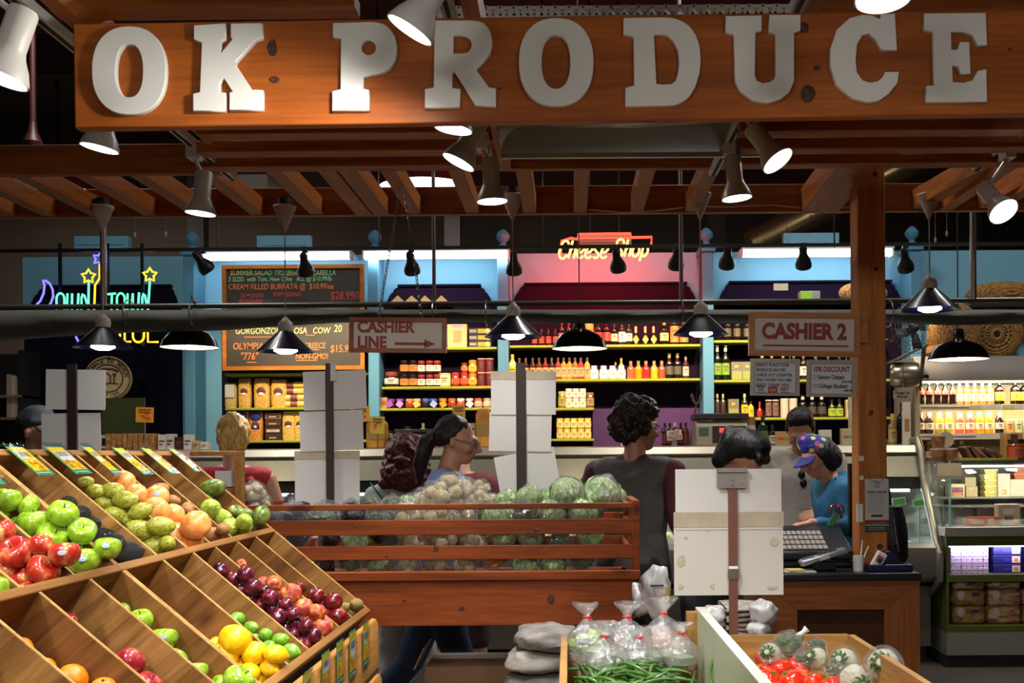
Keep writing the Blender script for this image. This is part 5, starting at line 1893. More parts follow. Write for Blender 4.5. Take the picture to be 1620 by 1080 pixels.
def fill_crate():
 def zone(x):
  if x < 520:
   return ['eggplant', 'greens', 'eggplant']
  if x < 640:
   return ['greens', 'cabbage', 'eggplant']
  if x < 775:
   return ['onions', 'onions', 'onions']
  return ['cabbage', 'cabbage', 'greens']
 desc = {'cabbage': 'pale cabbage in cling wrap', 'onions': 'cream onions in a clear bag', 'eggplant': 'dark eggplant in cling wrap', 'greens': 'dark greens in a clear bag', 'carrots': 'orange carrots in a clear bag'}
 rows = [('bottom', CRZ + .062, 8), ('second', CRZ + .165, 8), ('third', CRZ + .262, 8)]
 for li, (lname, z, _) in enumerate(rows):
  for bi, Y in enumerate((CY0 + .085, CY0 + .21)):
   if bi == 1 and li < 2:
    continue
   for k in range(13):
    px = 415 + k * 46 + (12 if (li + bi) % 2 else 0)
    kd = zone(px)[(k + li) % 3]
    if li == 0 and 740 < px < 800:
     kd = 'carrots'
    c = P(px, 850, Y)
    if c.x > CRX1 - .14 or c.x < CRX0 + .06:
     continue
    veg(kd, (c.x, Y, z + VR.uniform(-.01, .015)), .056 + VR.uniform(-.004, .004), desc[kd] + ', %s layer of the crate%s, %s from the fruit stand' % (lname, ' behind' if bi else '', nth(k + 1)), 'wrapped vegetables in the crate')
 heap = [('onions', 690, 783, 26), ('onions', 713, 770, 26), ('onions', 737, 783, 30), ('onions', 761, 773, 17), ('onions', 668, 792, 22), ('onions', 757, 790, 20), ('onions', 712, 792, 22), ('onions', 780, 795, 17),
   ('cabbage', 838, 786, 22), ('cabbage', 868, 789, 21), ('cabbage', 897, 780, 30), ('cabbage', 953, 780, 32), ('cabbage', 972, 789, 21), ('cabbage', 925, 790, 22), ('cabbage', 805, 792, 22),
   ('onions', 402, 778, 20), ('onions', 413, 795, 19), ('eggplant', 462, 794, 19), ('greens', 585, 795, 18), ('greens', 556, 801, 16), ('greens', 620, 797, 17), ('cabbage', 645, 797, 17)]
 for i, (kd, x, y, rp) in enumerate(heap):
  Y = 4.62 + .06 * ((i * 7) % 5)
  c = P(x, y, Y)
  veg(kd, c, rp * Y / FPX * .92, desc[kd] + ' heaped above the crate rim, %s of the heap' % nth(i + 1), 'wrapped vegetables heaped on the crate')


fill_crate()
# below the crate
a, b = P(674, 1053, 4.72), P(816, 1053, 4.72)
t = thing('cardboard_box', 'brown cardboard box on the floor under the slatted crate', 'box', ((a.x + b.x) / 2, 4.84, 0))
CARD = mat('cardboard', '#6f4f33', .8, var=.15)
MB().box(a.x, b.x, 4.70, 4.97, 0, a.z).build('box_body', CARD, t)
MB().obox(Matrix.Translation((a.x - .03, 4.84, a.z + .03)) @ Matrix.Rotation(R(-65), 4, 'Y'), .1, .25, .006).build('flap', mat('cardboard_light', '#8f6a45', .8), t)
MB().obox(Matrix.Translation((b.x + .03, 4.84, a.z - .03)) @ Matrix.Rotation(R(60), 4, 'Y'), .1, .25, .006).build('flap', CARD, t)
MB().box(a.x, b.x, 4.968, 4.974, a.z, a.z + .01).build('label_edge', PAPER, t)
# ---------------------------------------------------------------- bean and tomato bin
BX0, BX1, BX2, BZ = -.008, .372, .795, .985
BY0, BY1 = 1.9, 3.165
GRNP = mat('pale_green_paint', '#a3a98c', .5, var=.12, scale=6)


def bean_bin():
 t = thing('produce_bin', 'wooden produce bin split by a pale green board, beans on one side and tomatoes on the other', 'bin', ((BX0 + BX2) / 2, (BY0 + BY1) / 2, 0))
 t['label'] = 'wooden produce bin split by a pale green board, with beans and tomatoes'
 fl = .80
 MB().box(BX0, BX2, BY0, BY1, fl - .02, fl).build('bin_floor', BOXW, t)
 MB().box(BX0 - .018, BX0, BY0, BY1, fl - .02, BZ).build('side_board', wood('box_wood_y', '#8d6434', '#c49a5c', 'Y', .9, knots=False), t)
 MB().box(BX2, BX2 + .018, BY0, BY1, fl - .02, BZ).build('side_board', _M['box_wood_y'], t)
 MB().box(BX1 + .012, BX2, BY1, BY1 + .018, fl - .02, BZ).build('back_board', BOXW, t)
 MB().box(BX0, BX1 - .02, BY1, BY1 + .018, fl - .02, BZ - .05).build('back_board', BOXW, t)
 m = MB().box(BX1 - .012, BX1 + .012, BY0, BY1 + .01, fl - .02, BZ + .078)
 m.box(BX1 - .012, BX1 + .012, BY0, BY1 + .01, BZ + .078, BZ + .081, 1)
 m.build('divider', [GRNP, mat('divider_edge', '#c9c9bf', .5)], t)
 MB().box(BX1 - .04, BX1 - .012, BY1 - .03, BY1 + .01, fl, BZ + .07).build('corner_block', BOXW, t)
 MB().box(BX0, BX2, BY0 - .02, BY0, fl - .02, BZ - .02).build('front_board', BOXW, t)
 for x in (BX0 + .02, BX2 - .07):
  for y in (BY0 + .02, BY1 - .08):
   MB().box(x, x + .05, y, y + .05, 0, fl - .02).build('leg', BOXW, t)


bean_bin()


def beans():
 rnd = random.Random(21)
 M1 = mottle('bean_green', [(.3, '#2f5216'), (.55, '#487428'), (.8, '#6a9440')], 3, .4, coat=.15)
 M2 = mottle('bean_deep', [(.3, '#234414'), (.55, '#3a6422'), (.8, '#587f34')], 3, .4, coat=.15)
 protos = []
 for i in range(5):
  ln = .11 + .012 * i
  bend = .012 + .009 * i
  pts = [Vector((ln * (u - .5), bend * (1 - (2 * u - 1) ** 2) - bend / 2, .002 * math.sin(7 * u + i))) for u in [k / 9 for k in range(10)]]
  rr = [.0012, .0032, .0044, .0046, .0043, .0047, .0044, .0042, .003, .001]
  protos.append((MB().tube(pts, rr, 7).mesh('green_bean', [M1 if i % 2 else M2]),
                       MB().tube([pts[0], pts[0] + Vector((-.006, .002, .001))], .0014, 5).mesh('stem', [mat('bean_stem', '#6f7a34', .6)])))

 def top(x, y):
  u = (x - BX0) / (BX1 - BX0)
  v = (y - BY0) / (BY1 - BY0)
  return .80 + .155 * max(0, math.sin(PI * min(1, u * .8 + .16))) ** .7 * (1 - max(0, (v - .78) / .22) ** 2 * .55) * (1 if u < .8 else 1)
 heap = MB()
 k = 0
 for layer in range(4):
  for _ in range(95):
   x, y = rnd.uniform(BX0 + .05, BX1 - .05), rnd.uniform(2.2, BY1 - .14)
   z = top(x, y) - .06 + layer * .021 + rnd.uniform(-.004, .004)
   a = rnd.gauss(.1, .75)
   T = Matrix.Translation((x, y, z)) @ Matrix.Rotation(a, 4, 'Z') @ Matrix.Rotation(rnd.gauss(0, .22), 4, 'Y') @ Matrix.Rotation(rnd.uniform(0, 6.28), 4, 'X')
   # keep both tips inside the boards
   lim = [T @ Vector((sx * .07, 0, 0)) for sx in (-1, 1)]
   if any(q.x < BX0 + .008 or q.x > BX1 - .02 for q in lim):
    T = Matrix.Translation((x, y, z)) @ Matrix.Rotation(a * .3 + PI / 2, 4, 'Z') @ Matrix.Rotation(rnd.uniform(0, 6.28), 4, 'X')
   me, st = protos[rnd.randrange(5)]
   if layer < 2:
    heap.add([T @ v.co for v in me.vertices], [tuple(p.vertices) for p in me.polygons], 0)
    continue
   o = bpy.data.objects.new('green_bean', me)
   COL.objects.link(o)
   o.matrix_basis = T
   tag(o, 'green bean lying loose on top of the heap in the wooden bin', 'bean', 'green beans on the heap')
   c = bpy.data.objects.new('stem', st)
   COL.objects.link(c)
   c.parent = o
   k += 1
 tag(heap.build('bean_heap', M2), 'lower layers of the green bean heap in the wooden bin', 'beans', kind='stuff')
 # a stray bean over the side board and one leaning on the divider
 for px, py, Y, a, b, lab in ((925, 1060, 2.9, .05, .1, 'single green bean poking out over the side board of the bin'), (1135, 1062, 2.78, 1.2, -1.0, 'single green bean leaning upright against the pale green divider')):
  o = bpy.data.objects.new('green_bean', protos[3][0])
  COL.objects.link(o)
  o.matrix_basis = Matrix.Translation(P(px, py, Y)) @ Matrix.Rotation(a, 4, 'Z') @ Matrix.Rotation(b, 4, 'Y')
  tag(o, lab, 'bean')


beans()


def clear_bags():
 """knotted clear bags standing behind the beans"""
 n, k = 34, 22
 prof = [(0, 0), (.4, .0), (.75, .04), (.95, .2), (1.0, .45), (.93, .72), (.72, .98), (.42, 1.2), (.2, 1.34), (.13, 1.42), (.17, 1.5), (.32, 1.62), (.5, 1.74), (.58, 1.84), (.54, 1.85)]
 RED = mat('twist_tie', '#c21f2f', .4)
 for i, (px, pb, pt, wpx, Y, green, lab) in enumerate(((930, 1050, 953, 74, 3.08, True, 'knotted clear bag with lettuce, at the crate end of the bin'), (957, 1075, 985, 90, 2.93, False, 'knotted clear bag in front of the lettuce bag'),
                                                  (992, 1052, 952, 84, 3.08, False, 'knotted clear bag, tallest one in the middle of the row'), (1012, 1062, 992, 74, 2.96, False, 'low clear bag with a red tie behind the bean heap'),
                                                  (1050, 1050, 945, 84, 3.09, False, 'big crinkled clear bag near the corner block of the bin'), (1078, 1055, 985, 60, 2.98, False, 'small clear bag with a red tie beside the divider'))):
  c, tp = P(px, pb, Y), P(px, pt, Y)
  h = tp.z - c.z
  r = wpx / 2 * Y / FPX
  c.z = max(c.z, .805)
  h = tp.z - c.z
  t = thing('clear_bag', lab, 'bag', c, group='clear bags behind the beans')
  m = MB().lathe([(a * r, b * h / 1.85) for a, b in prof], n)
  lean = (i % 3 - 1) * .25
  def wp(p, s=i):
   q = p * 60 + Vector((s * 7, 0, 0))
   f = 1 + .10 * mnoise.noise(p * 28 + Vector((s * 7, 0, 0))) + .06 * mnoise.noise(q)
   u = max(0, p.z / h - .6)
   return Vector((p.x * f + lean * u * u * h, p.y * f, p.z + .006 * mnoise.noise(q * .7)))
  m.warp(wp).build('bag_film', BAGF, t, True, angle=22)
  zt = h * 1.42 / 1.85
  u = max(0, zt / h - .6)
  MB().tube([(.16 * r * math.cos(a) + lean * u * u * h, .16 * r * math.sin(a), zt) for a in [2 * PI * q / 10 for q in range(10)]], .0022, 6, closed=True).tube([(lean * u * u * h, -.16 * r, zt), (lean * u * u * h + .012, -.2 * r, zt - .016)], .002, 6).build('twist_tie', RED, t, True)
  if green:
   g = MB()
   for q in range(9):
    a = q * 2.4
    g.ball((math.cos(a) * r * .4, math.sin(a) * r * .4, .03 + .006 * q), (r * .4, r * .32, .014), 8)
   g.warp(lambda p: p * (1 + .2 * mnoise.noise(p * 40))).build('lettuce_leaves', mottle('lettuce', [(.3, '#5f8a22'), (.6, '#8fb03a'), (.8, '#b8cc66')], 20, .4), t, True)
  else:
   g = MB().lathe([(0, .006), (.6 * r, .008), (.7 * r, .03), (.5 * r, h * .12), (0, h * .14)], 18).warp(lambda p: p * (1 + .2 * mnoise.noise(p * 35)))
   g.build('sprouts', mat('pale_sprouts', '#8f9a78', .5, var=.3, scale=90, bump=.5), t, True)


clear_bags()


def tomatoes():
 fl = .80
 items = [(1210, 1041, 17), (1234, 1058, 21), (1263, 1056, 20), (1222, 1074, 19), (1249, 1077, 22), (1272, 1072, 17), (1290, 1080, 18), (1306, 1082, 17), (1236, 1098, 22), (1268, 1100, 22), (1205, 1062, 15), (1300, 1104, 22), (1200, 1090, 20)]
 ps = []
 for px, py, rp in items:
  n = Vector((0, 0, 1))
  c = plane_hit(px, py, Vector((0, 0, .925 if py < 1090 else .91)), n)
  ps.append([c, rp * c.y / FPX])
 for _ in range(10):
  for i in range(len(ps)):
   for j in range(i):
    d = ps[i][0] - ps[j][0]
    need = (ps[i][1] + ps[j][1]) * .85
    if d.length < need:
     q = d.normalized() * (need - d.length) * .5
     ps[i][0] = ps[i][0] + q
     ps[j][0] = ps[j][0] - q
 for i, (c, r) in enumerate(ps):
  make_fruit('tomato', c, r, Euler((FR.uniform(-.7, .7), FR.uniform(-.7, .7), FR.uniform(0, 6))).to_matrix(), 'glossy red tomato in the wooden bin, %s counted from the divider corner' % nth(i + 1), 'tomatoes')
 # under layer that carries them
 rnd = random.Random(4)
 k = 0
 for gy in range(5):
  for gx in range(6):
   x, y = BX1 + .05 + gx * .062 + (gy % 2) * .02, 2.35 + gy * .066
   if x > BX2 - .04:
    continue
   make_fruit('tomato', Vector((x, y, fl + .03)), .033, Euler((0, rnd.uniform(-.5, .5), rnd.uniform(0, 6))).to_matrix(), 'red tomato in the bottom layer of the wooden bin', 'tomatoes of the bottom layer')
   make_fruit('tomato', Vector((x + .01, y + .02, fl + .082)), .032, Euler((0, rnd.uniform(-.5, .5), rnd.uniform(0, 6))).to_matrix(), 'red tomato in the middle layer of the wooden bin', 'tomatoes of the middle layer')
 lst = [('fennel', 1218, 1034, 20, 2.98, 'white bulb in cling wrap behind the first tomatoes'), ('greens', 1248, 1022, 26, 3.05, 'dark green leaves in a tied clear bag at the back of the bin'), ('greens', 1292, 1024, 17, 3.06, 'small bag of green leaves beside the tied bag'),
           ('fennel', 1292, 1040, 18, 2.97, 'white bulb in wrap at the middle of the bin'), ('fennel', 1335, 1046, 24, 2.92, 'white and green fennel in wrap near the side board'), ('fennel', 1398, 1052, 30, 2.88, 'large white bulb in wrap against the side board'),
           ('fennel', 1352, 1074, 26, 2.74, 'cream root end of a wrapped bulb close to the viewer'), ('greens', 1322, 1062, 18, 2.85, 'bag of feathery greens between the white bulbs'), ('greens', 1270, 1045, 16, 2.98, 'bag of greens right behind the tomatoes')]
 for kd, px, py, rp, Y, lab in lst:
  c = P(px, py, Y)
  rot = Euler((R(70), 0, FR.uniform(-1, 1))) if kd == 'fennel' else None
  if px == 1352:
   rot = Euler((R(100), 0, .3))
  t = veg(kd, c, rp * Y / FPX, lab, 'wrapped vegetables beside the tomatoes', rot)
 # the twisted tail of the tied bag
 a, b = P(1256, 1012, 3.05), P(1277, 994, 3.05)
 tail = MB().tube([a, a.lerp(b, .4), a.lerp(b, .7), b], [.006, .009, .006, .011], 10).build('twisted_tail', mat('milky_film', '#c9c9c6', .3, var=.2, scale=60), None)
 tag(tail, 'twisted white plastic tail of the tied greens bag', 'bag tie')


tomatoes()
# crates that carry the wrapped vegetables inside the bin
t = thing('filler_tray', 'wooden tray inside the tomato bin below the wrapped bulbs', 'tray', (.6, 2.93, .8))
MB().box(BX1 + .02, BX2 - .01, 2.72, BY1 - .01, .8, .90).build('tray_body', BOXW, t)


# ---------------------------------------------------------------- till counter
KY = 5.30


def counter():
 x0, x1 = P(1205, 930, KY).x, P(1455, 930, KY).x
 zt, zb = P(1300, 905, KY).z, P(1300, 918, KY).z
 t = thing('till_counter', 'wooden till counter with a recessed dark panel and a black top', 'counter', ((x0 + x1) / 2, 5.5, 0))
 MB().box(x0 - .02, x1 + .005, KY - .02, 5.88, zb, zt - .005).build('counter_top', mat('laminate_black', '#151417', .35), t, bevel=.006)
 w_ = .17
 MB().box(x0, x0 + w_, KY, KY + .03, 0, zb).build('stile', CTRW, t)
 MB().box(x1 - w_, x1, KY, KY + .03, 0, zb).build('stile', wood('counter_wood_z', '#74401c', '#9a5a2b', 'Z', .9, knots=False), t)
 MB().prism([(x0 + w_, zb - .14), (x1 - w_, zb - .14), (x1 - .0, zb), (x0 + .0, zb)], KY - .002, KY + .03, 'XZ').build('top_frame', CTRW, t)
 MB().box(x0 + w_, x1 - w_, KY + .03, KY + .04, .1, zb - .14).build('recessed_panel', CTRD, t)
 MB().box(x0 + w_, x1 - w_, KY, KY + .03, 0, .12).build('bottom_frame', CTRW, t)
 MB().box(x1 - .03, x1, KY + .03, 5.86, 0, zb).build('side_panel', CTRW, t)
 MB().box(x0, x0 + .03, KY + .03, 5.86, 0, zb).build('side_panel', CTRW, t)
 return zt - .005


KZ = counter()


def counter_things():
 Y = 5.55
 z = KZ
 px = lambda x, y=5.55: P(x, 900, y).x
 hz = lambda y, yy=5.55: P(1300, y, yy).z
 # till
 a, b = px(1236), px(1352)
 t = thing('cash_register', 'black cash register with a slanted keyboard on the till counter', 'cash register', ((a + b) / 2, 5.7, z))
 z1 = hz(886, 5.6)
 MB().box(a, b, 5.58, 5.9, z, z1).build('drawer_base', mat('till_grey', '#232429', .4), t, bevel=.01)
 MB().box(px(1272), px(1346), 5.572, 5.58, z + .035, z + .07).build('drawer_front', mat('till_front', '#3a3e44', .4), t)
 m = MB().prism([(5.56, z1 + .005), (5.9, z1 + .005), (5.9, z1 + .16), (5.84, z1 + .16), (5.56, z1 + .045)], a - .0, b, 'YZ')
 m.warp(lambda p: Vector((p.x, p.y, p.z)))
 m.build('body', mat('till_black', '#141417', .35), t, bevel=.008)
 KEY = mat('till_keys', '#8f857c', .5, var=.2, scale=50)
 kk = MB()
 for i in range(9):
  for j in range(4):
   x = a + .015 + i * .026
   y = 5.58 + j * .05
   zz = z1 + .045 + (y - 5.56) / .28 * .115 + .004
   M = Matrix.Translation((x + .01, y + .018, zz + .008)) @ Matrix.Rotation(R(22), 4, 'X')
   kk.obox(M, .021, .04, .01)
 kk.build('key', KEY, t)
 MB().box(px(1343, 5.9), px(1359, 5.9), 5.88, 5.92, z1 + .1, hz(733, 5.9)).build('display_pole', BLACK, t, bevel=.004)
 # scissors / red-handled opener and a green tag held at the till
 c = Vector((px(1325, 5.86), 5.86, hz(836, 5.86)))
 t = thing('scissors', 'red handled scissors standing at the top of the till', 'scissors', (c.x, c.y, c.z))
 m = MB()
 for dx in (-.018, .018):
  m.tube([(c.x + dx + .016 * math.cos(q * PI / 5), c.y, c.z + .1 + .026 * math.sin(q * PI / 5)) for q in range(10)], .005, 6, closed=True)
 m.build('handle_ring_rim', mat('red_plastic', '#8f1028', .25, coat=.5), t)
 MB().beam((c.x - .014, c.y, c.z + .076), (c.x + .004, c.y, c.z), .012, .004).beam((c.x + .014, c.y, c.z + .076), (c.x - .004, c.y, c.z), .012, .004).build('blade_rim', STEEL, t)
 c = Vector((px(1319, 5.84), 5.84, hz(822, 5.84)))
 M = Matrix.Translation(c) @ Matrix.Rotation(R(28), 4, 'Y')
 o = MB().obox(M, .03, .012, .08).build('green_marker', mat('marker_green', '#1c8f6a', .5))
 tag(o, 'small green tag with an orange end leaning by the scissors', 'tag')
 # card terminal
 c = Vector((px(1303, 5.4), 5.42, z))
 t = thing('card_terminal', 'silver card payment terminal propped on a black holder', 'card terminal', c)
 MB().box(c.x - .045, c.x + .06, c.y - .03, c.y + .05, z, z + .05).build('holder', BLACK, t, bevel=.01)
 M = Matrix.Translation((c.x, c.y, z + .068)) @ Matrix.Rotation(R(-16), 4, 'Y')
 MB().obox(M, .235, .085, .03).build('terminal_body', mat('terminal_silver', '#9c9ea2', .3, metal=.5), t, bevel=.01)
 MB().obox(M @ Matrix.Translation((-.07, 0, .016)), .06, .06, .003).build('screen', mat('terminal_screen', '#3f5a5c', .2), t)
 kb = MB()
 for i in range(4):
  for j in range(3):
   kb.obox(M @ Matrix.Translation((-.01 + i * .024, -.022 + j * .022, .017)), .018, .016, .004)
 kb.build('key', INK, t)
 MB().obox(M @ Matrix.Translation((-.0, -.044, -.002)), .05, .002, .014).build('white_label', PAPER, t)
 # pen cup
 c = Vector((px(1358, 5.4), 5.4, z))
 t = thing('pen_cup', 'white cup at the foot of the square post', 'cup', c)
 MB().lathe([(0, .002), (.024, .0), (.026, .075), (.0235, .075), (.022, .006), (0, .006)], 20).build('cup', WHITE, t, True)
 for dx, rt, lab in ((.003, .12, 'white pen leaning in the white cup, the taller one'), (.012, .25, 'white pen leaning in the white cup, the shorter one')):
  o = MB().tube([Vector((c.x + dx - .005, c.y, z + .01)), Vector((c.x + dx + rt * .1, c.y, z + .09)), Vector((c.x + dx + rt * .16, c.y + .005, z + .15 - .03 * (rt > .2)))], [.003, .004, .003], 8).build('pen', WHITE)
  tag(o, lab, 'pen', 'pens in the cup')
 # papers
 for i, (x0, x1, dz, mm, lab) in enumerate(((1240, 1288, 0, PAPER, 'white paper slips lying at the edge of the counter top'), (1244, 1270, .006, mat('note_yellow', '#d9be62', .7), 'yellow note pad on the paper slips'))):
  o = MB().obox(Matrix.Translation(((px(x0, 5.38) + px(x1, 5.38)) / 2, 5.37, z + .003 + dz)) @ Matrix.Rotation(.1 * i, 4, 'Z'), px(x1, 5.38) - px(x0, 5.38), .09, .006 if i == 0 else .01).build('note_pad' if i else 'paper_slip', mm)
  tag(o, lab, 'paper')
 # blue label gun / scale plate
 c = Vector((px(1404, 5.4), 5.4, z))
 t = thing('label_scale', 'dark blue plastic tray with a slanted stand on the counter end', 'tray', c)
 BL = mat('dark_blue_plastic', '#14183e', .35, coat=.3)
 MB().box(px(1370, 5.4), px(1440, 5.4), 5.35, 5.46, z, z + .034).build('tray', BL, t, bevel=.006)
 MB().prism([(px(1384, 5.4), z + .034), (px(1428, 5.4), z + .034), (px(1408, 5.4), z + .095), (px(1400, 5.4), z + .098)], 5.38, 5.44, 'XZ').build('stand', BL, t, bevel=.004)
 M = Matrix.Translation((px(1389, 5.37), 5.372, hz(888, 5.37))) @ Matrix.Rotation(R(30), 4, 'Y')
 t = thing('price_gun', 'white boxy price labeller resting on the blue stand', 'price labeller', M=M)
 MB().obox(Matrix(), .05, .03, .095).build('body', WHITE, t, True, bevel=.006)
 MB().obox(Matrix.Translation((0, -.0155, .012)), .032, .002, .034).build('label_window', mat('label_red', '#b04a42', .5), t, True)
 MB().obox(Matrix.Translation((.004, -.017, .004)), .02, .002, .026).build('label_print', INK, t, True)
 # bag hung behind the post
 c = P(1418, 850, 5.75)
 m = MB().lathe([(0, -.17), (.06, -.165), (.085, -.1), (.085, .02), (.07, .1), (.06, .16), (.02, .17), (0, .17)], 18, Matrix.Translation((c.x - .02, 5.78, c.z + .0)))
 m.warp(lambda p: Vector((p.x + .012 * mnoise.noise(p * 14), p.y, p.z)))
 t = thing('black_bag', 'black bag with a zip hanging behind the square post', 'bag', (c.x - .02, 5.78, c.z - .17))
 m.build('bag_body', mat('bag_black', '#0f0f12', .5, bump=.3), t)
 MB().tube([P(1414, 820, 5.69), P(1418, 852, 5.688), P(1422, 872, 5.69)], .0035, 6).build('zipper', STEEL, t)
 MB().tube([(c.x - .02, 5.78, c.z + .16), (c.x - .05, 5.7, c.z + .25), (px(1400, 5.62), 5.6, c.z + .27)], .006, 6).build('strap', BLACKM, t)
 # leaflet and notes on the post
 Yp = 5.447
 a, b = P(1368.5, 826, Yp), P(1405.5, 757, Yp)
 t = thing('leaflet', 'white parking leaflet with a red bottom edge pinned on the square post', 'leaflet', ((a.x + b.x) / 2, Yp, a.z))
 MB().box(a.x, b.x, Yp - .002, Yp, a.z, b.z).build('sheet', PAPER, t)
 MB().box(a.x, b.x, Yp - .003, Yp - .002, a.z, a.z + .012).build('red_edge', SIGNRED, t)
 cx = (a.x + b.x) / 2
 Ft = lambda x, y: face_cam((x, Yp - .0032, P(1387, y, Yp).z))
 text('PARK FOR $4', Ft(cx, 778.5), .018, INK, t, .0003, .0005, sx=.88)
 LG = mat('logo_green', '#6a7a34', .5)
 e = [(cx + .035 * math.cos(q), P(0, 766.5, Yp).z + .016 * math.sin(q)) for q in [2 * PI * i / 24 for i in range(24)]]
 MB().tube([(x, Yp - .003, zz) for x, zz in e], .0016, 5, closed=True).build('logo_rim', LG, t)
 text('Quick', Ft(cx, 764), .014, LG, t, .0003, .0004, sx=.9, shear=.2)
 text('Socks', Ft(cx, 769), .014, LG, t, .0003, .0004, sx=.9, shear=.2)
 GREY = mat('print_grey', '#8a8690', .6)
 for i, y in enumerate((783.5, 787)):
  text('for 2 hours in the garage lot', Ft(cx, y), .0075, mat('print_red', '#9a5a60', .6) if i else INK, t, .0002, sx=.9)
 m = MB()
 for y in (791, 794, 797, 800, 803.5, 807, 810):
  zz = P(1387, y, Yp).z
  m.box(a.x + .014, b.x - .014 - .01 * (y % 2), Yp - .003, Yp - .002, zz, zz + .0022)
 m.build('lettering', GREY, t)
 zz = P(1387, 817.5, Yp).z
 MB().box(cx - .028, cx + .028, Yp - .003, Yp - .002, zz, zz + .012).build('printed_car', mat('print_dark', '#3a2a3c', .5), t)
 a, b = P(1369, 841, Yp), P(1406, 827, Yp)
 t = thing('sticker_plate', 'dark green plate with pale writing under the parking leaflet', 'sticker', ((a.x + b.x) / 2, Yp, a.z))
 MB().box(a.x, b.x, Yp - .004, Yp, a.z, b.z - .002).build('plate', mat('plate_green', '#28342e', .4), t)
 m = MB()
 for y in (834.5, 837.5):
  zz = P(1387, y, Yp).z
  m.box(a.x + .015, b.x - .018, Yp - .005, Yp - .004, zz, zz + .003)
 m.box(a.x, b.x, Yp - .005, Yp - .004, b.z - .012, b.z - .006)
 m.build('lettering', mat('plate_pale', '#8fa39a', .5), t)
 for i, (x0, x1, y0, y1, Yq, lab) in enumerate(((1359, 1366.5, 721, 729, 5.447, 'small white sticker on the edge of the square post, upper one'), (1360, 1366, 752, 759, 5.447, 'small white sticker on the edge of the square post, lower one'), (1355, 1364, 797, 825, 5.445, 'white switch box on the side of the square post'))):
  a, b = P(x0, y1, Yq), P(x1, y0, Yq)
  o = MB().box(a.x, b.x, Yq - .002 - .012 * (i == 2), Yq + .0, a.z, b.z).build('switch_box' if i == 2 else 'sticker', WHITE)
  tag(o, lab, 'switch' if i == 2 else 'sticker')


counter_things()

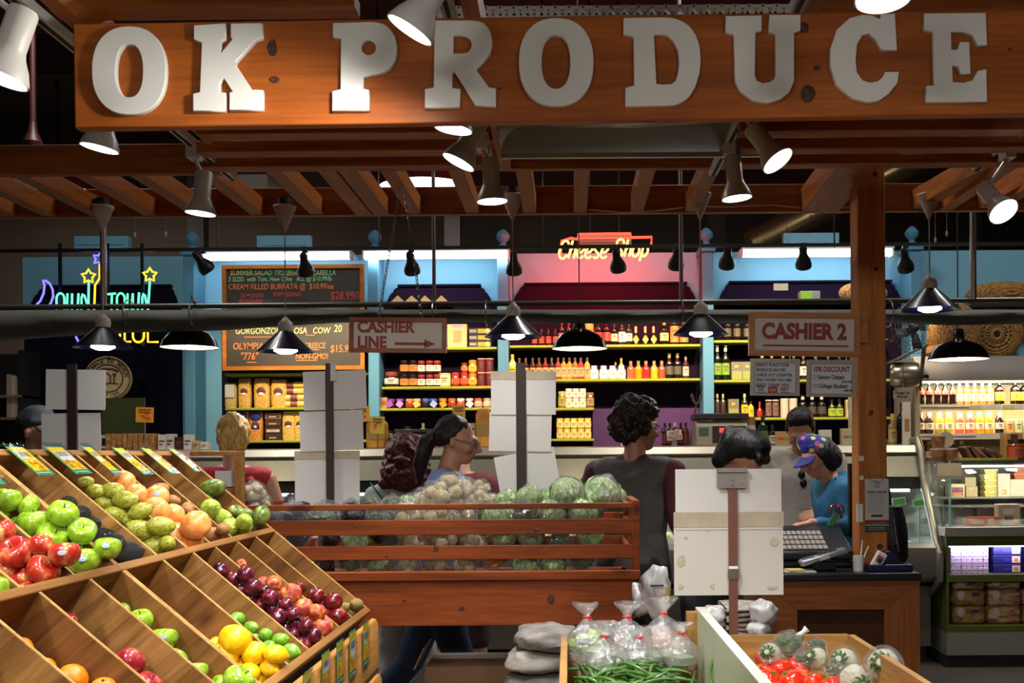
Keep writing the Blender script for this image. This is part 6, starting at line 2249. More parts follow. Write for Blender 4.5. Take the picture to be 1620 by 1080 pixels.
# ---------------------------------------------------------------- cashier signs
def cashier_signs():
 FRW = wood('sign_frame', '#7a3c1c', '#a55c30', 'X', 1.2, knots=False)
 FRW2 = wood('sign_frame_pale', '#a86a38', '#c98a50', 'X', 1.2, knots=False)
 def sign(label, Y, x0, y0, x1, y1, ang, fr, t_):
  a, b = P(x0, y1, Y), P(x1, y0, Y)
  c = (a + b) / 2
  M = Matrix.Translation(c) @ Matrix.Rotation(R(ang), 4, 'Y')
  t = thing('hanging_sign', label, 'sign', M=M)
  w_, h = b.x - a.x, b.z - a.z
  bw = t_
  MB().obox(Matrix.Translation((0, .012, 0)), w_ - .01, .012, h - .01).build('sign_face', mat('sign_face', '#c9bfb4', .5), t, True)
  m = MB()
  m.obox(Matrix.Translation((0, .005, h / 2 - bw / 2)), w_, .03, bw)
  m.obox(Matrix.Translation((0, .005, -h / 2 + bw / 2)), w_, .03, bw)
  m.obox(Matrix.Translation((-w_ / 2 + bw / 2, .005, 0)), bw, .03, h - 2 * bw)
  m.obox(Matrix.Translation((w_ / 2 - bw / 2, .005, 0)), bw, .03, h - 2 * bw)
  m.build('frame', fr, t, True)
  return t, M, w_, h
 t, M, w_, h = sign('framed hanging sign with an arrow for the cashier line, on chains', 5.0, 553, 502, 706, 558, .9, FRW, .018)
 F = lambda x, z: M @ Matrix.Translation((x, .0045, z)) @ Matrix.Rotation(R(90), 4, 'X')
 text('CASHIER', F(-w_ / 2 + .035, .035), .071, SIGNRED, t, .0006, .0029, 'LEFT', sx=.92)
 text('LINE', F(-w_ / 2 + .035, -.034), .071, SIGNRED, t, .0006, .0029, 'LEFT', sx=.92)
 m = MB()
 x0, x1, z = -.015, .125, -.038
 m.prism([(x0, z - .006), (x1, z - .006), (x1, z + .006), (x0, z + .006)], .003, .005)
 m.prism([(x1 - .005, z - .02), (x1 + .045, z), (x1 - .005, z + .02)], .003, .005)
 m.warp(lambda p: M @ p)
 m.build('arrow', SIGNRED, t)
 # chains
 for xa, ya, xb, yb in ((634, 290, 599, 502), (638, 290, 668, 502)):
  p, q = P(xa, ya, 5.4), P(xb, yb, 5.0)
  k = MB()
  n = 34
  for i in range(n):
   c = p.lerp(q, (i + .5) / n)
   d = (q - p).normalized()
   s = d.orthogonal().normalized() if i % 2 else d.cross(d.orthogonal()).normalized()
   L = (q - p).length / n * .68
   k.tube([c + d * L * math.cos(u) + s * .0065 * math.sin(u) for u in [2 * PI * j / 8 for j in range(8)]], .0019, 5, closed=True)
  k.build('chain', STEEL, t)
 t, M, w_, h = sign('framed sign for the second cashier fixed to the square post', 5.36, 1185, 494, 1360, 564, 1.2, FRW2, .026)
 F = lambda x, z: M @ Matrix.Translation((x, .0045, z)) @ Matrix.Rotation(R(90), 4, 'X')
 text('CASHIER 2', F(0, .012), .104, SIGNRED, t, .0006, .0048, 'CENTER', sx=.84)
 m = MB().prism([(-.2, -.058), (.215, -.058), (.215, -.05), (-.2, -.05)], .003, .005).warp(lambda p: M @ p)
 m.build('underline', SIGNRED, t)
 MB().box(P(1350, 0, 5.4).x, P(1364, 0, 5.44).x, 5.38, 5.45, P(0, 552, 5.4).z, P(0, 506, 5.4).z).build('bracket', FRW2, t)
 # two notices under it
 def notice(label, x0, y0, x1, y1, ang):
  Y = 5.37
  a, b = P(x0, y1, Y), P(x1, y0, Y)
  c = (a + b) / 2
  M = Matrix.Translation(c) @ Matrix.Rotation(R(ang), 4, 'Y')
  t = thing('notice', label, 'notice', M=M)
  w_, h = b.x - a.x, b.z - a.z
  MB().obox(Matrix(), w_, .004, h).build('laminate', mat('laminate_tan', '#a89a86', .3, var=.1), t, True)
  MB().obox(Matrix.Translation((0, -.003, -.004)), w_ * .83, .002, h * .82).build('border', INK, t, True)
  MB().obox(Matrix.Translation((0, -.0035, -.004)), w_ * .815, .002, h * .80).build('sheet', mat('notice_white', '#cfd2d6', .5), t, True)
  for x, z in ((-w_ * .3, h * .5), (w_ * .3, h * .5)):
   MB().cyl((x, 0, z - .01), (x, .0, z + .05), .0015, n=6).build('string', STEEL, t, True)
  F = lambda x, z: M @ Matrix.Translation((x, -.0052, z)) @ Matrix.Rotation(R(90), 4, 'X')
  return t, F, w_, h, M
 t, F, w_, h, M = notice('laminated notice asking to place produce on the counter, with card logos', 1187, 567, 1265, 626, 1.0)
 for i, s in enumerate(('KINDLY PLACE YOUR', 'PRODUCE ON THE', 'CHECK OUT COUNTER', 'ONLY WHEN YOU ARE', 'READY. THANK YOU!')):
  text(s, F(-w_ * .385, h * .325 - i * h * .135), .0195, INK, t, .0003, .0006, 'LEFT', sx=.84)
 zl = -h * .35
 def rc(nm, x0, x1, z0, z1, mm, dy=-.0050):
  m = MB().prism([(x0, z0), (x1, z0), (x1, z1), (x0, z1)], dy - .0004, dy).warp(lambda p: M @ p)
  m.build(nm, mm, t)
 BLU = mat('logo_blue', '#2a3f8f', .5)
 rc('logo', -w_ * .38, -w_ * .20, zl + .012, zl + .017, BLU)
 rc('logo', -w_ * .38, -w_ * .20, zl - .012, zl - .008, mat('logo_gold', '#c06a50', .5))
 text('VISA', F(-w_ * .29, zl + .002), .017, BLU, t, .0003, .0006, sx=.9, shear=.15)
 rc('logo', -w_ * .14, w_ * .05, zl - .014, zl + .017, mat('logo_red', '#a02c3c', .5))
 rc('logo', -w_ * .11, w_ * .02, zl - .006, zl + .007, mat('logo_orange', '#d0805a', .5), -.0055)
 text('EBT', F(w_ * .19, zl + .003), .026, mat('logo_crimson', '#b3203c', .5), t, .0003, .001, sx=.95, shear=.1)
 rc('logo', w_ * .12, w_ * .28, zl - .014, zl - .01, BLU)
 t, F, w_, h, M = notice('laminated notice about ten percent discount for seniors and students', 1276, 569, 1354, 628, 1.0)
 text('10% DISCOUNT', F(0, h * .24), .036, mat('disc_red', '#90060e', .5), t, .0004, .0012, sx=.70)
 for s, x, z, sz in (('Senior Citizen', -w_ * .27, .03 * h, .027), ('College Student', -w_ * .27, -.21 * h, .027), ('(Over 65y)', .05, -.085 * h, .014), ('(with ID)', .06, -.325 * h, .014)):
  text(s, F(x, z), sz, INK, t, .0003, .0008, 'LEFT', sx=.82)
 for z in (.03 * h, -.21 * h):
  m = MB()
  x = -w_ * .34
  m.tube([M @ Vector((x + sx * .009, -.0052, z + sz * .009)) for sx, sz in ((-1, -1), (1, -1), (1, 1), (-1, 1))], .0011, 5, closed=True)
  m.tube([M @ Vector((x + sx, -.0054, z + sz)) for sx, sz in ((-.005, .001), (-.001, -.005), (.008, .008))], .0014, 5)
  m.build('checkbox_mark', mat('tick_red', '#a0303c', .5), t)


cashier_signs()
# ---------------------------------------------------------------- goods on the deli shelves
PROF = {
 'wine': [(0, 0), (.9, 0), (1, .03), (1, .60), (.92, .66), (.5, .74), (.36, .80), (.34, .96), (.4, .965), (.4, 1.0), (0, 1.0)],
 'slim': [(0, 0), (.92, 0), (1, .03), (1, .66), (.85, .72), (.42, .80), (.36, .84), (.36, 1.0), (0, 1.0)],
 'square': [(0, 0), (.95, 0), (1, .03), (1, .56), (.9, .64), (.45, .72), (.4, .76), (.4, 1.0), (0, 1.0)],
 'flask': [(0, 0), (.7, 0), (.95, .12), (1, .3), (.85, .45), (.5, .58), (.28, .66), (.24, 1.0), (0, 1.0)],
 'jar': [(0, 0), (.92, 0), (1, .05), (1, .72), (.9, .80), (.86, .82), (.86, 1.0), (0, 1.0)],
 'round': [(0, 0), (.7, 0), (.95, .15), (1, .4), (.92, .62), (.78, .74), (.8, .76), (.8, 1.0), (0, 1.0)],
 'can': [(0, 0), (.95, 0), (1, .03), (1, .94), (.95, .97), (.95, 1.0), (0, 1.0)],
 'juice': [(0, 0), (.92, 0), (1, .05), (1, .60), (.9, .72), (.62, .8), (.6, .82), (.6, 1.0), (0, 1.0)],
 'cola': [(0, 0), (.9, 0), (1, .06), (.86, .3), (1, .5), (.85, .64), (.45, .8), (.36, .88), (.36, 1.0), (0, 1.0)],
}
LABZ = {'wine': (.16, .50), 'slim': (.12, .55), 'square': (.08, .5), 'flask': (.12, .44), 'jar': (.14, .64), 'round': (.2, .58), 'can': (.1, .86), 'juice': (.22, .52), 'cola': (.46, .62)}
CAPZ = {'wine': .84, 'slim': .84, 'square': .8, 'flask': .66, 'jar': .82, 'round': .74, 'can': .95, 'juice': .82, 'cola': .9}
_bt = {}


def gm(c, rough=.15):
 return mat('goods_' + c.strip('#') + ('_g' if rough < .3 else ''), c, rough, var=.1, coat=.3 if rough < .3 else 0)


def bottle_mesh(kind, body, lab, cap):
 key = (kind, body, lab, cap)
 if key in _bt:
  return _bt[key]
 pr = PROF[kind]
 def rad(z):
  for (r0, z0), (r1, z1) in zip(pr, pr[1:]):
   if z0 <= z <= z1 and z1 > z0:
    return r0 + (r1 - r0) * (z - z0) / (z1 - z0)
  return 1
 b = MB().lathe(pr, 14).mesh('bottle_body', [gm(body)])
 l = None
 if lab:
  z0, z1 = LABZ[kind]
  if kind == 'flask':   # diamond label
   m = MB().add([(0, -1.06, .02), (.75, -.82, .28), (0, -1.06, .52), (-.75, -.82, .28)], [(0, 1, 2, 3)])
  else:
   m = MB()
   n = 12
   ps = []
   for zz in (z0, (z0 + z1) / 2, z1):
    for i in range(n + 1):
     a = -PI * .92 + (PI * .84) * i / n
     r = rad(zz) * 1.02
     ps.append((r * math.cos(a), r * math.sin(a), zz))
   m.add(ps, [(j * (n + 1) + i, j * (n + 1) + i + 1, (j + 1) * (n + 1) + i + 1, (j + 1) * (n + 1) + i) for j in range(2) for i in range(n)])
   r = rad((z0 + z1) / 2) * 1.05
   zm = z0 + (z1 - z0) * .62
   for q, (x0, x1, dz, hh) in enumerate(((-.5, .5, .0, .05), (-.35, .35, -.10, .028), (-.42, .42, -.17, .02))):
    vs = []
    for x in (x0, 0, x1):
     a = -PI / 2 + x
     vs += [(r * math.cos(a), r * math.sin(a), zm + dz * (z1 - z0) * 2), (r * math.cos(a), r * math.sin(a), zm + dz * (z1 - z0) * 2 + hh * (z1 - z0) * 3)]
    m.add(vs, [(0, 2, 3, 1), (2, 4, 5, 3)], 1)
  l = m.mesh('label', [gm(lab, .5), mat('label_print', '#5a4034', .6, var=.3, scale=40)])
 c = None
 if cap:
  z0 = CAPZ[kind]
  r = rad(z0 + .02) * 1.08
  c = MB().lathe([(r, z0), (r, 1.0), (r * .9, 1.015), (0, 1.015)], 14).mesh('cap', [gm(cap, .4)])
 _bt[key] = (b, l, c)
 return _bt[key]


def put(name, cat, kind, body, lab, cap, base, w_, h, label, group, rotz=0.0):
 b, l, c = bottle_mesh(kind, body, lab, cap)
 r = w_ / 2
 o = thing(name, label, cat, M=Matrix.Translation(base) @ Matrix.Rotation(rotz, 4, 'Z') @ Matrix.Diagonal((r, r, h, 1)), group=group)
 for nm, me in (('bottle_body' if cat == 'bottle' else 'jar_body', b), ('label', l), ('cap' if cat == 'bottle' else 'lid', c)):
  if me:
   q = bpy.data.objects.new(nm, me)
   COL.objects.link(q)
   q.parent = o
 return o


def boxy(name, cat, base, w_, d, h, col, lab, group=None, print_=None, rotz=0.0, rough=.5, extra=None):
 o = thing(name, lab, cat, base, rotz, group)
 MB().box(-w_ / 2, w_ / 2, -d / 2, d / 2, 0, h).build('carton' if cat == 'box' else 'body', gm(col, rough), o, True, bevel=min(w_, h) * .04)
 if print_:
  for k, (x0, x1, z0, z1, c) in enumerate(print_):
   MB().box((x0 - .5) * w_, (x1 - .5) * w_, -d / 2 - .0012 - .0004 * k, -d / 2, z0 * h, z1 * h).build('printed_field', gm(c, .5), o, True)
 return o


def row(where, x0, x1, sy, items, dY=0.0, Yf=YS, start=1, z=None):
 """items: (x, w px, h px, kind, body, label, cap, name, cat, look)"""
 z = P((x0 + x1) / 2, sy, Yf).z if z is None else z
 cnt = {}
 for x, w_, h, kind, body, lab, cap, name, cat, look in items:
  k = Yf / FPX
  r = w_ * k / 2
  Y = Yf + r + .015 + dY
  X = P(x, sy, Y).x
  cnt[(name, look)] = cnt.get((name, look), 0) + 1
  tot = sum(1 for q in items if q[7] == name and q[9] == look)
  lb = '%s %s' % (look, where) + ('' if tot == 1 else ', %s from the neon end' % nth(cnt[(name, look)]))
  put(name, cat, kind, body, lab, cap, (X, Y, z), w_ * k, h * k, lb, 'goods ' + where)


D = '#140f10'
B = lambda x, w_, h, kind, body, lab, cap, look: (x, w_, h, kind, body, lab, cap, 'bottle', 'bottle', look)
J = lambda x, w_, h, kind, body, lab, cap, look: (x, w_, h, kind, body, lab, cap, 'jar', 'jar', look)
row('on the top bottle shelf', 806, 1108, 545,
 [B(x, 9, 26, 'slim', D, '#b4402a', '#301a18', 'small dark bottle with a red label') for x in (846, 857, 868, 879)] +
 [B(x, 11, 39, 'wine', D, '#c2563a', '#8a2a22', 'tall dark bottle with an orange label') for x in (889, 900)] +
 [J(931, 17, 36, 'can', '#d8a860', '#c99448', '#a87a3c', 'tan canister')] +
 [B(x, 13, 40, 'wine', D, '#a33a34', '#1a1416', 'dark bottle with a red and white label') for x in (947, 960)] +
 [B(972, 11, 35, 'wine', D, '#d8c89a', '#2a1e1a', 'dark bottle with a cream label'), B(984, 11, 37, 'slim', '#1e2a1c', '#e6e2d4', '#20241c', 'dark bottle with a tall white label'), B(995, 11, 36, 'wine', '#1c2416', '#e0dcc0', '#1c1c18', 'dark bottle with a low white label')] +
 [B(x, 13, 29, 'flask', '#1a1408', '#e8d040', '#d8b070', 'flask with a yellow diamond label') for x in (1006, 1021, 1034)] +
 [B(1051, 14, 37, 'wine', D, '#d8c07a', '#c08a4a', 'dark bottle with a gold cap')] +
 [B(x, 14, 34, 'can', D, '#c07a34', '#2a1a14', 'black and orange bottle') for x in (1067, 1082)])
row('on the middle bottle shelf', 806, 1108, 599,
 [B(811, 14, 40, 'wine', '#e8d88a', '#f0c818', '#f2c21a', 'white bottle with a yellow cap')] +
 [B(x, 10, 34, 'slim', c, '#c2a070', '#5a4a40', 'bottle with a tan label') for x, c in ((822, '#2a1a14'), (832, '#2a1a14'), (843, '#4a2a1c'), (853, '#5a3a24'), (863, '#7a2a24'), (873, '#3a2a1c'), (883, '#8a3a2a'), (892, '#a98a3a'), (901, '#a98a3a'), (910, '#8a6a34'), (919, '#a03a2a'), (929, '#b8a04a'))] +
 [B(x, 14, 21, 'juice', '#e9e4dc', '#f0ece4', '#f4f2ee', 'squat white bottle') for x in (940, 955, 969, 983)] +
 [B(x, 12, 28, 'square', c, None, '#8a7a5a', l) for x, c, l in ((998, '#c8603a', 'salmon coloured small bottle'), (1010, '#d88a18', 'amber small bottle'), (1022, '#b02a2a', 'ruby small bottle'), (1035, '#e0a020', 'golden small bottle'), (1047, '#8a4a34', 'brown small bottle'))] +
 [B(x, 13, 39, 'wine', D, '#4a4a3a', '#b08050', 'big black bottle with a gold cap') for x in (1059, 1072)] + [B(1085, 10, 34, 'slim', '#3a2420', '#c8b0a0', '#8a7a70', 'slim bottle with a pale label')])
row('on the middle bottle shelf, behind the white ones', 806, 1108, 599, [B(974, 8, 28, 'wine', '#2a2018', None, '#c8a04a', 'dark bottle with a yellow cap'), B(983, 10, 34, 'wine', '#c8a860', None, '#d8b04a', 'pale bottle with a gold cap')], .09)
zq = P(873, 645, YS).z
row('on the mustard shelf', 806, 940, 645, [J(x, 11, 15, 'jar', '#d0c49a', '#e8e2cc', '#e6e2da', 'white jar in the lower layer') for x in (900, 911, 922)] + [J(889, 12, 26, 'jar', '#8a7a2e', '#a89a4a', '#b8a860', 'tall olive coloured jar'), J(934, 12, 24, 'jar', '#6a4a24', '#a88a5a', '#8a6a3a', 'brown jar')])
row('on the mustard shelf', 806, 940, 645, [J(x, 11, 15, 'jar', '#d0c49a', '#e8e2cc', '#e6e2da', 'white jar in the upper layer') for x in (900, 911, 922)], z=zq + 15.4 * YS / FPX)
row('on the lowest mustard shelf', 806, 940, 694, [J(x, 11, 16, 'jar', '#d8b040', '#e6d28a', '#d8c060', 'yellow jar in the lower layer') for x in (886, 897, 908, 919, 930)])
row('on the lowest mustard shelf', 806, 940, 694, [J(x, 11, 16, 'jar', '#d8b040', '#e6d28a', '#d8c060', 'yellow jar in the upper layer') for x in (886, 897, 908, 919, 930)], z=P(873, 694, YS).z + 16.4 * YS / FPX)
# jam bay
z1 = P(695, 611, YS).z
k = YS / FPX
row('on the upper jam shelf', 604, 786, 611,
 [J(620, 24, 24, 'round', '#3a1c14', '#d8cfc0', '#7a3a24', 'wide dark jar with a white label')] + [J(x, 14, 20, 'jar', '#1c1210', '#d8863a', '#18100e', 'dark jar with an orange label') for x in (640, 654)] +
 [J(x, 12, 19, 'jar', '#5a1c18', '#ece4da', '#a03830', 'red lidded jar with white label') for x in (667, 680, 692)] + [J(704, 19, 21, 'can', '#e0c05a', '#f0e4b0', '#e8dcc0', 'yellow pot with a green print')] +
 [J(x, 14, 22, 'round', '#b8321a', '#d8583a', '#a82a1c', 'round red sauce jar') for x in (721, 735)] + [J(748, 14, 20, 'round', '#d8901c', '#e8b03a', '#d87a2a', 'orange spread jar')] + [J(x, 13, 22, 'can', '#8a1c20', '#5a1620', '#c8b0a8', 'dark red tin') for x in (762, 775)])
row('stacked on the upper jam shelf', 604, 786, 611,
 [J(x, 14, 20, 'jar', '#1c1210', '#d8863a', '#18100e', 'dark jar with an orange label') for x in (640, 654)] + [J(x, 12, 19, 'jar', '#5a1c18', '#ece4da', '#a03830', 'red lidded jar with white label') for x in (667, 680, 692)] + [J(x, 13, 22, 'can', '#8a1c20', '#5a1620', '#c8b0a8', 'dark red tin') for x in (762, 775)], z=z1 + 22 * k)
row('stacked on the orange jar of the upper jam shelf', 604, 786, 611, [J(748, 14, 21, 'round', '#d8901c', '#e8b03a', '#d87a2a', 'orange spread jar')], z=z1 + 20.5 * k)
row('stacked on the red jar of the upper jam shelf', 604, 786, 611, [J(735, 11, 15, 'round', '#c8501c', '#e0803a', '#5a2a1c', 'small orange jar')], z=z1 + 22.5 * k)
row('on the lower jam shelf', 599, 786, 645,
 [J(x, 14, 15, 'round', c, None, l, t_) for x, c, l, t_ in ((619, '#3a1430', '#7a3a8a', 'jam jar with a purple cover, next to the paper box'), (633, '#3a1430', '#8a4a9a', 'jam jar with a lilac cover'), (648, '#a8401c', '#c8906a', 'amber jam jar with a tan cover'), (660, '#b0481c', '#d8b08a', 'orange jam jar with a cream cover'), (674, '#1c1c34', '#4a6ab0', 'dark jam jar with a blue cover'), (686, '#1c1c34', '#3a62b8', 'dark jam jar with a bright blue cover'), (701, '#7a2c14', '#d8882a', 'brown jam jar with an orange cover'), (715, '#9a3a1c', '#c86a3a', 'rust coloured jam jar'), (729, '#b8502a', '#e0d8d0', 'orange jam jar with a white lid'), (743, '#5a241c', '#d0c8c8', 'dark jam jar with a pale cover'), (757, '#d8a08a', '#c8582a', 'pink jam jar with an orange lid'), (771, '#d0b0a0', '#a89a90', 'pale jam jar with a grey lid'))])
TAGC = ['#a04ab0', '#e8e0d8', '#e8b030', '#8aa0e0', '#e89020', '#f0f0f0']
for i, (x, c) in enumerate(((616, '#9a4ab0'), (632, '#c08ad0'), (659, '#e8c060'), (686, '#a8b8e8'), (701, '#e89a2a'), (743, '#f0ece8'))):
 p = P(x, 639, YS - .004)
 o = MB().obox(Matrix.Translation(p) @ Matrix.Rotation(R(35 if i % 2 else -30), 4, 'Y'), .05, .003, .05).build('gift_tag', gm(c, .5))
 tag(o, 'small %s paper tag hanging before the lower jam jars' % ['purple', 'lilac', 'yellow', 'pale blue', 'orange', 'white'][i], 'tag', 'paper tags on the jam jars')
X = P(607, 645, 9.46).x
boxy('paper_box', 'box', (X, 9.49, P(690, 645, YS).z), .06, .06, .095, '#b8864a', 'small tan paper box at the end of the lower jam shelf', print_=[(.1, .9, .3, .7, '#8a5a3a')])
# boxes on the high shelf of the jam bay
zt = P(695, 549, YS).z
boxy('paper_bag', 'bag', (P(724, 549, 9.5).x, 9.5, zt), .17, .09, .2, '#d2ae74', 'tan paper bag with a window on the high jam shelf', print_=[(.3, .72, .2, .72, '#c08a4a'), (.25, .8, .86, .97, '#a88ab0')])
for i in range(3):
 t = boxy('cracker_box', 'box', (P(760, 549, 9.5).x, 9.5, zt + i * .056), .19, .07, .055, '#1c1714', 'long black cracker box, %s' % ['bottom one of three', 'middle one of three', 'top one of three'][i] + ' by the blue cone lamp', 'cracker boxes', [(.02, .34, .3, .75, '#8a8478'), (.4, .75, .2, .85, '#a89020')])
 MB().ball((.066, -.037, .027), (.024, .004, .022), 14).build('printed_cracker', gm('#dcb46a', .5), t, True)
for i, x in enumerate((630, 652, 673, 699)):
 p = P(x, 478, 9.5)
 o = MB().prism([(p.x - .06, p.z), (p.x + .06, p.z), (p.x, p.z + .055)], 9.47, 9.6).build('wedge_box', gm('#c8a468', .5))
 tag(o, 'small wedge shaped box on the jam bay above the awning tube, %s from the chains' % nth(i + 1), 'box', 'wedge boxes')
a, b = P(618, 478, YS), P(712, 478, YS)
tag(MB().box(a.x, b.x, YS, YB, a.z - .02, a.z).build('ledge_shelf', PURPLE), 'narrow purple ledge that carries the wedge shaped boxes', 'shelf')
# oils bay
row('on the top oil shelf', 1129, 1412, 537, [B(x, 12, 38, 'wine', D, '#5a5034', '#2a2420', 'dark oil bottle') for x in (1136, 1151, 1166, 1182, 1215, 1240, 1265, 1290, 1315, 1340)])
row('on the middle oil shelf', 1129, 1412, 600, [B(x, 13, 54, 'wine', '#101a0c', '#7a9a34', '#b8b4a0', 'tall black oil bottle with a green label') for x in (1135, 1148)] + [B(x, 12, 42, 'wine', '#2a2014', l, '#c8a050', t_) for x, l, t_ in ((1206, '#c8b070', 'oil bottle with a sand label'), (1221, '#d8c8a0', 'oil bottle with a cream label'), (1239, '#e0d8c0', 'oil bottle with a white label'), (1256, '#b8302a', 'oil bottle with a red label'), (1271, '#e8e0d0', 'oil bottle with an ivory label'), (1290, '#c8a04a', 'oil bottle with a gold label'), (1310, '#d8d0b8', 'oil bottle with a grey label'), (1328, '#d8b04a', 'oil bottle with a yellow label'), (1346, '#e0c070', 'oil bottle with a straw label'))])
row('on the lowest oil shelf', 1129, 1412, 660, [B(x, 9, 38, 'slim', '#3a2a1c', None, '#b8a070', 'slim brown bottle') for x in (1135, 1144)] + [B(1178, 11, 38, 'slim', '#2a2a14', '#d8b830', '#d8c070', 'bottle with a tilted yellow tag'), B(1188, 9, 26, 'slim', '#d8b030', '#e8b820', '#3a2a1c', 'small golden bottle'), B(1202, 9, 25, 'flask', '#b02a20', None, '#d8402a', 'small red bottle')] +
 [B(x, 10, 28, 'can', D, '#7a5a4a', '#d0c0b0', 'black jar with a brown label') for x in (1216, 1227)] + [B(x, 13, 30, 'can', '#d8bfa8', None, '#d8c8b4', 'pale pink roll shaped tin') for x in (1241, 1255)] + [B(x, 14, 34, 'wine', D, '#4a4438', '#d8d0c8', 'big black bottle') for x in (1270, 1285, 1300)] + [B(x, 12, 28, 'square', '#2a3414', '#a8c030', '#1c1c14', 'bottle with a bright green label') for x in (1316, 1328)])
zc_ = P(1270, 660, YS).z
for i, (x, sy, w_, h) in enumerate(((1165, 600, 18, 29), (1182, 600, 18, 29), (1160, 660, 17, 30))):
 t = boxy('tin_box', 'box', (P(x, sy, 9.48).x, 9.48, P(1270, sy, YS).z), w_ * k, .07, h * k, '#6f6a55', 'grey green gift tin with an olive print, ' + ['beside the tall black oil bottles', 'next to the notice edge', 'on the lowest oil shelf'][i], 'gift tins', [(.08, .92, .04, .5, '#8a8f4a'), (.3, .62, .68, .82, '#c8a050')])
boxy('card_box', 'box', (P(1343, 660, 9.48).x, 9.48, zc_), 11 * k, .05, 28 * k, '#c8b078', 'small buff card box beside the green label bottles', print_=[(.2, .8, .45, .9, '#4a3a24')])
boxy('white_crate', 'box', (P(1352, 700, 9.1).x, 9.1, 1.575), .08, .1, .55, '#a39c92', 'plain grey box standing against the square post on the deli case')
# top of the bays
a = P(1280, 472, 9.5)
tag(MB().box(P(1125, 0, YS).x, P(1415, 0, YS).x, YS, YB, P(1270, 475, YS).z - .02, P(1270, 475, YS).z).build('ledge_shelf', PURPLE), 'narrow purple ledge above the oil bay', 'shelf')
zl = P(1270, 475, YS).z
boxy('metal_tin', 'box', (P(1280, 475, 9.5).x, 9.5, zl), .17, .1, .085, '#8f8f8a', 'silver tin with a lime label above the oil bay', print_=[(.02, .6, .05, .95, '#8fc030')])
o = MB().box(P(1221, 0, 9.64).x, P(1244, 0, 9.64).x, YB - .008, YB, P(0, 468, 9.64).z, P(0, 453, 9.64).z).build('wall_plate', gm('#a8987c', .5))
tag(o, 'small beige blank plate on the purple crest', 'plate')
WICK = mottle('wicker', [(.3, '#6a4420'), (.5, '#a87a3c'), (.75, '#d2a860')], 40, .7, (1, 1, 3), bump=.6, coat=0)


def basket(lab, c, rx, rz, tilt, yaw=0, shallow=.3):
 m = MB()
 n = 40
 for i in range(11):
  u = i / 10
  rr = math.sqrt(max(0.03, 1 - (1 - u) ** 2))
  m.tube([(rx * rr * math.cos(2 * PI * j / n) * (1 + .01 * (j % 2)), rx * shallow * (u), rx * rr * math.sin(2 * PI * j / n) * rz / rx) for j in range(n)], rx * .055, 5, closed=True)
 for j in range(20):
  a = 2 * PI * j / 20
  m.tube([(rx * math.sqrt(max(.02, 1 - (1 - u) ** 2)) * math.cos(a), rx * shallow * u - .004, rz * math.sqrt(max(.02, 1 - (1 - u) ** 2)) * math.sin(a)) for u in (0, .1, .25, .5, .75, 1)], rx * .03, 5)
 M = Matrix.Translation(c) @ Matrix.Rotation(yaw, 4, 'Z') @ Matrix.Rotation(tilt, 4, 'X')
 m.warp(lambda p: M @ p)
 tag(m.build('wicker_basket', WICK), lab, 'basket', 'wicker baskets')


basket('round wicker basket leaning on the crest beside the square post', P(1368, 462, 9.5), .2, .09, 0)

# ---------------------------------------------------------------- pasta bags, chalk bay
def bag_of(name, lab, x, sy, w_, h, col, cols, Y=9.5, lying=False, grp='pasta bags on the lime shelves'):
 z = P(468, sy, YS).z
 X = P(x, sy, Y).x
 W, Hh, Dp = w_ * k, h * k, .075
 t = thing(name, lab, 'bag', (X, Y, z), group=grp)
 m = MB()
 def fn(u, v):
  zz = v
  s = 1 - .10 * abs(2 * v - 1) ** 6
  a = 2 * PI * u
  r = abs(math.cos(a)) ** .5
  sx = math.copysign(abs(math.cos(a)) ** .6, math.cos(a))
  sy_ = math.copysign(abs(math.sin(a)) ** .7, math.sin(a))
  fl = 1 - .85 * max(0, (v - .88) / .12) ** 1.2
  return Vector((W / 2 * sx * s, Dp / 2 * sy_ * fl * s, Hh * v))
 m.sheet(fn, 28, 14)
 m.warp(lambda p: Vector((p.x * (1 + .05 * mnoise.noise(p * 30)), p.y * (1 + .12 * mnoise.noise(p * 40 + Vector((x, 0, 0)))), p.z)))
 m.build('bag_body', mottle('pasta_' + col.strip('#'), [(.3, col), (.55, cols), (.8, '#f0d690')], 60, .35, (1, 1, 2.5 if name == 'pasta_bag' else 1), bump=.5), t, True)
 MB().ball((0, -Dp * .47, Hh * .55), (W * .28, .006, W * .30), 14).build('label', gm('#5a2a2a', .5), t, True)
 MB().ball((0, -Dp * .50, Hh * .47), (W * .2, .006, W * .12), 12).build('label_badge', gm('#e8dcc8', .5), t, True)
 return t


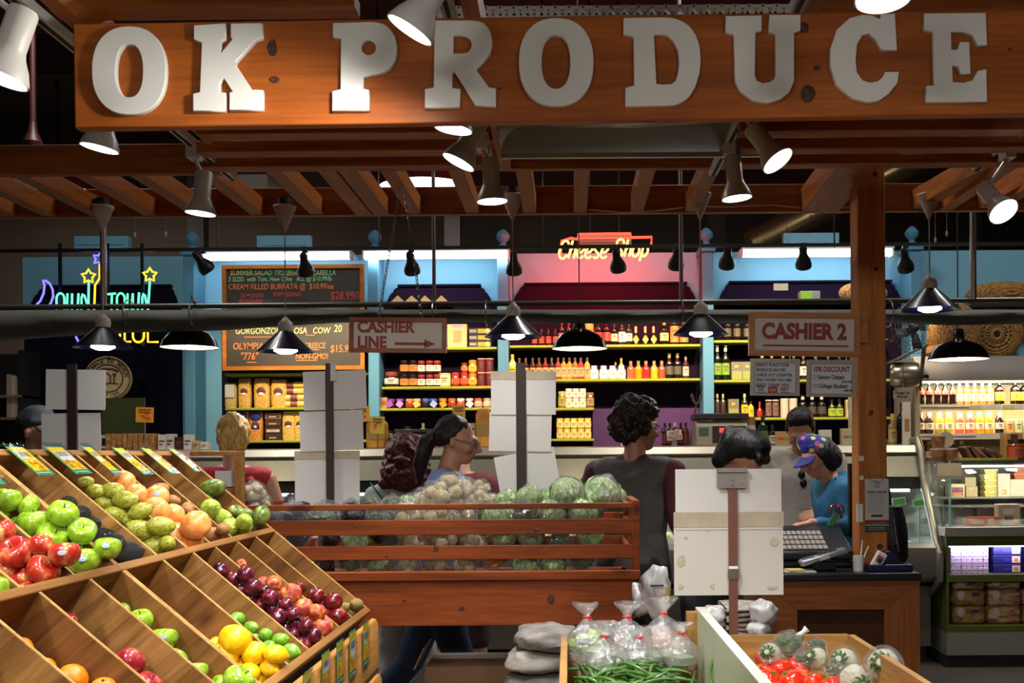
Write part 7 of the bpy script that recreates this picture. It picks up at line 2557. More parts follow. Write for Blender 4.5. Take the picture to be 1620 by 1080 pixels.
for i, (x, w_, h) in enumerate(((388, 21, 47), (415, 26, 47), (442, 26, 45))):
 bag_of('pasta_bag', 'clear bag of short pasta with a dark round label, %s on the upper pasta shelf' % nth(i + 1), x, 644, w_, h, '#b07a24', '#d8a848')
t = bag_of('grain_bag', 'small bag of grain with a white label at the end of the upper pasta shelf', 366, 644, 19, 40, '#a88a4a', '#c8aa6a')
MB().box(-.04, .04, -.046, -.042, .09, .2).build('white_label', PAPER, t, True)
for i in range(4):
 z = P(468, 644, YS).z
 X0 = P(464 if i < 2 else 458, 644, 9.5).x
 m = MB().tube([(X0 - .1, 9.5, z + .03 + .055 * i), (X0 + .14, 9.5, z + .03 + .055 * i)], .028, 12)
 t = thing('spaghetti_pack', 'lying pack of spaghetti, %s from the bottom on the upper pasta shelf' % nth(i + 1), 'bag', (X0, 9.5, z), group='spaghetti packs')
 m.build('pack_body', mottle('spaghetti' + str(i % 2), [(.3, '#c89a3a' if i < 2 else '#b8702a'), (.7, '#ecd07a' if i < 2 else '#d89a4a')], 30, .35, (.3, 8, 8)), t)
 MB().tube([(X0 - .02, 9.5, z + .03 + .055 * i), (X0 + .04, 9.5, z + .03 + .055 * i)], .0285, 12).build('label', gm('#7a4034', .5), t)
for i, (x, w_, c1, c2) in enumerate(((385, 19, '#b06a1c', '#d88a30'), (406, 22, '#b06a1c', '#d88a30'), (458, 22, '#b8862c', '#e0b850'), (475, 18, '#b8862c', '#e0b850'))):
 t = bag_of('pasta_bag', ('bag of orange pasta with a navy top' if i < 2 else 'bag of yellow pasta') + ', %s on the lower pasta shelf' % nth(i + 1), x, 696, w_, 46, c1, c2)
 if i < 2:
  W = w_ * k
  MB().ball((0, -.03, 38 * k), (W * .42, .016, .05), 14).build('navy_band', gm('#2a2a6a', .4), t, True)
  MB().box(-W * .3, W * .3, -.042, -.036, .10, .125).build('navy_strip', gm('#1c2458', .4), t, True)
for i in range(4):
 z = P(468, 696, YS).z
 X = P(434, 696, 9.5).x
 boxy('cookie_pack', 'pack', (X, 9.5, z + .06 * i), .14, .08, .056, '#3a2218' if i != 3 else '#8a5a2a', 'dark wrapped biscuit pack, %s in the stack on the lower pasta shelf' % ['bottom one', 'second', 'third', 'top one'][i], 'biscuit packs', [(.1, .9, .2, .6, ['#1c1420', '#c8b8a0', '#5a3424', '#2a3058'][i]), (.25, .7, .3, .5, '#b89a70')])


# ---------------------------------------------------------------- goods standing on the deli case
CT = 1.575


def case_top():
 gx = lambda x, Y=8.45: P(x, 700, Y).x
 s = 8.45 / FPX
 # sliced loaves in a row
 for i in range(9):
  x = 172 + i * 8.6
  o = MB().obox(Matrix.Translation((gx(x), 8.5, CT + .062)) @ Matrix.Rotation(R(4 * math.sin(i * 2)), 4, 'Y'), .038, .14, .125).warp(lambda p: p).build('crispbread', mottle('crisp', [(.3, '#8a5a2a'), (.6, '#b8824a'), (.8, '#d2a468')], 14, .7, (1, 1, 3), coat=0, bump=.3), bevel=.006)
  tag(o, 'upright tan crispbread pack on the deli case, %s from the price tag stand' % nth(9 - i), 'pack', 'crispbread packs')
 for i, (x, w_, h, c, lab) in enumerate(((255, 12, 24, '#d8d0c4', 'white printed box beside the crispbread'), (268, 13, 25, '#c8c0b4', 'pale grey printed box in the row'), (282, 14, 20, '#3a1c18', 'dark brown box in the row'), (296, 13, 24, '#d8d0c8', 'white box beyond the dark brown box'), (309, 11, 14, '#c8a870', 'low tan box at the end of the row'), (322, 12, 12, '#e0d8d0', 'low white box in the row'))):
  boxy('tea_box', 'box', (gx(x), 8.5, CT), w_ * s, .08, h * s, c, lab + ' on the deli case', 'small boxes on the deli case', [(.15, .85, .5, .62, '#5a4a44'), (.15, .6, .3, .4, '#5a4a44')])
 a, b = P(160, 672, 8.6), P(227, 629, 8.6)
 tag(MB().box(a.x, b.x, 8.6, 8.64, CT, b.z).build('green_board', gm('#3a4420', .5)), 'dark green board standing on the deli case under the round cheese sign', 'board')
 boxy('teal_box', 'box', (gx(163), 8.48, CT), .05, .06, .13, '#1c3438', 'small teal box with a pale edge at the end of the crispbread', print_=[(.1, .9, .1, .9, '#c8c0a8'), (.3, .95, .25, .7, '#12282c')])

 def ptag(lab, x, y, w_, h, ang, col='#eda02a', Y=8.42):
  p = P(x, y, Y)
  t = thing('price_tag', lab, 'price tag', (p.x, Y, CT), group='price tags on the deli case')
  zz = p.z - CT
  MB().obox(Matrix.Translation((0, 0, zz)) @ Matrix.Rotation(R(ang), 4, 'Y'), w_ * s, .004, h * s).build('tag_card', gm(col, .5), t, True)
  M = WM[t] @ Matrix.Translation((0, -.003, zz)) @ Matrix.Rotation(R(ang), 4, 'Y') @ Matrix.Rotation(R(90), 4, 'X')
  m = MB()
  rnd = random.Random(x)
  for q in range(7):
   xx, yy, r = rnd.uniform(-.25, .25) * w_ * s, rnd.uniform(-.3, .15) * h * s, rnd.uniform(.05, .14) * w_ * s
   m.add([M @ Vector((xx + r * math.cos(j), yy + r * .7 * math.sin(j), .0002 * q)) for j in range(6)], [tuple(range(6))])
  m.build('printed_pattern', gm('#d8582a', .5), t)
  m = MB()
  for q in range(2):
   m.add([M @ Vector(v) for v in ((-.35 * w_ * s, (.38 - .16 * q) * h * s, .002), (.35 * w_ * s, (.38 - .16 * q) * h * s, .002), (.35 * w_ * s, (.30 - .16 * q) * h * s, .002), (-.35 * w_ * s, (.30 - .16 * q) * h * s, .002))], [(0, 1, 2, 3)])
  m.build('lettering', gm('#7a5a2a', .5), t)
  MB().cyl((0, .01, 0), (0, .004, zz), .004, n=8).build('stand', STEEL, t, True)
 ptag('orange price tag on a stand above the crispbread', 229, 656, 28, 24, 2)
 ptag('orange price tag beside the blank card at the neon end of the jam bay', 570, 655, 30, 24, -2, '#f0a83a')
 ptag('yellow price tag in front of the orange half wheel of cheese', 597, 672, 22, 27, 3, '#d8b840', 8.36)
 ptag('yellow price tag behind the ponytail woman', 726, 654, 20, 26, -2, '#c8a03a')
 # cheese
 for lab, x, w_, h in (('orange half wheel of cheese on the deli case', 597, 30, 46), ('tall orange cheese block standing behind the ponytail woman', 767, 26, 62)):
  t = thing('cheese', lab, 'cheese', (gx(x, 8.55), 8.55, CT))
  W, Hh = w_ * s, h * s
  m = MB().prism([(-W / 2, 0), (W / 2, 0), (W / 2, Hh * .85), (W * .3, Hh), (-W * .3, Hh), (-W / 2, Hh * .85)], -.09, .09)
  m.build('cheese_body', mottle('cheese_orange', [(.3, '#b8782a'), (.6, '#d89a3a'), (.8, '#e8b85a')], 8, .45, bump=.15), t, True, bevel=.012)
  MB().box(-W * .38, W * .38, -.094, -.089, Hh * .3, Hh * .62).build('label', gm('#a88a4a', .5), t, True)
 boxy('white_sign_box', 'box', (gx(745, 8.6), 8.6, CT), .07, .03, .19, '#d8cfc0', 'white card with a dark picture beside the tall orange cheese', print_=[(.25, .85, .15, .5, '#241c18'), (.15, .9, .72, .8, '#8a4a3a')])
 for i, (x, h, c, lab) in enumerate(((615, 14, '#2a2420', 'small dark jar on the deli case, next to the half wheel'), (629, 13, '#2a2420', 'second small dark jar on the deli case'), (644, 20, '#a85a1c', 'small amber jar with a black top on the deli case'), (657, 12, '#1c1818', 'low dark jar on the deli case'))):
  put('jar', 'jar', 'jar', c, '#c8c0b0' if i < 2 else ('#d8803a' if i == 2 else None), '#1c1614', (gx(x, 8.7), 8.72, CT + .075), .06, h * s, lab, 'small jars on the deli case')
 put('bottle', 'bottle', 'square', '#d8c870', '#e8c020', '#d8d0b8', (gx(669, 8.7), 8.72, CT + .075), .05, .12, 'small yellow bottle with a pale cap on the deli case', 'small jars on the deli case')
 a, b = gx(622, 8.66), gx(704, 8.66)
 tag(MB().box(a, b, 8.64, 8.85, CT, CT + .075).build('serving_board', gm('#4a4038', .4)), 'long dark serving board on the deli case below the small jars', 'board')
 # scale
 def scale(lab, x0, x1, y0, Y, dark):
  a, b = P(x0, 700, Y).x, P(x1, 700, Y).x
  h = P(0, y0, Y).z - CT
  t = thing('weighing_scale', lab, 'scale', ((a + b) / 2, Y, CT))
  w_ = b - a
  MB().prism([(-.16, 0), (.16, 0), (.16, h * .78), (-.1, h * .78), (-.16, h * .62)], -w_ / 2 * .96, w_ / 2 * .96, 'YZ').build('scale_body', gm('#a59a84', .4), t, True, bevel=.008)
  MB().box(-w_ / 2, w_ / 2, -.15, .17, h * .82, h).build('weighing_plate', gm('#3a3430', .4), t, True, bevel=.006)
  MB().box(-w_ * .43, -w_ * .25, -.162, -.155, h * .3, h * .56).build('green_display', gm('#4a6a5a', .3), t, True)
  MB().box(-w_ * .18, w_ * .44, -.163, -.155, h * .08, h * .6).build('display_panel', gm('#3a2c2c', .3), t, True)
  for q, (x, z) in enumerate(((.0, .4), (.30, .4), (.30, .16))):
   m = MB()
   for d in range(3):
    m.box(w_ * x - .02 + d * .017, w_ * x - .008 + d * .017, -.165, -.163, h * z, h * (z + .14))
   m.build('digit_lettering', glow('digit_red', (1, .05, .04), 2.5), t, True)
 scale('grey weighing scale with red digits on the deli case', 1096, 1180, 663, 8.5, 1)
 scale('beige weighing scale on the deli case behind the curly haired woman', 628, 704, 684, 8.5, 0)
 # hot sauce
 for i, (x, c) in enumerate(((1052, '#2a0f0c'), (1060, '#3a120c'), (1068, '#5a1a10'), (1077, '#2a120c'), (1085, '#6a1c10'))):
  put('bottle', 'bottle', 'slim', c, '#5a2a1c', '#d8d0c8' if i == 2 else '#1c1414', (gx(x, 8.62), 8.62, CT), .05, .18, 'small sauce bottle behind the hot sauce sign, %s from the man in the vest' % nth(i + 1), 'hot sauce bottles')
 p = P(1067, 688, 8.4)
 t = thing('table_sign', 'small tilted white sign with red writing before the sauce bottles', 'sign', (p.x, 8.4, CT))
 M = Matrix.Translation((p.x, 8.4, p.z)) @ Matrix.Rotation(R(-6), 4, 'Y')
 MB().obox(M, .115, .004, .075).build('card', gm('#d8c0b0', .5), t)
 MB().box(p.x - .02, p.x + .02, 8.39, 8.42, CT, p.z - .03).build('stand', STEEL, t)
 for s_, dz in (('HOT', .014), ('SAUCE', -.017)):
  text(s_, M @ Matrix.Translation((0, -.003, dz)) @ Matrix.Rotation(R(90), 4, 'X'), .034, gm('#7a2a20', .5), t, .0004, .0008)
 for x, w_, h, kd, c, l, cap, lab in ((1187, 20, 45, 'round', '#b5a892', None, '#8a6a4a', 'milky white bottle with a cork beside the scale'), (1207, 16, 46, 'wine', '#1c2c18', '#5a6a34', '#20301c', 'green bottle beside the milky bottle'), (1222, 13, 32, 'square', '#1c1814', '#c8c0b0', '#141414', 'small square dark bottle in front of the man in grey'),
                                     (1428, 19, 66, 'wine', '#0c0b0c', None, '#1c1416', 'big black wine bottle beyond the square post'), (1412, 14, 48, 'square', '#8a7a4a', '#b09a5a', '#d8a040', 'yellowish bottle close to the square post')):
  put('bottle', 'bottle', kd, c, l, cap, (gx(x, 8.5), 8.5, CT), w_ * s, h * s, lab + ', on the deli case', 'bottles on the deli case')
 for i, (x, w_, h, c, lab) in enumerate(((1238, 26, 22, '#b08a5a', 'tan packet on the deli case beside the small square bottle'), (1305, 19, 24, '#c8c0b0', 'white card with colour stripes on the deli case'), (1340, 20, 26, '#a8a07a', 'box with a round green print against the square post'))):
  boxy('packet', 'box', (gx(x, 8.5), 8.5, CT), w_ * s, .06, h * s, c, lab, 'packets on the deli case', [(.15, .5, .4, .55, '#b8402a'), (.5, .9, .4, .55, '#6a8a4a')])
 boxy('white_notice_box', 'box', (gx(1434, 8.39), 8.39, CT), .06, .03, .32, '#c8bfae', 'tall pale card beside the big black wine bottle', print_=[(.2, .8, .3, .6, '#a06a4a')])
 p = P(1427, 624, 8.5)
 t = thing('table_sign', 'grey vinegar sign above the big black wine bottle', 'sign', (p.x, 8.5, p.z))
 MB().box(p.x - .068, p.x + .068, 8.5, 8.505, p.z - .032, p.z + .032).build('card', gm('#8a7a6c', .5), t)
 MB().cyl((p.x + .06, 8.51, CT), (p.x + .06, 8.51, p.z), .004).build('stand', STEEL, t)
 for s_, dz in (('Vinegar de', .014), ('Banyuls', -.014)):
  text(s_, face_cam((p.x, 8.498, p.z + dz)), .026, INK, t, .0004, .0006)
 # scalloped silver scoop holder tongs on the wall
 a, b = P(1091, 672, 9.08), P(1101, 640, 9.08)
 m = MB().tube([(a.x, 9.08, CT), b], .008, 8).tube([(b.x - .04, b.y, b.z + .09), (b.x - .02, b.y, b.z + .03), b, (b.x + .03, b.y, b.z + .03), (b.x + .045, b.y, b.z + .08)], .012, 8)
 tag(m.build('grabber_tool', mat('tool_dark', '#2a2024', .4)), 'long grabber tool with a forked dark head leaning by the blue post', 'tool')
 a = P(988, 690, 9.0)
 m = MB()
 for dx in (-.02, .05):
  m.tube([(a.x + dx, 9.0, CT), (a.x + dx - .03, 9.05, CT + .22)], .006, 6)
 for q in range(4):
  m.tube([(a.x - .025 - .007 * q, 9.01 + .01 * q, CT + .03 + .055 * q), (a.x + .045 - .007 * q, 9.01 + .01 * q, CT + .03 + .055 * q)], .005, 6)
 tag(m.build('wire_rack', mat('rack_white', '#c8c0b8', .4)), 'small white wire rack on the deli case beside the man in the vest', 'rack')


case_top()

# cheese wheel sign
def wheel():
 Y = 8.9
 c = P(171, 598, Y)
 r = 35 * Y / FPX
 t = thing('cheese_sign', 'round pale cheese wheel sign with brown printing on the dark panel', 'sign', (c.x, Y, c.z - r))
 M = Matrix.Translation(c) @ Matrix.Rotation(R(18), 4, 'Z') @ Matrix.Rotation(R(90), 4, 'X')
 MB().lathe([(0, -.1), (r * .96, -.1), (r, -.085), (r, -.01), (r * .97, 0), (0, 0)], 44, M).build('wheel_body', mottle('wheel_cream', [(.3, '#9a8458'), (.6, '#b8a276'), (.8, '#cdb98e')], 9, .6, coat=0), t)
 BR = gm('#4a2c2c', .6)
 MB().tube([M @ Vector((r * .62 * math.cos(q), r * .62 * math.sin(q), .002)) for q in [2 * PI * i / 40 for i in range(40)]], .006, 6, closed=True).build('print_ring', BR, t)
 MB().tube([M @ Vector((r * .92 * math.cos(q), r * .92 * math.sin(q), .002)) for q in [2 * PI * i / 40 for i in range(40)]], .005, 6, closed=True).build('print_ring', BR, t)
 s_ = 'FROMAGE DE MEAUX'
 for i, ch in enumerate(s_):
  if ch == ' ':
   continue
  a = R(172 - i * 10.8)
  text(ch, M @ Matrix.Rotation(a - PI / 2, 4, 'Z') @ Matrix.Translation((0, r * .77, .002)), r * .26, BR, t, .0008, .001)
 for i, ch in enumerate('AFFINE'):
  a = R(-118 + i * 12)
  text(ch, M @ Matrix.Rotation(a + PI / 2, 4, 'Z') @ Matrix.Translation((0, -r * .77, .002)), r * .2, BR, t, .0008, .001)
 # a small printed farm scene
 m = MB()
 def q(x, y): return M @ Vector((x * r, y * r, .002))
 m.tube([q(-.4, -.2), q(-.2, -.28), q(.1, -.22), q(.42, -.25)], .005, 6).tube([q(-.2, -.2), q(-.2, .1), q(-.05, .25), q(.1, .1), q(.1, -.2)], .006, 6).tube([q(-.45, .32), q(-.2, .42), q(.2, .42), q(.45, .3)], .008, 6).tube([q(.25, -.2), q(.27, .05), q(.2, .2), q(.34, .22), q(.27, .05)], .007, 6).tube([q(-.32, -.2), q(-.34, 0), q(-.4, .1)], .006, 6)
 m.build('print_scene_rim', BR, t)
 MB().box(c.x - .02, c.x + .02, Y + .1, 9.66, c.z - .02, c.z + .02).build('wall_bracket', BLACK, t)


wheel()
for i, (x, w_) in enumerate(((17, 7), (24, 6), (30, 6))):
 z = P(0, 660, 9.0).z
 a = P(x, 640, 9.05)
 o = MB().box(a.x - w_ * .0026, a.x + w_ * .0026, 9.02, 9.2, P(0, 660, 9.0).z, P(0, 592 + 2 * i, 9.02).z).build('bottle_carton', [gm('#9a8a78', .5), gm('#b8aa98', .5), gm('#a0927e', .5)][i])
 tag(o, 'tall pale carton on the black corner shelf, %s from the photo edge' % nth(i + 1), 'box', 'pale cartons in the corner')


# ---------------------------------------------------------------- bottle fridge and glass service case
def fridge():
 Y = 8.95
 x0, x1 = P(1449, 640, Y).x, P(1760, 640, Y).x
 zt, zh = P(1530, 562, Y).z, P(1530, 602, Y).z
 t = thing('bottle_fridge', 'open drinks fridge with lit shelves of bottles, in the corner beyond the square post', 'fridge', ((x0 + x1) / 2, 9.3, 0))
 GR = mat('fridge_grey', '#8a8178', .45, var=.05)
 WARM = mat('fridge_inside', '#d8c8a4', .5)
 MB().prism([(Y - .04, zh), (Y - .04, zh + .07), (Y + .06, zt), (9.62, zt), (9.62, zh + .02), (Y, zh)], x0, x1, 'YZ').build('canopy', GR, t, bevel=.006)
 MB().box(x0, x0 + .03, Y, 9.62, 0, zh).build('side_panel', GR, t)
 MB().box(x1 - .03, x1, Y, 9.62, 0, zh).build('side_panel', GR, t)
 MB().box(x0 - .012, x0 + .022, Y - .03, Y, .6, zh + .02).build('front_edge', mat('edge_cream', '#cbb890', .4), t)
 MB().box(x0, x1, 9.55, 9.62, 0, zh).build('back_panel', WARM, t)
 for y in (640, 686, 731):
  z = P(1530, y, Y + .06).z
  MB().box(x0 + .03, x1 - .03, Y + .06, 9.55, z - .012, z).build('shelf_board', WARM, t)
  MB().box(x0 + .03, x1 - .03, Y + .045, Y + .06, z - .045, z + .002).build('price_rail', mat('rail_cream', '#f0e8d0', .35), t)
  MB().box(x0 + .05, x0 + .5, Y + .042, Y + .045, z - .028, z - .016).build('rail_strip', gm('#8a8070', .4), t)
  if y == 640:
   for xx in (1543, 1595):
    q = P(xx, 640, Y + .04).x
    MB().box(q - .05, q + .05, Y + .038, Y + .044, z - .04, z - .002).build('price_ticket', gm('#e8dfa0', .5), t)
 MB().box(x0 + .03, x1 - .03, Y + .1, 9.55, .5, .6).build('deck', GR, t)
 MB().box(x0, x1, Y, Y + .05, 0, .62).build('front_panel', GR, t)
 MB().box(x0 + .06, x1 - .06, Y + .03, Y + .06, zh - .014, zh).build('light_strip', glow('fridge_strip', (1, .86, .6), 3), t)
 area_light('fridge_light', ((x0 + x1) / 2, Y + .05, zh - .03), ((x0 + x1) / 2, Y + .45, zh - .6), 13, x1 - x0 - .2, .05, (1, .82, .55))
 area_light('fridge_light', ((x0 + x1) / 2, Y + .07, P(1530, 640, Y).z - .05), ((x0 + x1) / 2, Y + .45, 1.5), 8, x1 - x0 - .2, .04, (1, .82, .55))
 zA, zB, zC = (P(1530, y, Y + .06).z for y in (640, 686, 731))
 row('on the upper fridge shelf', 0, 0, 640, [B(x, 11, 37, 'cola', '#180c0a', '#d85a4a', '#b8b0a0', 'cola bottle with a red label') for x in (1457, 1470, 1483, 1495, 1507)] + [B(x, 11.5, 36, 'wine', '#b8703a', '#f0dca8', '#e8d8b0', 'rose bottle with a cream label') for x in (1518, 1530, 1542, 1554, 1566)] + [B(x, 15, 40, 'wine', '#160e0a', '#d8b03a', '#2a1a10', 'dark bottle with a yellow label') for x in (1581, 1606, 1621, 1637)], Yf=Y + .07, z=zA)
 row('on the lower fridge shelf', 0, 0, 686, [B(x, 13.5, 34, 'juice', c, '#ead8c0', cap, l) for x, c, cap, l in ((1456, '#3a2a28', '#8a7a70', 'dark juice bottle'), (1470, '#3a2420', '#8a6a60', 'brown juice bottle'), (1486, '#b0a428', '#b89a60', 'lime green juice bottle beside the brown one'), (1501, '#b0a428', '#b89a60', 'lime green juice bottle beside the pink one'), (1518, '#d8584a', '#c08a60', 'pink juice bottle beside the lime green one'), (1534, '#d8584a', '#c08a60', 'pink juice bottle beside the orange one'), (1549, '#e89018', '#c8a060', 'orange juice bottle beside the pink one'), (1564, '#e89018', '#c8a060', 'orange juice bottle beside the dark one'), (1581, '#2a1c1c', '#6a5a54', 'black juice bottle'))] + [J(x, 13, 22, 'can', c, l, '#b0b0a8', t_) for x, c, l, t_ in ((1596, '#a0a8a8', '#d8a060', 'drink can with an orange print'), (1610, '#90a878', '#b8c090', 'drink can with a green print'), (1624, '#b0b078', '#c8c890', 'drink can with a yellow print'))], Yf=Y + .07, z=zB)
 row('on the bottom fridge shelf', 0, 0, 731, [B(x, 13.5, 34, 'juice', '#8a4a2a', '#d8c0a0', '#a8906a', 'brown bottle') for x in (1456, 1470, 1508, 1522)], Yf=Y + .07, z=zC)
 # baskets and bread on top of the fridge
 basket('round wicker tray standing on the drinks fridge beside the fan', Vector((P(1498, 536, 9.15).x, 9.13, zt + .2)), .19, .19, R(14), R(40))
 basket('large round wicker tray standing on the drinks fridge behind the dome lamp', Vector((P(1515, 530, 9.32).x, 9.31, zt + .23)), .22, .22, R(14), R(8))
 basket('wide wicker tray standing on the drinks fridge at the photo edge', Vector((P(1577, 527, 9.5).x, 9.5, zt + .23)), .23, .23, R(12), R(-5))
 basket('long flat wicker tray lying on top above the awning tube', Vector((P(1600, 470, 9.5).x, 9.5, 2.88)), .32, .10, 0, 0, .5)
 tag(MB().box(P(1530, 0, 9.5).x, P(1760, 0, 9.5).x, 9.35, 9.7, 2.74, 2.77).build('high_shelf', BLACKM), 'dark high shelf above the drinks fridge', 'shelf')
 c = P(1500, 560, 9.02)
 m = MB().lathe([(0, 0), (.14, 0), (.17, .03), (.16, .07), (.1, .1), (0, .105)], 20, Matrix.Translation((c.x, 9.1, zt)) @ Matrix.Diagonal((1.1, .7, 1, 1)))
 tag(m.build('bread_loaf', mottle('bread', [(.3, '#6a4020'), (.6, '#9a6a3a'), (.8, '#b88a58')], 8, .8, coat=0, bump=.4)), 'brown round loaf lying on top of the drinks fridge', 'bread')
 # fan
 c = P(1440, 522, 8.35)
 t = thing('wall_fan', 'dark mesh fan hanging beyond the square post', 'fan', c)
 m = MB()
 T = Matrix.Translation(c) @ Matrix.Rotation(R(25), 4, 'Z') @ Matrix.Rotation(R(80), 4, 'X')
 FM = mat('fan_grey', '#6a7078', .35, metal=.5)
 for q in range(7):
  r = .03 + .026 * q
  m.tube([T @ Vector((r * math.cos(a), r * math.sin(a), .05 * (1 - (r / .2) ** 2))) for a in [2 * PI * j / 30 for j in range(30)]], .002, 5, closed=True)
 for j in range(24):
  a = 2 * PI * j / 24
  m.tube([T @ Vector((r * math.cos(a), r * math.sin(a), .05 * (1 - (r / .2) ** 2))) for r in (.02, .1, .19)], .0016, 5)
 m.build('grille', FM, t)
 m = MB()
 for j in range(4):
  a = PI / 2 * j
  m.add([T @ Vector(v) for v in ((0, 0, 0), (.15 * math.cos(a), .15 * math.sin(a), .0), (.16 * math.cos(a + .5), .16 * math.sin(a + .5), .02), (.06 * math.cos(a + .9), .06 * math.sin(a + .9), .03))], [(0, 1, 2, 3)])
 m.build('blade', mat('fan_blade', '#4a5058', .4), t, solid=.003)
 MB().ball(T @ Vector((0, 0, .06)), .03, 14).build('hub', mat('fan_hub', '#3a2420', .4), t)
 MB().cyl(T @ Vector((0, 0, -.05)), T @ Vector((0, 0, .02)), .04).cyl(T @ Vector((0, 0, -.04)), (c.x + .1, 9.7, c.z), .012).build('motor', BLACK, t)
 # steel drum on a bracket
 c = P(1430, 592, 8.7)
 t = thing('steel_drum', 'round steel drum mounted under a sloping steel plate beside the fridge', 'drum', (c.x, 8.75, c.z - .1))
 m = MB().lathe([(0, -.09), (.08, -.09), (.1, -.06), (.1, .0), (.104, .004), (.1, .008), (.1, .1), (.085, .13), (0, .13)], 28, Matrix.Translation((c.x, 8.75, c.z)) @ Matrix.Rotation(R(90), 4, 'Y') @ Matrix.Rotation(R(15), 4, 'X'))
 m.build('drum_body', mat('drum_steel', '#a09684', .3, metal=.85, var=.15, scale=10), t)
 a, b = P(1412, 572, 8.7), P(1466, 546, 8.7)
 MB().beam((a.x, 8.75, a.z), (b.x, 8.75, b.z), .2, .012).beam((b.x, 8.75, b.z), (b.x + .02, 8.95, c.z - .1), .02, .05).build('plate', mat('drum_plate', '#8a8272', .35, metal=.7), t)
 MB().box(b.x, b.x + .03, 8.75, 9.4, c.z - .03, c.z + .0).build('bracket', BLACK, t)


fridge()


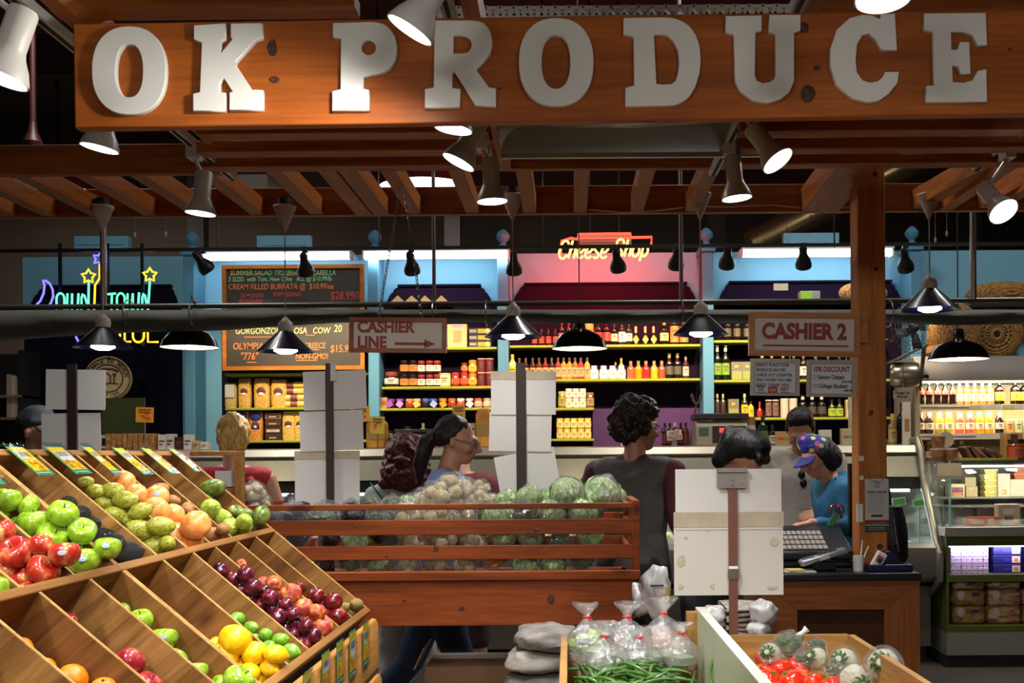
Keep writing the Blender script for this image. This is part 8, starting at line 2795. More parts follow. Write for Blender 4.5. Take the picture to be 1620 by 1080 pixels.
def service_case():
 Y = 7.75
 x0, x1 = P(1497, 850, Y).x, P(1760, 850, Y).x
 z = lambda y, yy=Y: P(1540, y, yy).z
 OLV = mat('olive_paint', '#474e17', .5, var=.1)
 t = thing('service_case', 'glass topped service counter with an olive green base and lit niches', 'display case', ((x0 + x1) / 2, 8.1, 0))
 MB().box(x0, x1, Y + .02, 8.4, 0, z(1036)).build('toe_kick', BLACKM, t)
 MB().box(x0, x1, Y, 8.4, z(1036), z(1000)).build('kick_plate', ALU, t)
 xn0 = P(1501, 900, Y).x
 m = MB().box(x0, xn0, Y, 8.4, z(1000), z(849))
 m.box(xn0, x1, Y, 8.4, z(1000), z(990)).box(xn0, x1, Y, 8.4, z(920), z(909)).box(xn0, x1, Y, 8.4, z(863), z(849)).box(xn0, x1, 8.25, 8.4, z(990), z(863))
 m.build('base_frame', OLV, t)
 MB().box(xn0, x1, 8.2, 8.25, z(990), z(863)).build('niche_back', BLACKM, t)
 MB().box(x0 - .02, x1, Y - .03, 8.4, z(848), z(833)).build('ledge', ALU, t, bevel=.004)
 zg = z(729)
 MB().box(x0 - .02, x1, Y - .02, 8.4, zg - .02, zg).build('top_glass', mat('glass_shelf', '#3c4a44', .08, coat=.6), t)
 MB().add([(x0 - .02, Y - .01, z(833)), (x1, Y - .01, z(833)), (x1, Y - .01, zg - .02), (x0 - .02, Y - .01, zg - .02)], [(0, 1, 2, 3)]).build('front_glass', GLASS, t, solid=.006)
 MB().add([(x0 - .02, Y - .01, z(833)), (x0 - .02, 8.4, z(833)), (x0 - .02, 8.4, zg - .02), (x0 - .02, Y - .01, zg - .02)], [(0, 1, 2, 3)]).build('side_glass', GLASS, t, solid=.006)
 MB().box(x0 - .06, x0 + .1, Y - .03, Y, z(752), z(732)).build('corner_plate', gm('#c0b098', .5), t)
 MB().cyl((x0 + .02, Y - .02, z(833)), (x0 + .02, Y - .02, zg), .008).build('glass_corner', mat('glass_edge', '#8fb0a4', .2), t)
 MB().box(x0, x1, 8.36, 8.4, z(833), zg).build('rear_panel', gm('#5a544c', .5), t)
 for y, yy in ((786, 8.1), (800, 7.95)):
  zz = z(y, yy)
  MB().box(x0 + .09, x1, yy, 8.36, zz - .012, zz).build('inner_shelf', ALU, t)
 MB().box(x0 + .1, x1, Y + .04, Y + .07, zg - .045, zg - .03).build('light_strip', glow('service_strip', (1, .95, .85), 3), t)
 area_light('service_light', ((x0 + x1) / 2, Y + .12, zg - .05), ((x0 + x1) / 2, Y + .35, 1), 7, x1 - x0 - .2, .05, (1, .93, .8))
 MB().box(xn0 + .01, x1, Y + .03, Y + .05, z(863) - .012, z(863)).build('niche_strip', glow('niche_violet', (.45, .35, 1), 5), t)
 area_light('niche_light', ((xn0 + x1) / 2, Y + .06, z(863) - .02), ((xn0 + x1) / 2, Y + .3, z(909)), 5, x1 - xn0 - .1, .04, (.5, .42, 1))
 px = lambda x, yy: P(x, 880, yy).x
 s = 7.9 / FPX
 # inside the glass
 zs1, zs2, zb = z(786, 8.1), z(800, 7.95), z(833)
 for x, w_, h, c, lab, pr in ((1513, 25, 21, '#c8b48a', 'framed label box with a purple print in the service case', [(.12, .88, .1, .75, '#7a4a5a'), (.2, .8, .1, .35, '#c87a4a')]), (1536, 19, 17, '#a89468', 'plain tan box in the service case', None), (1587, 20, 38, '#b8aa9a', 'tall white card in the service case', [(.3, .7, .1, .3, '#c8902a')]), (1610, 28, 28, '#b8a890', 'big beige box in the service case', None)):
  boxy('boxed_goods', 'box', (px(x, 8.16), 8.18, zs1), w_ * s, .1, h * s, c, lab, 'boxes inside the service case', pr)
 boxy('boxed_goods', 'box', (px(1533, 8.2), 8.2, zs1 + 17 * s), 18 * s, .09, 15 * s, '#a0906a', 'upper plain tan box in the service case', 'boxes inside the service case')
 for q in range(5):
  t2 = thing('cheese_tub', 'pale yellow tub in the service case, %s from the bottom' % nth(q + 1), 'tub', (px(1565, 8.2), 8.2, zs1 + q * 9 * s), group='yellow tubs')
  MB().prism([(-.04, 0), (.04, 0), (.05, .034), (-.05, .034)], -.045, .045).build('tub_body', gm('#b8aa5a', .4), t2, True)
  MB().box(-.053, .053, -.05, .05, .034, .04).build('lid', gm('#d8cc8a', .4), t2, True)
 for q in range(3):
  t2 = thing('cheese_tub', 'orange tub at the photo edge in the service case, %s from the bottom' % nth(q + 1), 'tub', (px(1612, 8.3), 8.3, zs1 + (28 + q * 9) * s), group='orange tubs')
  MB().prism([(-.04, 0), (.04, 0), (.05, .034), (-.05, .034)], -.04, .04).build('tub_body', gm('#c8602a' if q < 2 else '#b83a2a', .4), t2, True)
  MB().box(-.053, .053, -.045, .045, .034, .04).build('lid', gm('#d8b090', .4), t2, True)
 for i, (x, w_) in enumerate(((1515, 36), (1552, 36), (1590, 36))):
  t2 = thing('food_pan', 'grey food pan with a white lid in the service case, %s from the deli case' % nth(i + 1), 'pan', (px(x, 8.1), 8.1, zb), group='food pans')
  MB().box(-w_ * s / 2 + .01, w_ * s / 2 - .01, -.12, .12, 0, zs2 - .02 - zb).build('pan_body', gm('#5a5650', .4), t2, True)
  MB().box(-.03, .0, -.13, -.1, zs2 - .02 - zb, zs2 - .005 - zb).build('lid_knob', PAPER, t2, True)
 boxy('flat_carton', 'box', (px(1555, 7.85), 7.86, zb), 52 * s, .08, 14 * s, '#b8482a', 'long flat red carton in front of the food pans', print_=[(.1, .5, .3, .6, '#d8a08a'), (.6, .8, .15, .85, '#c8b060'), (.5, .95, .02, .12, '#d8c0a8')])
 boxy('tall_carton', 'box', (px(1594, 7.85), 7.86, zb), 34 * s, .08, 34 * s, '#b09080', 'pink brown carton with an oval print in front of the food pans', print_=[(.25, .75, .55, .8, '#c8b8a8'), (.3, .7, .25, .45, '#5a3a2a')])
 # niches
 k2 = 7.85 / FPX
 zn1, zn2 = z(909), z(990)
 for r_ in range(4):
  for c in range(7):
   x = 1507 + c * 8.6
   boxy('sweet_box', 'box', (px(x, 7.86), 7.87 + .004 * (c % 2), zn1 + r_ * 11 * k2), 7.6 * k2, .05, 10.2 * k2, '#cfc6c8' if r_ > 1 else '#c8b8a0', 'little white box in the lit niche, row %s, %s from the deli case' % (['one', 'two', 'three', 'four'][r_], nth(c + 1)), 'little white boxes in the niche', [(.15, .85, .35, .6, '#8a7a94')])
 for q in range(3):
  t2 = boxy('blue_box', 'box', (px(1592, 7.87), 7.88, zn1 + q * 14.5 * k2), 44 * k2, .06, 13.5 * k2, '#1a1c4a', 'dark blue box with a yellow print in the lit niche, %s from the bottom' % nth(q + 1), 'dark blue boxes', [(.35, .62, .3, .6, '#2a2c7a'), (.66, .95, .12, .88, '#d8b878'), (.75, .88, .25, .7, '#a8842a')])
  t2 = boxy('blue_box', 'box', (px(1641, 7.87), 7.88, zn1 + q * 14.5 * k2), 44 * k2, .06, 13.5 * k2, '#1a1c4a', 'dark blue box with a yellow print beyond the first three, %s from the bottom' % nth(q + 1), 'dark blue boxes', [(.35, .62, .3, .6, '#2a2c7a'), (.66, .95, .12, .88, '#d8b878')])
 BIS = mottle('biscuits', [(.3, '#6a4a24'), (.55, '#a88048'), (.8, '#cdb080')], 25, .4, bump=.3)
 RBIS = mottle('red_packs', [(.35, '#8a2a34'), (.5, '#b08a60'), (.7, '#d0b890')], 12, .4, (1, 1, 4))
 for i, (x, q, m_) in enumerate(((1530, 0, BIS), (1530, 1, BIS), (1586, 0, RBIS), (1586, 1, RBIS), (1640, 0, BIS), (1640, 1, RBIS), (1530, 2, RBIS), (1586, 2, RBIS))):
  h = (28, 26, 13)[q] * k2
  base = (0, 28.6, 55)[q] * k2
  t2 = thing('biscuit_bag', 'clear bag of %s in the lower niche, %s layer, %s from the deli case' % ('biscuits' if m_ is BIS else 'red striped rusks', ['bottom', 'second', 'top'][q], nth({1530: 1, 1586: 2, 1640: 3}[x])), 'bag', (px(x, 7.88), 7.89, zn2 + base), group='bags in the lower niche')
  MB().box(-.115, .115, -.05, .06, 0, h).build('bag_body', m_, t2, True, bevel=.02)
  MB().ball((-.06, -.05, h * .65), (.03, .006, min(.035, h * .3)), 14).build('round_label', gm('#c8bca8', .5), t2, True)
  if m_ is BIS:
   MB().ball((.04, -.05, h * .72), (.03, .006, .014), 14).build('blue_label', gm('#2a3460', .5), t2, True)
 # goods on the glass top
 zt = zg
 s7 = 7.9 / FPX
 TUB = mottle('tub_nuts', [(.3, '#5a3420'), (.6, '#8a5a3a'), (.8, '#a8805a')], 30, .4)
 for i, (x, q) in enumerate(((1484, 0), (1484, 1), (1503, 0))):
  t2 = thing('nut_tub', ['round tub of nuts on the glass counter, bottom of the stack', 'round tub of nuts on the glass counter, top of the stack', 'round tub of nuts on the glass counter under the upright tub'][i], 'tub', (P(x, 700, 7.9).x, 7.9, zt + q * .095), group='nut tubs')
  MB().lathe([(0, 0), (.042, 0), (.05, .075), (.05, .08), (0, .08)], 22).build('tub_body', TUB, t2, True)
  MB().lathe([(0, .08), (.053, .08), (.053, .092), (0, .093)], 22).build('lid', gm('#b0a494', .4), t2, True)
 c = P(1497, 693, 7.88)
 t2 = thing('nut_tub', 'nut tub tipped on its side showing a pale round lid', 'tub', (c.x, 7.9, c.z - .058), group='nut tubs')
 M = Matrix.Translation((c.x, 7.89, zt + .093 + .06)) @ Matrix.Rotation(R(90), 4, 'X')
 MB().lathe([(0, -.08), (.048, -.08), (.056, -.012), (0, -.012)], 24, M).build('tub_body', TUB, t2)
 MB().lathe([(0, -.012), (.059, -.012), (.059, .002), (.052, .003), (.05, .0), (0, .0)], 26, M).build('lid', gm('#a39a8c', .4), t2)
 t2 = thing('bread_tray', 'olive board with dark sliced bread on the glass counter', 'tray', (P(1550, 715, 7.9).x, 7.9, zt))
 MB().box(-.2, .22, -.13, .13, 0, .02).build('board', gm('#8a8030', .5), t2, True, bevel=.004)
 for i in range(5):
  o = MB().obox(Matrix.Translation((P(1528 + i * 10, 705, 7.9).x, 7.9, zt + .05 + .006 * (i % 2))) @ Matrix.Rotation(R(60 - 8 * i), 4, 'Y'), .12, .15, .026).build('bread_slice', mottle('dark_bread', [(.3, '#2a1810'), (.6, '#6a4830'), (.8, '#a08060')], 14, .7, coat=0), bevel=.008)
  tag(o, 'dark bread piece on the olive board, %s from the nut tubs' % nth(i + 1), 'bread', 'bread on the olive board')
 boxy('gable_box', 'box', (P(1600, 700, 8.05).x, 8.05, zt), .13, .1, .2, '#b8864a', 'tan gable box with a purple print on the glass counter', print_=[(.3, .7, .7, .95, '#5a2a3a')])
 put('jar', 'jar', 'jar', '#8a3a14', '#b0481c', '#2a1a14', (P(1607, 700, 7.86).x, 7.86, zt), .12, .15, 'large amber jar with a dark lid and round white seal on the glass counter', None)
 a = P(1429, 800, 8.15)
 for i, (x, y) in enumerate(((1422, 793), (1455, 795))):
  c = P(x, y, 8.15)
  t2 = thing('green_tag', 'small green tag inside the deli case, %s from the square post' % nth(i + 1), 'price tag', (c.x, 8.15, .842), group='green tags in the deli case')
  M = Matrix.Translation((c.x, 8.15, c.z)) @ Matrix.Rotation(R(-8), 4, 'Y')
  MB().obox(M, .10, .004, .055).build('tag_rim', gm('#c8e0a0', .4), t2)
  MB().obox(M @ Matrix.Translation((0, -.003, 0)), .088, .003, .043).build('tag_card', gm('#4a9a3a', .4), t2)
  MB().cyl((c.x, 8.16, .842), (c.x, 8.16, c.z), .005).build('stem', STEEL, t2)


service_case()

# ---------------------------------------------------------------- bags and papers between crate and till
def floor_stuff():
 t = thing('packing_table', 'low packing table between the crate and the till, under the newspapers', 'table', (1.05, 4.5, 0))
 zt = P(1180, 1012, 4.35).z
 a, b = P(1024, 1000, 4.3).x, P(1228, 1000, 4.3).x
 MB().box(a, b, 4.25, 4.75, zt - .03, zt).build('table_top', CTRW, t)
 for x in (a + .02, b - .07):
  for y in (4.28, 4.68):
   MB().box(x, x + .05, y, y + .05, 0, zt - .03).build('leg', CTRW, t)
 NEWS = mottle('newsprint', [(.3, '#6f6864'), (.5, '#a59c94'), (.75, '#c8c0b6')], 20, .8, (1, 1, 8), coat=0)
 for i in range(7):
  m = MB()
  z0 = zt + i * .0185
  x0, x1 = P(1146 + (i * 5) % 9, 1000, 4.35).x, P(1224 - (i * 7) % 8, 1000, 4.35).x
  def fn(u, v, z0=z0, x0=x0, x1=x1, i=i):
   a_ = 2 * PI * v
   return Vector((x0 + (x1 - x0) * u, 4.45 + .14 * math.copysign(abs(math.cos(a_)) ** .3, math.cos(a_)), z0 + .009 + .0085 * math.copysign(abs(math.sin(a_)) ** .6, math.sin(a_)) + .003 * math.sin(u * 5 + i)))
  m.sheet(fn, 12, 16)
  tag(m.build('newspaper', NEWS), 'folded newspaper on the packing table, %s from the top of the pile' % nth(7 - i), 'newspaper', 'folded newspapers')
 WB = mottle('white_bag', [(.3, '#a8a6a4'), (.55, '#cfcdcb'), (.8, '#e4e2e0')], 9, .35, bump=.5)
 for i, (x, y, rx, rz, Y, lab) in enumerate(((1038, 935, 26, 40, 4.6, 'crumpled white plastic bag with yellow writing between the crate and the stained card'), (1010, 950, 20, 28, 4.62, 'small crumpled white bag beside the crate end'), (1125, 975, 26, 18, 4.4, 'white plastic bag draped beside the newspapers'), (1208, 968, 22, 20, 4.28, 'white plastic bag hanging over the newspapers by the till counter'), (1200, 995, 18, 12, 4.24, 'loose white plastic corner below the newspapers'))):
  c = P(x, y, Y)
  k_ = Y / FPX
  m = MB().ball((0, 0, 0), (1, 1, 1), 30)
  def wp(p, i=i, rx=rx * k_, rz=rz * k_, c=c):
   f = 1 + .3 * mnoise.noise(p * 1.7 + Vector((i * 9, 0, 0))) + .07 * mnoise.noise(p * 5 + Vector((i, 0, 0)))
   return Vector((c.x + p.x * rx * f, c.y + p.y * .07 * f, c.z + p.z * rz * f))
  m.warp(wp)
  t = thing('plastic_bag', lab, 'bag', (c.x, c.y, c.z - rz * k_), group='white plastic bags')
  m.build('bag_body', WB, t, angle=85)
  if i == 0:
   MB().box(c.x + .035, c.x + .045, c.y - .085, c.y - .07, c.z - .03, c.z + .03).build('yellow_print', gm('#c8b020', .5), t)
   MB().box(c.x - .03, c.x + .025, c.y - .085, c.y - .07, c.z + .03, c.z + .036).build('blue_print', gm('#3a4a7a', .5), t)
 # stack of grey sacks under the crate end
 SK = mottle('grey_sack', [(.3, '#5a5650'), (.55, '#8a857e'), (.8, '#a8a39c')], 7, .7, bump=.5, coat=0)
 b_ = P(868, 1000, 4.3)
 for i in range(10):
  zz = .05 + i * .084
  m = MB().ball((0, 0, 0), (1, 1, 1), 26)
  def wp(p, i=i, zz=zz):
   f = 1 + .24 * mnoise.noise(p * 2.1 + Vector((i * 5, 0, 0))) + .07 * mnoise.noise(p * 6)
   q = lambda u: math.copysign(abs(u) ** .75, u)
   return Vector((b_.x - .03 + q(p.x) * (.17 - .006 * i) * f + .02 * math.sin(i * 2.3), 4.28 + q(p.y) * .17 * f, zz + q(p.z) * .045 * f))
  m.warp(wp)
  tag(m.build('folded_sack', SK, angle=88), 'crumpled grey paper sack beside the bean bin, %s from the top of the stack' % nth(10 - i), 'sack', 'grey sacks beside the bean bin')


floor_stuff()
# ---------------------------------------------------------------- people
SKIN = mat('skin', '#b98468', .5, var=.08, scale=6)
SKIN_D = mat('skin_tan', '#9c6a4c', .5, var=.08, scale=6)


def hand_shapes(w, d, n, curl=.35, side=1, s=1.0):
 """palm, four unequal bent fingers and a thumb; d points to the fingers, n out of the palm"""
 w, d, n = Vector(w), Vector(d).normalized(), Vector(n).normalized()
 x = d.cross(n).normalized() * side
 n = x.cross(d).normalized() * side
 S = []
 a, b = w + d * .02 * s, w + d * .082 * s
 for t in (-.024, .0, .024):
  S.append((a + x * t * .75 * s, .0145 * s, b + x * t * 1.2 * s, .0125 * s))
 for i, (t, ln) in enumerate(((-.031, .062), (-.0105, .076), (.0105, .08), (.031, .072))):
  p = b + x * t * s
  q = d.copy()
  for k, f in enumerate((.46, .31, .23)):
   q = (q + n * curl * (.8 + .25 * k)).normalized()
   e = p + q * ln * f * s
   S.append((p, (.0092 - .0006 * k) * s, e, (.0086 - .0007 * k) * s))
   p = e
 p = w + d * .028 * s + x * .026 * s
 q = (d * .75 + x * .75 + n * .25).normalized()
 for ln, r in ((.036, .0105), (.03, .0095), (.024, .0085)):
  e = p + q * ln * s
  S.append((p, r * s, e, (r - .0007) * s))
  p = e
  q = (q + d * .35 + n * .2).normalized()
 return S


def hair_mat(c):
 k = 'hair_' + c.strip('#')
 if k in _M:
  return _M[k]
 m, nt, b = _nt(k)
 N, L_ = nt.nodes, nt.links
 tc = N.new('ShaderNodeTexCoord')
 mp = N.new('ShaderNodeMapping')
 mp.inputs['Scale'].default_value = (1, 1, .12)
 no = N.new('ShaderNodeTexNoise')
 no.inputs['Scale'].default_value = 190
 no.inputs['Detail'].default_value = 2
 L_.new(tc.outputs['Object'], mp.inputs['Vector'])
 L_.new(mp.outputs[0], no.inputs['Vector'])
 h = H(c)
 r = ramp(N, [(.3, [x * .45 for x in h]), (.55, h), (.75, [min(1, x * 1.7) for x in h])])
 L_.new(no.outputs['Fac'], r.inputs[0])
 L_.new(r.outputs[0], b.inputs['Base Color'])
 bp = N.new('ShaderNodeBump')
 bp.inputs['Strength'].default_value = .5
 bp.inputs['Distance'].default_value = .004
 L_.new(no.outputs['Fac'], bp.inputs['Height'])
 L_.new(bp.outputs[0], b.inputs['Normal'])
 b.inputs['Roughness'].default_value = .5
 b.inputs['Specular IOR Level'].default_value = .3
 _M[k] = m
 return m


def person(label, loc, face, H_, lean=0, pitch=0, yaw=0, skin=SKIN, arms=None, legs=None, slim=1.0, hands=(1, 1), shirt=None, sleeve=.5, pants=None, hair=None, haircol='#1c1310', shoe='#1c1a1a', shirt2=None, extra=None, voxel=.0085, roll=0):
 k = H_ / 1.72
 M = Matrix.Translation(Vector(loc)) @ Matrix.Rotation(R(face), 4, 'Z') @ Matrix.Diagonal((k, k, k, 1))
 t = thing('person', label, 'person', M=M)
 hip = Vector((0, 0, .95))
 T = Matrix.Translation(hip) @ Matrix.Rotation(R(lean), 4, 'X') @ Matrix.Translation(-hip)
 pv = Vector((0, .005, 1.47))
 Hd = T @ Matrix.Translation(pv) @ Matrix.Rotation(R(roll), 4, 'Y') @ Matrix.Rotation(R(yaw), 4, 'Z') @ Matrix.Rotation(R(pitch - lean * .6), 4, 'X') @ Matrix.Translation(-pv)
 V = lambda *p: T @ Vector(p)
 Q = lambda *p: Hd @ Vector(p)
 w = slim
 tor = [(V(0, 0, .95), (.155 * w, .105, .10), V(0, -.0, 1.10), (.135 * w, .092, .09)), (V(0, 0, 1.10), (.135 * w, .092, .09), V(0, -.005, 1.29), (.155 * w, .105, .11)),
           (V(0, -.005, 1.29), (.155 * w, .105, .10), V(-.135 * w, .01, 1.395), .055), (V(0, -.005, 1.29), (.155 * w, .105, .10), V(.135 * w, .01, 1.395), .055), (V(-.135 * w, .01, 1.395), .055, V(.135 * w, .01, 1.395), .055),
           (V(-.07, .012, 1.42), .045, V(.07, .012, 1.42), .045)]
 head = [(Q(0, .022, 1.632), (.074, .09, .085), Q(0, -.018, 1.60), (.068, .076, .072)), (Q(0, -.035, 1.59), (.06, .06, .058), Q(0, -.062, 1.522), (.034, .032, .026)),
   (Q(0, -.094, 1.618), .011, Q(0, -.121, 1.579), .0125), (Q(-.012, -.106, 1.574), .008, Q(.012, -.106, 1.574), .008), (Q(-.036, -.082, 1.625), .014, Q(.036, -.082, 1.625), .014), (Q(-.017, -.094, 1.548), .0085, Q(.017, -.094, 1.548), .0085), (Q(-.04, -.065, 1.575), .024, Q(.04, -.065, 1.575), .024),
   (Q(-.076, .012, 1.603), (.010, .017, .02), Q(-.074, .008, 1.575), (.008, .011, .012)), (Q(.076, .012, 1.603), (.010, .017, .02), Q(.074, .008, 1.575), (.008, .011, .012)),
   (V(0, .012, 1.41), .058, Q(0, .008, 1.54), .05)]
 body = tor + head
 A = arms or {}
 clo = [(a, tuple(x + .014 for x in (ra if isinstance(ra, tuple) else (ra,) * 3)), b, tuple(x + .014 for x in (rb if isinstance(rb, tuple) else (rb,) * 3))) for a, ra, b, rb in tor]
 clo[-1] = (V(-.075, .014, 1.412), .05, V(.075, .014, 1.412), .05)
 sl2 = []
 for sd, nm in ((-1, 'r'), (1, 'l')):
  sh = V(sd * .172 * w, .005, 1.385)
  el, wr, hd, hn = A.get(nm, ((sd * .225, .02, 1.12), (sd * .21, -.06, .89), (0, -.1, -1), (-sd, 0, 0)))
  el, wr = Vector(el), Vector(wr)
  body += [(sh, .05, el, .039), (el, .039, wr, .027)]
  if hands[0 if sd < 0 else 1]:
   body += hand_shapes(wr, hd, hn, .38, -sd if nm == 'r' else -sd)
  if sleeve > 0:
   e2 = sh.lerp(el, min(1, sleeve * 2))
   dst = sl2 if shirt2 else clo
   dst.append((sh, .066, e2, .056))
   if sleeve > .5:
    dst.append((el, .054, el.lerp(wr, (sleeve - .5) * 2 * .96), .041))
 L = legs or {}
 pl = []
 for sd, nm in ((-1, 'r'), (1, 'l')):
  kn, an = L.get(nm, ((sd * .095, -.01, .49), (sd * .1, .02, .085)))
  hp = Vector((sd * .085, 0, .90))
  kn, an = Vector(kn), Vector(an)
  body += [(hp, .085, kn, .056), (kn, .056, kn.lerp(an, .3), .054), (kn.lerp(an, .3), .054, an, .037), (an, .036, an + Vector((0, -.1, -.045)), .03)]
  if pants:
   pl += [(hp, .102, kn, .072)]
   if pants[1] > .6:
    pl += [(kn, .072, an + Vector((0, 0, .01)), .06)]
  if an.z < .3:
   blob('shoe', [(an + Vector((0, .03, -.045)), (.04, .04, .04), an + Vector((0, -.13, -.052)), (.042, .045, .034))], mat('shoe_' + shoe.strip('#'), shoe, .5), t, .012, 4)
 blob('body', body, skin, t, voxel, 3)
 for sd in (-1, 1):
  m = MB().ball(Q(sd * .031, -.081, 1.604), .0115, 12)
  m.ball(Q(sd * .031, -.0885, 1.604), .0055, 10, 1)
  m.build('eye', [mat('eye_white', '#a89c94', .4), mat('iris', '#2a1c14', .3)], t, True)
 if pants:
  pl += [(Vector((0, 0, .96)), (.168 * w, .118, .09), Vector((0, 0, .90)), (.172 * w, .12, .09))]
  blob('trousers' if pants[1] > .6 else 'shorts', pl, mat('cloth_' + pants[0].strip('#'), pants[0], .8, var=.18, scale=25, bump=.25), t, .011, 4, .004, 12)
 if shirt:
  blob('shirt', clo, mat('cloth_' + shirt.strip('#'), shirt, .8, var=.12, scale=12, bump=.25, bscale=40), t, .011, 4, .006, 9)
 if shirt2:
  blob('sleeves', sl2 + [(V(-.135 * w, .01, 1.395), .066, V(.135 * w, .01, 1.395), .066), (V(-.06, .014, 1.43), .046, V(.06, .014, 1.43), .046)], mat('cloth_' + shirt2.strip('#'), shirt2, .85, var=.15, scale=12, bump=.2), t, .011, 4, .005, 9)
 HC = hair_mat(haircol)
 sets = {
  'short': ([((0, .035, 1.64), (.084, .09, .088), (0, .018, 1.662), (.079, .08, .062)), ((0, .075, 1.61), (.07, .04, .06), (0, .06, 1.57), (.06, .035, .04)), ((-.066, .035, 1.61), (.02, .035, .045), (-.072, -.005, 1.62), (.012, .02, .022)), ((.066, .035, 1.61), (.02, .035, .045), (.072, -.005, 1.62), (.012, .02, .022))], .005, 40),
  'curly': ([((0, .035, 1.655), (.102, .108, .10), (0, .0, 1.685), (.094, .1, .07)), ((0, .08, 1.61), (.085, .055, .07), (0, .07, 1.56), (.07, .045, .05)), ((-.08, .03, 1.63), (.03, .05, .05), (-.078, .02, 1.59), (.02, .035, .04)), ((.08, .03, 1.63), (.03, .05, .05), (.078, .02, 1.59), (.02, .035, .04))], .02, 34),
  'bowl': ([((0, .03, 1.645), (.094, .102, .09), (0, -.01, 1.665), (.09, .095, .068)), ((0, .08, 1.62), (.085, .045, .09), (0, .07, 1.53), (.075, .04, .05)), ((-.082, .035, 1.64), (.02, .06, .05), (-.078, .05, 1.56), (.015, .035, .04)), ((.082, .035, 1.64), (.02, .06, .05), (.078, .05, 1.56), (.015, .035, .04)), ((-.05, -.085, 1.66), (.03, .02, .03), (.05, -.085, 1.66), (.03, .02, .03))], .004, 30),
  'long': ([((0, .035, 1.65), (.10, .105, .095), (0, .0, 1.675), (.092, .098, .066)), ((0, .085, 1.62), (.10, .055, .09), (0, .10, 1.47), (.115, .045, .075)), ((-.085, .05, 1.6), (.035, .05, .08), (-.105, .06, 1.46), (.035, .04, .055)), ((.085, .05, 1.6), (.035, .05, .08), (.105, .06, 1.46), (.035, .04, .055))], .024, 24),
  'ponytail': ([((0, .036, 1.638), (.082, .09, .088), (0, .022, 1.652), (.076, .076, .064)), ((0, .08, 1.615), (.07, .045, .06), (0, .10, 1.605), (.04, .035, .035)), ((-.072, .04, 1.61), (.014, .045, .035), (-.06, .07, 1.57), (.012, .03, .02)), ((.072, .04, 1.61), (.014, .045, .035), (.06, .07, 1.57), (.012, .03, .02)), ((0, .10, 1.61), (.036, .035, .035), (0, .145, 1.55), (.05, .042, .05)), ((0, .145, 1.55), (.05, .042, .05), (0, .15, 1.45), (.045, .036, .06)), ((0, .15, 1.45), (.045, .036, .06), (0, .135, 1.37), (.02, .015, .03))], .004, 50),
  'updo': ([((0, .034, 1.642), (.087, .094, .09), (0, .01, 1.662), (.08, .084, .064)), ((0, .08, 1.62), (.078, .05, .07), (0, .085, 1.56), (.06, .04, .05)), ((0, .09, 1.70), (.04, .04, .03), (.02, .1, 1.66), (.05, .04, .04)), ((.04, .10, 1.62), (.03, .03, .03), (.045, .1, 1.55), (.02, .02, .05)), ((-.05, .09, 1.62), (.03, .03, .03), (-.055, .09, 1.56), (.015, .015, .04))], .007, 60),
  'capped': ([((0, .05, 1.625), (.082, .08, .06), (0, .07, 1.58), (.07, .05, .05)), ((-.066, .03, 1.61), (.02, .03, .04), (-.07, .02, 1.58), (.012, .02, .02)), ((.066, .03, 1.61), (.02, .03, .04), (.07, .02, 1.58), (.012, .02, .02))], .008, 30),
  'cappedlong': ([((0, .055, 1.62), (.086, .08, .07), (0, .08, 1.54), (.075, .055, .07)), ((-.072, .03, 1.61), (.022, .05, .05), (-.06, .04, 1.53), (.02, .035, .05)), ((.072, .03, 1.61), (.022, .05, .05), (.06, .04, 1.53), (.02, .035, .05))], .010, 30),
 }
 if hair:
  S, nz, ns = sets[hair]
  blob('hair', [(Q(*a), ra, Q(*b), rb) for a, ra, b, rb in S], HC, t, .0075, 3, nz, ns, True, hair not in ('curly', 'long'))
 if extra:
  extra(t, V, Q)
 return t


def fabric_dots():
 m, nt, b = _nt('cap_print')
 N, L_ = nt.nodes, nt.links
 tc = N.new('ShaderNodeTexCoord')
 v = N.new('ShaderNodeTexVoronoi')
 v.inputs['Scale'].default_value = 26
 L_.new(tc.outputs['Object'], v.inputs['Vector'])
 r = ramp(N, [(.0, (1, 1, 1)), (.42, (1, 1, 1)), (.46, (0, 0, 0))])
 L_.new(v.outputs['Distance'], r.inputs[0])
 s = N.new('ShaderNodeSeparateColor')
 L_.new(v.outputs['Color'], s.inputs[0])
 pal = ramp(N, [(0, '#3a8f9a'), (.3, '#9ac04a'), (.5, '#2c3a9a'), (.65, '#d0d060'), (.8, '#c04a8a'), (1, '#5ab0c8')])
 pal.color_ramp.interpolation = 'CONSTANT'
 L_.new(s.outputs[0], pal.inputs[0])
 mx = N.new('ShaderNodeMixRGB')
 mx.inputs[1].default_value = C4(H('#262a78'))
 L_.new(r.outputs[0], mx.inputs[0])
 L_.new(pal.outputs[0], mx.inputs[2])
 L_.new(mx.outputs[0], b.inputs['Base Color'])
 b.inputs['Roughness'].default_value = .8
 return m


def cap_extra(crown, brimc, brim_len=.085):
 def f(t, V, Q):
  blob('cap', [(Q(0, .025, 1.655), (.088, .10, .07), Q(0, .015, 1.70), (.072, .082, .045)), (Q(0, .02, 1.645), (.089, .102, .02), Q(0, .02, 1.66), (.089, .102, .02))], crown, t, .008, 4)
  def fn(u, v):
   a = R(-62 + 124 * u)
   x, y = math.sin(a) * .085, .02 - math.cos(a) * .10
   return Q(x * (1 + .1 * v), y - brim_len * v * math.cos(a * .9), 1.645 - .022 * v - .25 * x * x / .085 + .004)
  MB().sheet(fn, 14, 5).build('cap_brim', brimc, t, True, ).modifiers.new('t', 'SOLIDIFY').thickness = .006
 return f


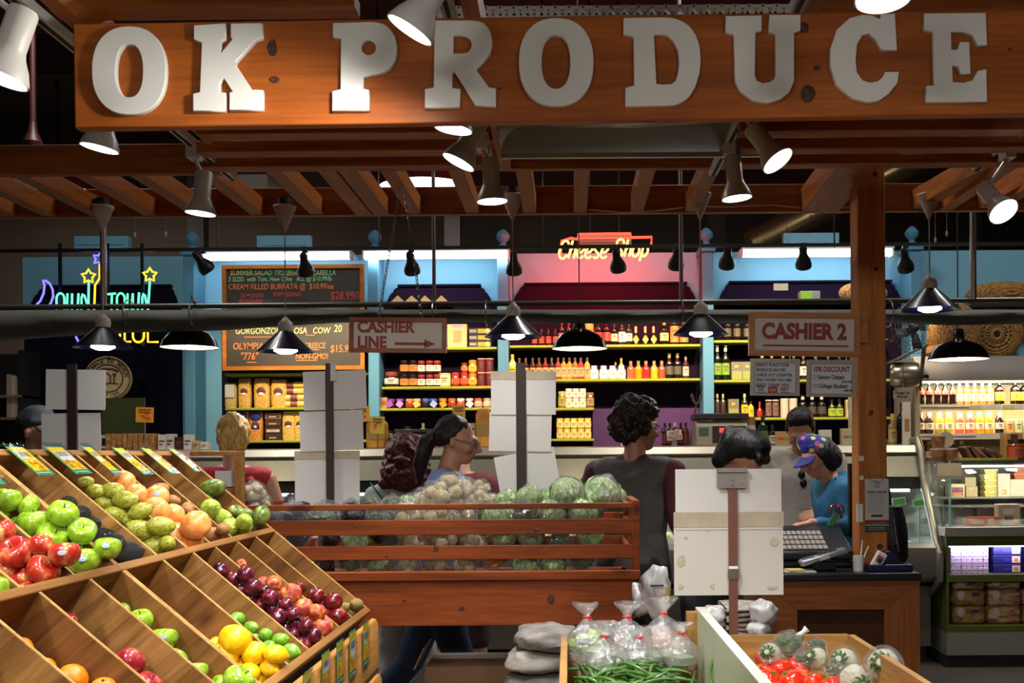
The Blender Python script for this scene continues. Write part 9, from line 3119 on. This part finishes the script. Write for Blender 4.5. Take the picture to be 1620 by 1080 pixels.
def glasses(t, V, Q):
 m = MB()
 for sd in (-1, 1):
  m.tube([Q(sd * .033 + .023 * math.cos(a), -.103, 1.602 + .017 * math.sin(a)) for a in [2 * PI * i / 14 for i in range(14)]], .0016, 6, closed=True)
  m.tube([Q(sd * .056, -.102, 1.606), Q(sd * .078, -.05, 1.608), Q(sd * .08, .012, 1.606)], .0015, 6)
 m.tube([Q(-.01, -.106, 1.606), Q(.01, -.106, 1.606)], .0015, 6)
 m.build('glasses', mat('glasses_dark', '#2a2422', .3, metal=.3), t, True)


def at(px, Y):
 return ((px - CX) * Y / FPX, Y, 0)


CAPD = mat('cap_charcoal', '#24282c', .8, var=.1)
PLAID = mottle('plaid_shirt', [(.42, '#20262e'), (.5, '#4a525c'), (.56, '#8a8e96'), (.6, '#2a3038')], 14, .8, (2, 2, 12), coat=0)
_M['cloth_#plaid'.replace('#', '')] = PLAID
person('person in a charcoal cap and dark checked shirt, facing the deli corner', at(44, 6.0), 80, 1.78, 4, 8, 0, SKIN_D, shirt='#plaid', sleeve=.5, pants=('#20242c', 1), hair='capped', haircol='#1a1412', extra=cap_extra(CAPD, CAPD))


def red_tank(t, V, Q):
 MB().tube([V(-.10, .0, 1.43), V(-.10, .085, 1.38), V(-.10, .11, 1.28)], .022, 8).tube([V(.10, .0, 1.43), V(.10, .085, 1.38), V(.10, .11, 1.28)], .022, 8).build('shirt_strap_rim', mat('cloth_a31c22', '#a31c22', .8), t, True)


person('person with blond pinned up hair in a red sleeveless top, seen from behind', at(368, 5.65), 186, 1.725, 2, 6, 8, SKIN, {'r': ((-.265, .03, 1.12), (-.30, -.04, .88), (0, -.1, -1), (1, 0, 0)), 'l': ((.245, .02, 1.12), (.23, -.12, .95), (0, -.6, -1), (-1, 0, 0))}, shirt='#a31c22', sleeve=0, pants=('#26282f', 1), hair='updo', haircol='#c0954e', extra=red_tank)


def teal_strap(t, V, Q):
 MB().sheet(lambda u, v: V(-.17 + .34 * u + .018 * v, .128 - .03 * abs(2 * u - 1) ** 2, 1.02 + .41 * (1 - u) if False else 1.43 - .42 * (1 - u)) + Vector((0, .006, .03 * v)), 12, 1).build('bag_strap', mat('strap_teal', '#14707c', .6), t, True).modifiers.new('t', 'SOLIDIFY').thickness = .006


person('person with long wavy dark red hair and a grey cardigan with a teal strap', at(642, 5.85), 184, 1.615, 2, 10, 0, SKIN, shirt='#8a8680', sleeve=.95, pants=('#b0aca4', 1), hair='long', haircol='#4a1c12', extra=teal_strap)
person('person with a dark ponytail, glasses and a blue tee, walking past the crate', at(690, 5.36), 84, 1.71, 8, 12, 0, SKIN, {'r': ((-.235, .03, 1.13), (-.21, -.12, .93), (0, -.6, -1), (1, 0, 0)), 'l': ((.235, .04, 1.13), (.21, .02, .89), (0, .1, -1), (-1, 0, 0))},
       {'r': ((-.09, -.14, .52), (-.09, -.20, .10)), 'l': ((.09, .16, .50), (.09, .42, .20))}, slim=.95, shirt='#6878a4', sleeve=.35, pants=('#26354f', 1), hair='ponytail', haircol='#1e1410', extra=glasses)
person('person in a maroon shirt and shorts, half hidden behind the ponytail walker', at(728, 6.2), 178, 1.67, 3, 18, 0, SKIN, slim=1.1, shirt='#5c2224', sleeve=.5, pants=('#3a2a24', .5), hair='short', haircol='#1c1410')
person('person with bushy dark hair, glasses and a grey vest over a maroon tee', at(1000, 5.35), 152, 1.765, 4, 6, -28, SKIN_D, {'l': ((.30, -.02, 1.14), (.33, -.22, 1.02), (0, -1, -.4), (0, 0, -1)), 'r': ((-.25, .02, 1.13), (-.24, -.08, .90), (0, -.2, -1), (1, 0, 0))}, slim=1.14, shirt='#4a4640', shirt2='#4c1a20', sleeve=.46, pants=('#1c1a1e', 1), hair='curly', haircol='#24140e', extra=glasses)
person('person with straight black hair and dark clothes bending behind the stained card', at(1118, 4.95), 62, 1.64, 10, 34, 0, SKIN, {'r': ((-.25, .0, 1.12), (-.10, -.24, 1.16), (.7, -.5, 0), (0, .3, -1)), 'l': ((.25, .0, 1.12), (.10, -.26, 1.12), (-.7, -.5, 0), (0, .3, -1))}, slim=1.05, shirt='#16171f', sleeve=.9, pants=('#15151a', 1), hair='bowl', haircol='#0c0b0d')


def sunglasses(t, V, Q):
 m = MB()
 for dz in (0, -.05):
  m.ball(V(.0 + .01 * (dz < 0), -.122, 1.32 + dz), (.02, .008, .026), 14)
 m.tube([V(.015, -.125, 1.345), V(.02, -.12, 1.30), V(.012, -.12, 1.24)], .002, 6)
 m.build('sunglasses', mat('lens_black', '#0c0b0d', .12), t, True)


person('person in a light grey tee with sunglasses on the collar, looking down at the till', at(1268, 6.85), -12, 1.815, 5, 40, -4, SKIN_D, {'l': ((.27, -.04, 1.10), (.13, -.27, 1.09), (-1, -.15, -.05), (0, .6, -.6)), 'r': ((-.25, .0, 1.12), (-.16, -.22, .98), (.5, -.6, -.3), (0, 0, -1))}, slim=1.12, shirt='#9c958a', sleeve=.46, pants=('#4a4438', 1), hair='short', haircol='#1a100c', extra=sunglasses)


def hoodie(t, V, Q):
 cap_extra(fabric_dots(), mat('brim_blue', '#2a3080', .7), .075)(t, V, Q)
 blob('hood', [(V(-.07, .055, 1.425), (.045, .05, .04), V(.07, .055, 1.425), (.045, .05, .04)), (V(0, .08, 1.43), (.07, .045, .045), V(0, .10, 1.36), (.08, .035, .05))], mat('cloth_1f5f80', '#1f5f80', .8), t, .01, 4, .005, 14)
 MB().tube([V(-.12, -.02, 1.455), V(-.15, .07, 1.39), V(-.14, .13, 1.25)], .012, 8).tube([V(.12, -.02, 1.455), V(.15, .07, 1.39), V(.14, .13, 1.25)], .012, 8).build('bag_strap_rim', mat('strap_dark', '#1c242c', .7), t, True)


person('person in a blue hoodie and a bright dotted cap, leaning over the till', at(1348, 6.2), -78, 1.645, 17, 26, 0, SKIN, {'l': ((.25, -.10, 1.15), (.24, -.37, 1.19), (-.05, -1, -.15), (0, .1, -1)), 'r': ((-.23, -.06, 1.12), (-.16, -.30, 1.12), (0, -1, 0), (0, 0, -1))}, slim=1.0, shirt='#1f5f80', sleeve=.93, pants=('#22242a', 1), hair='cappedlong', haircol='#15100f', extra=hoodie)
bpy.data.scenes.remove(WORK)
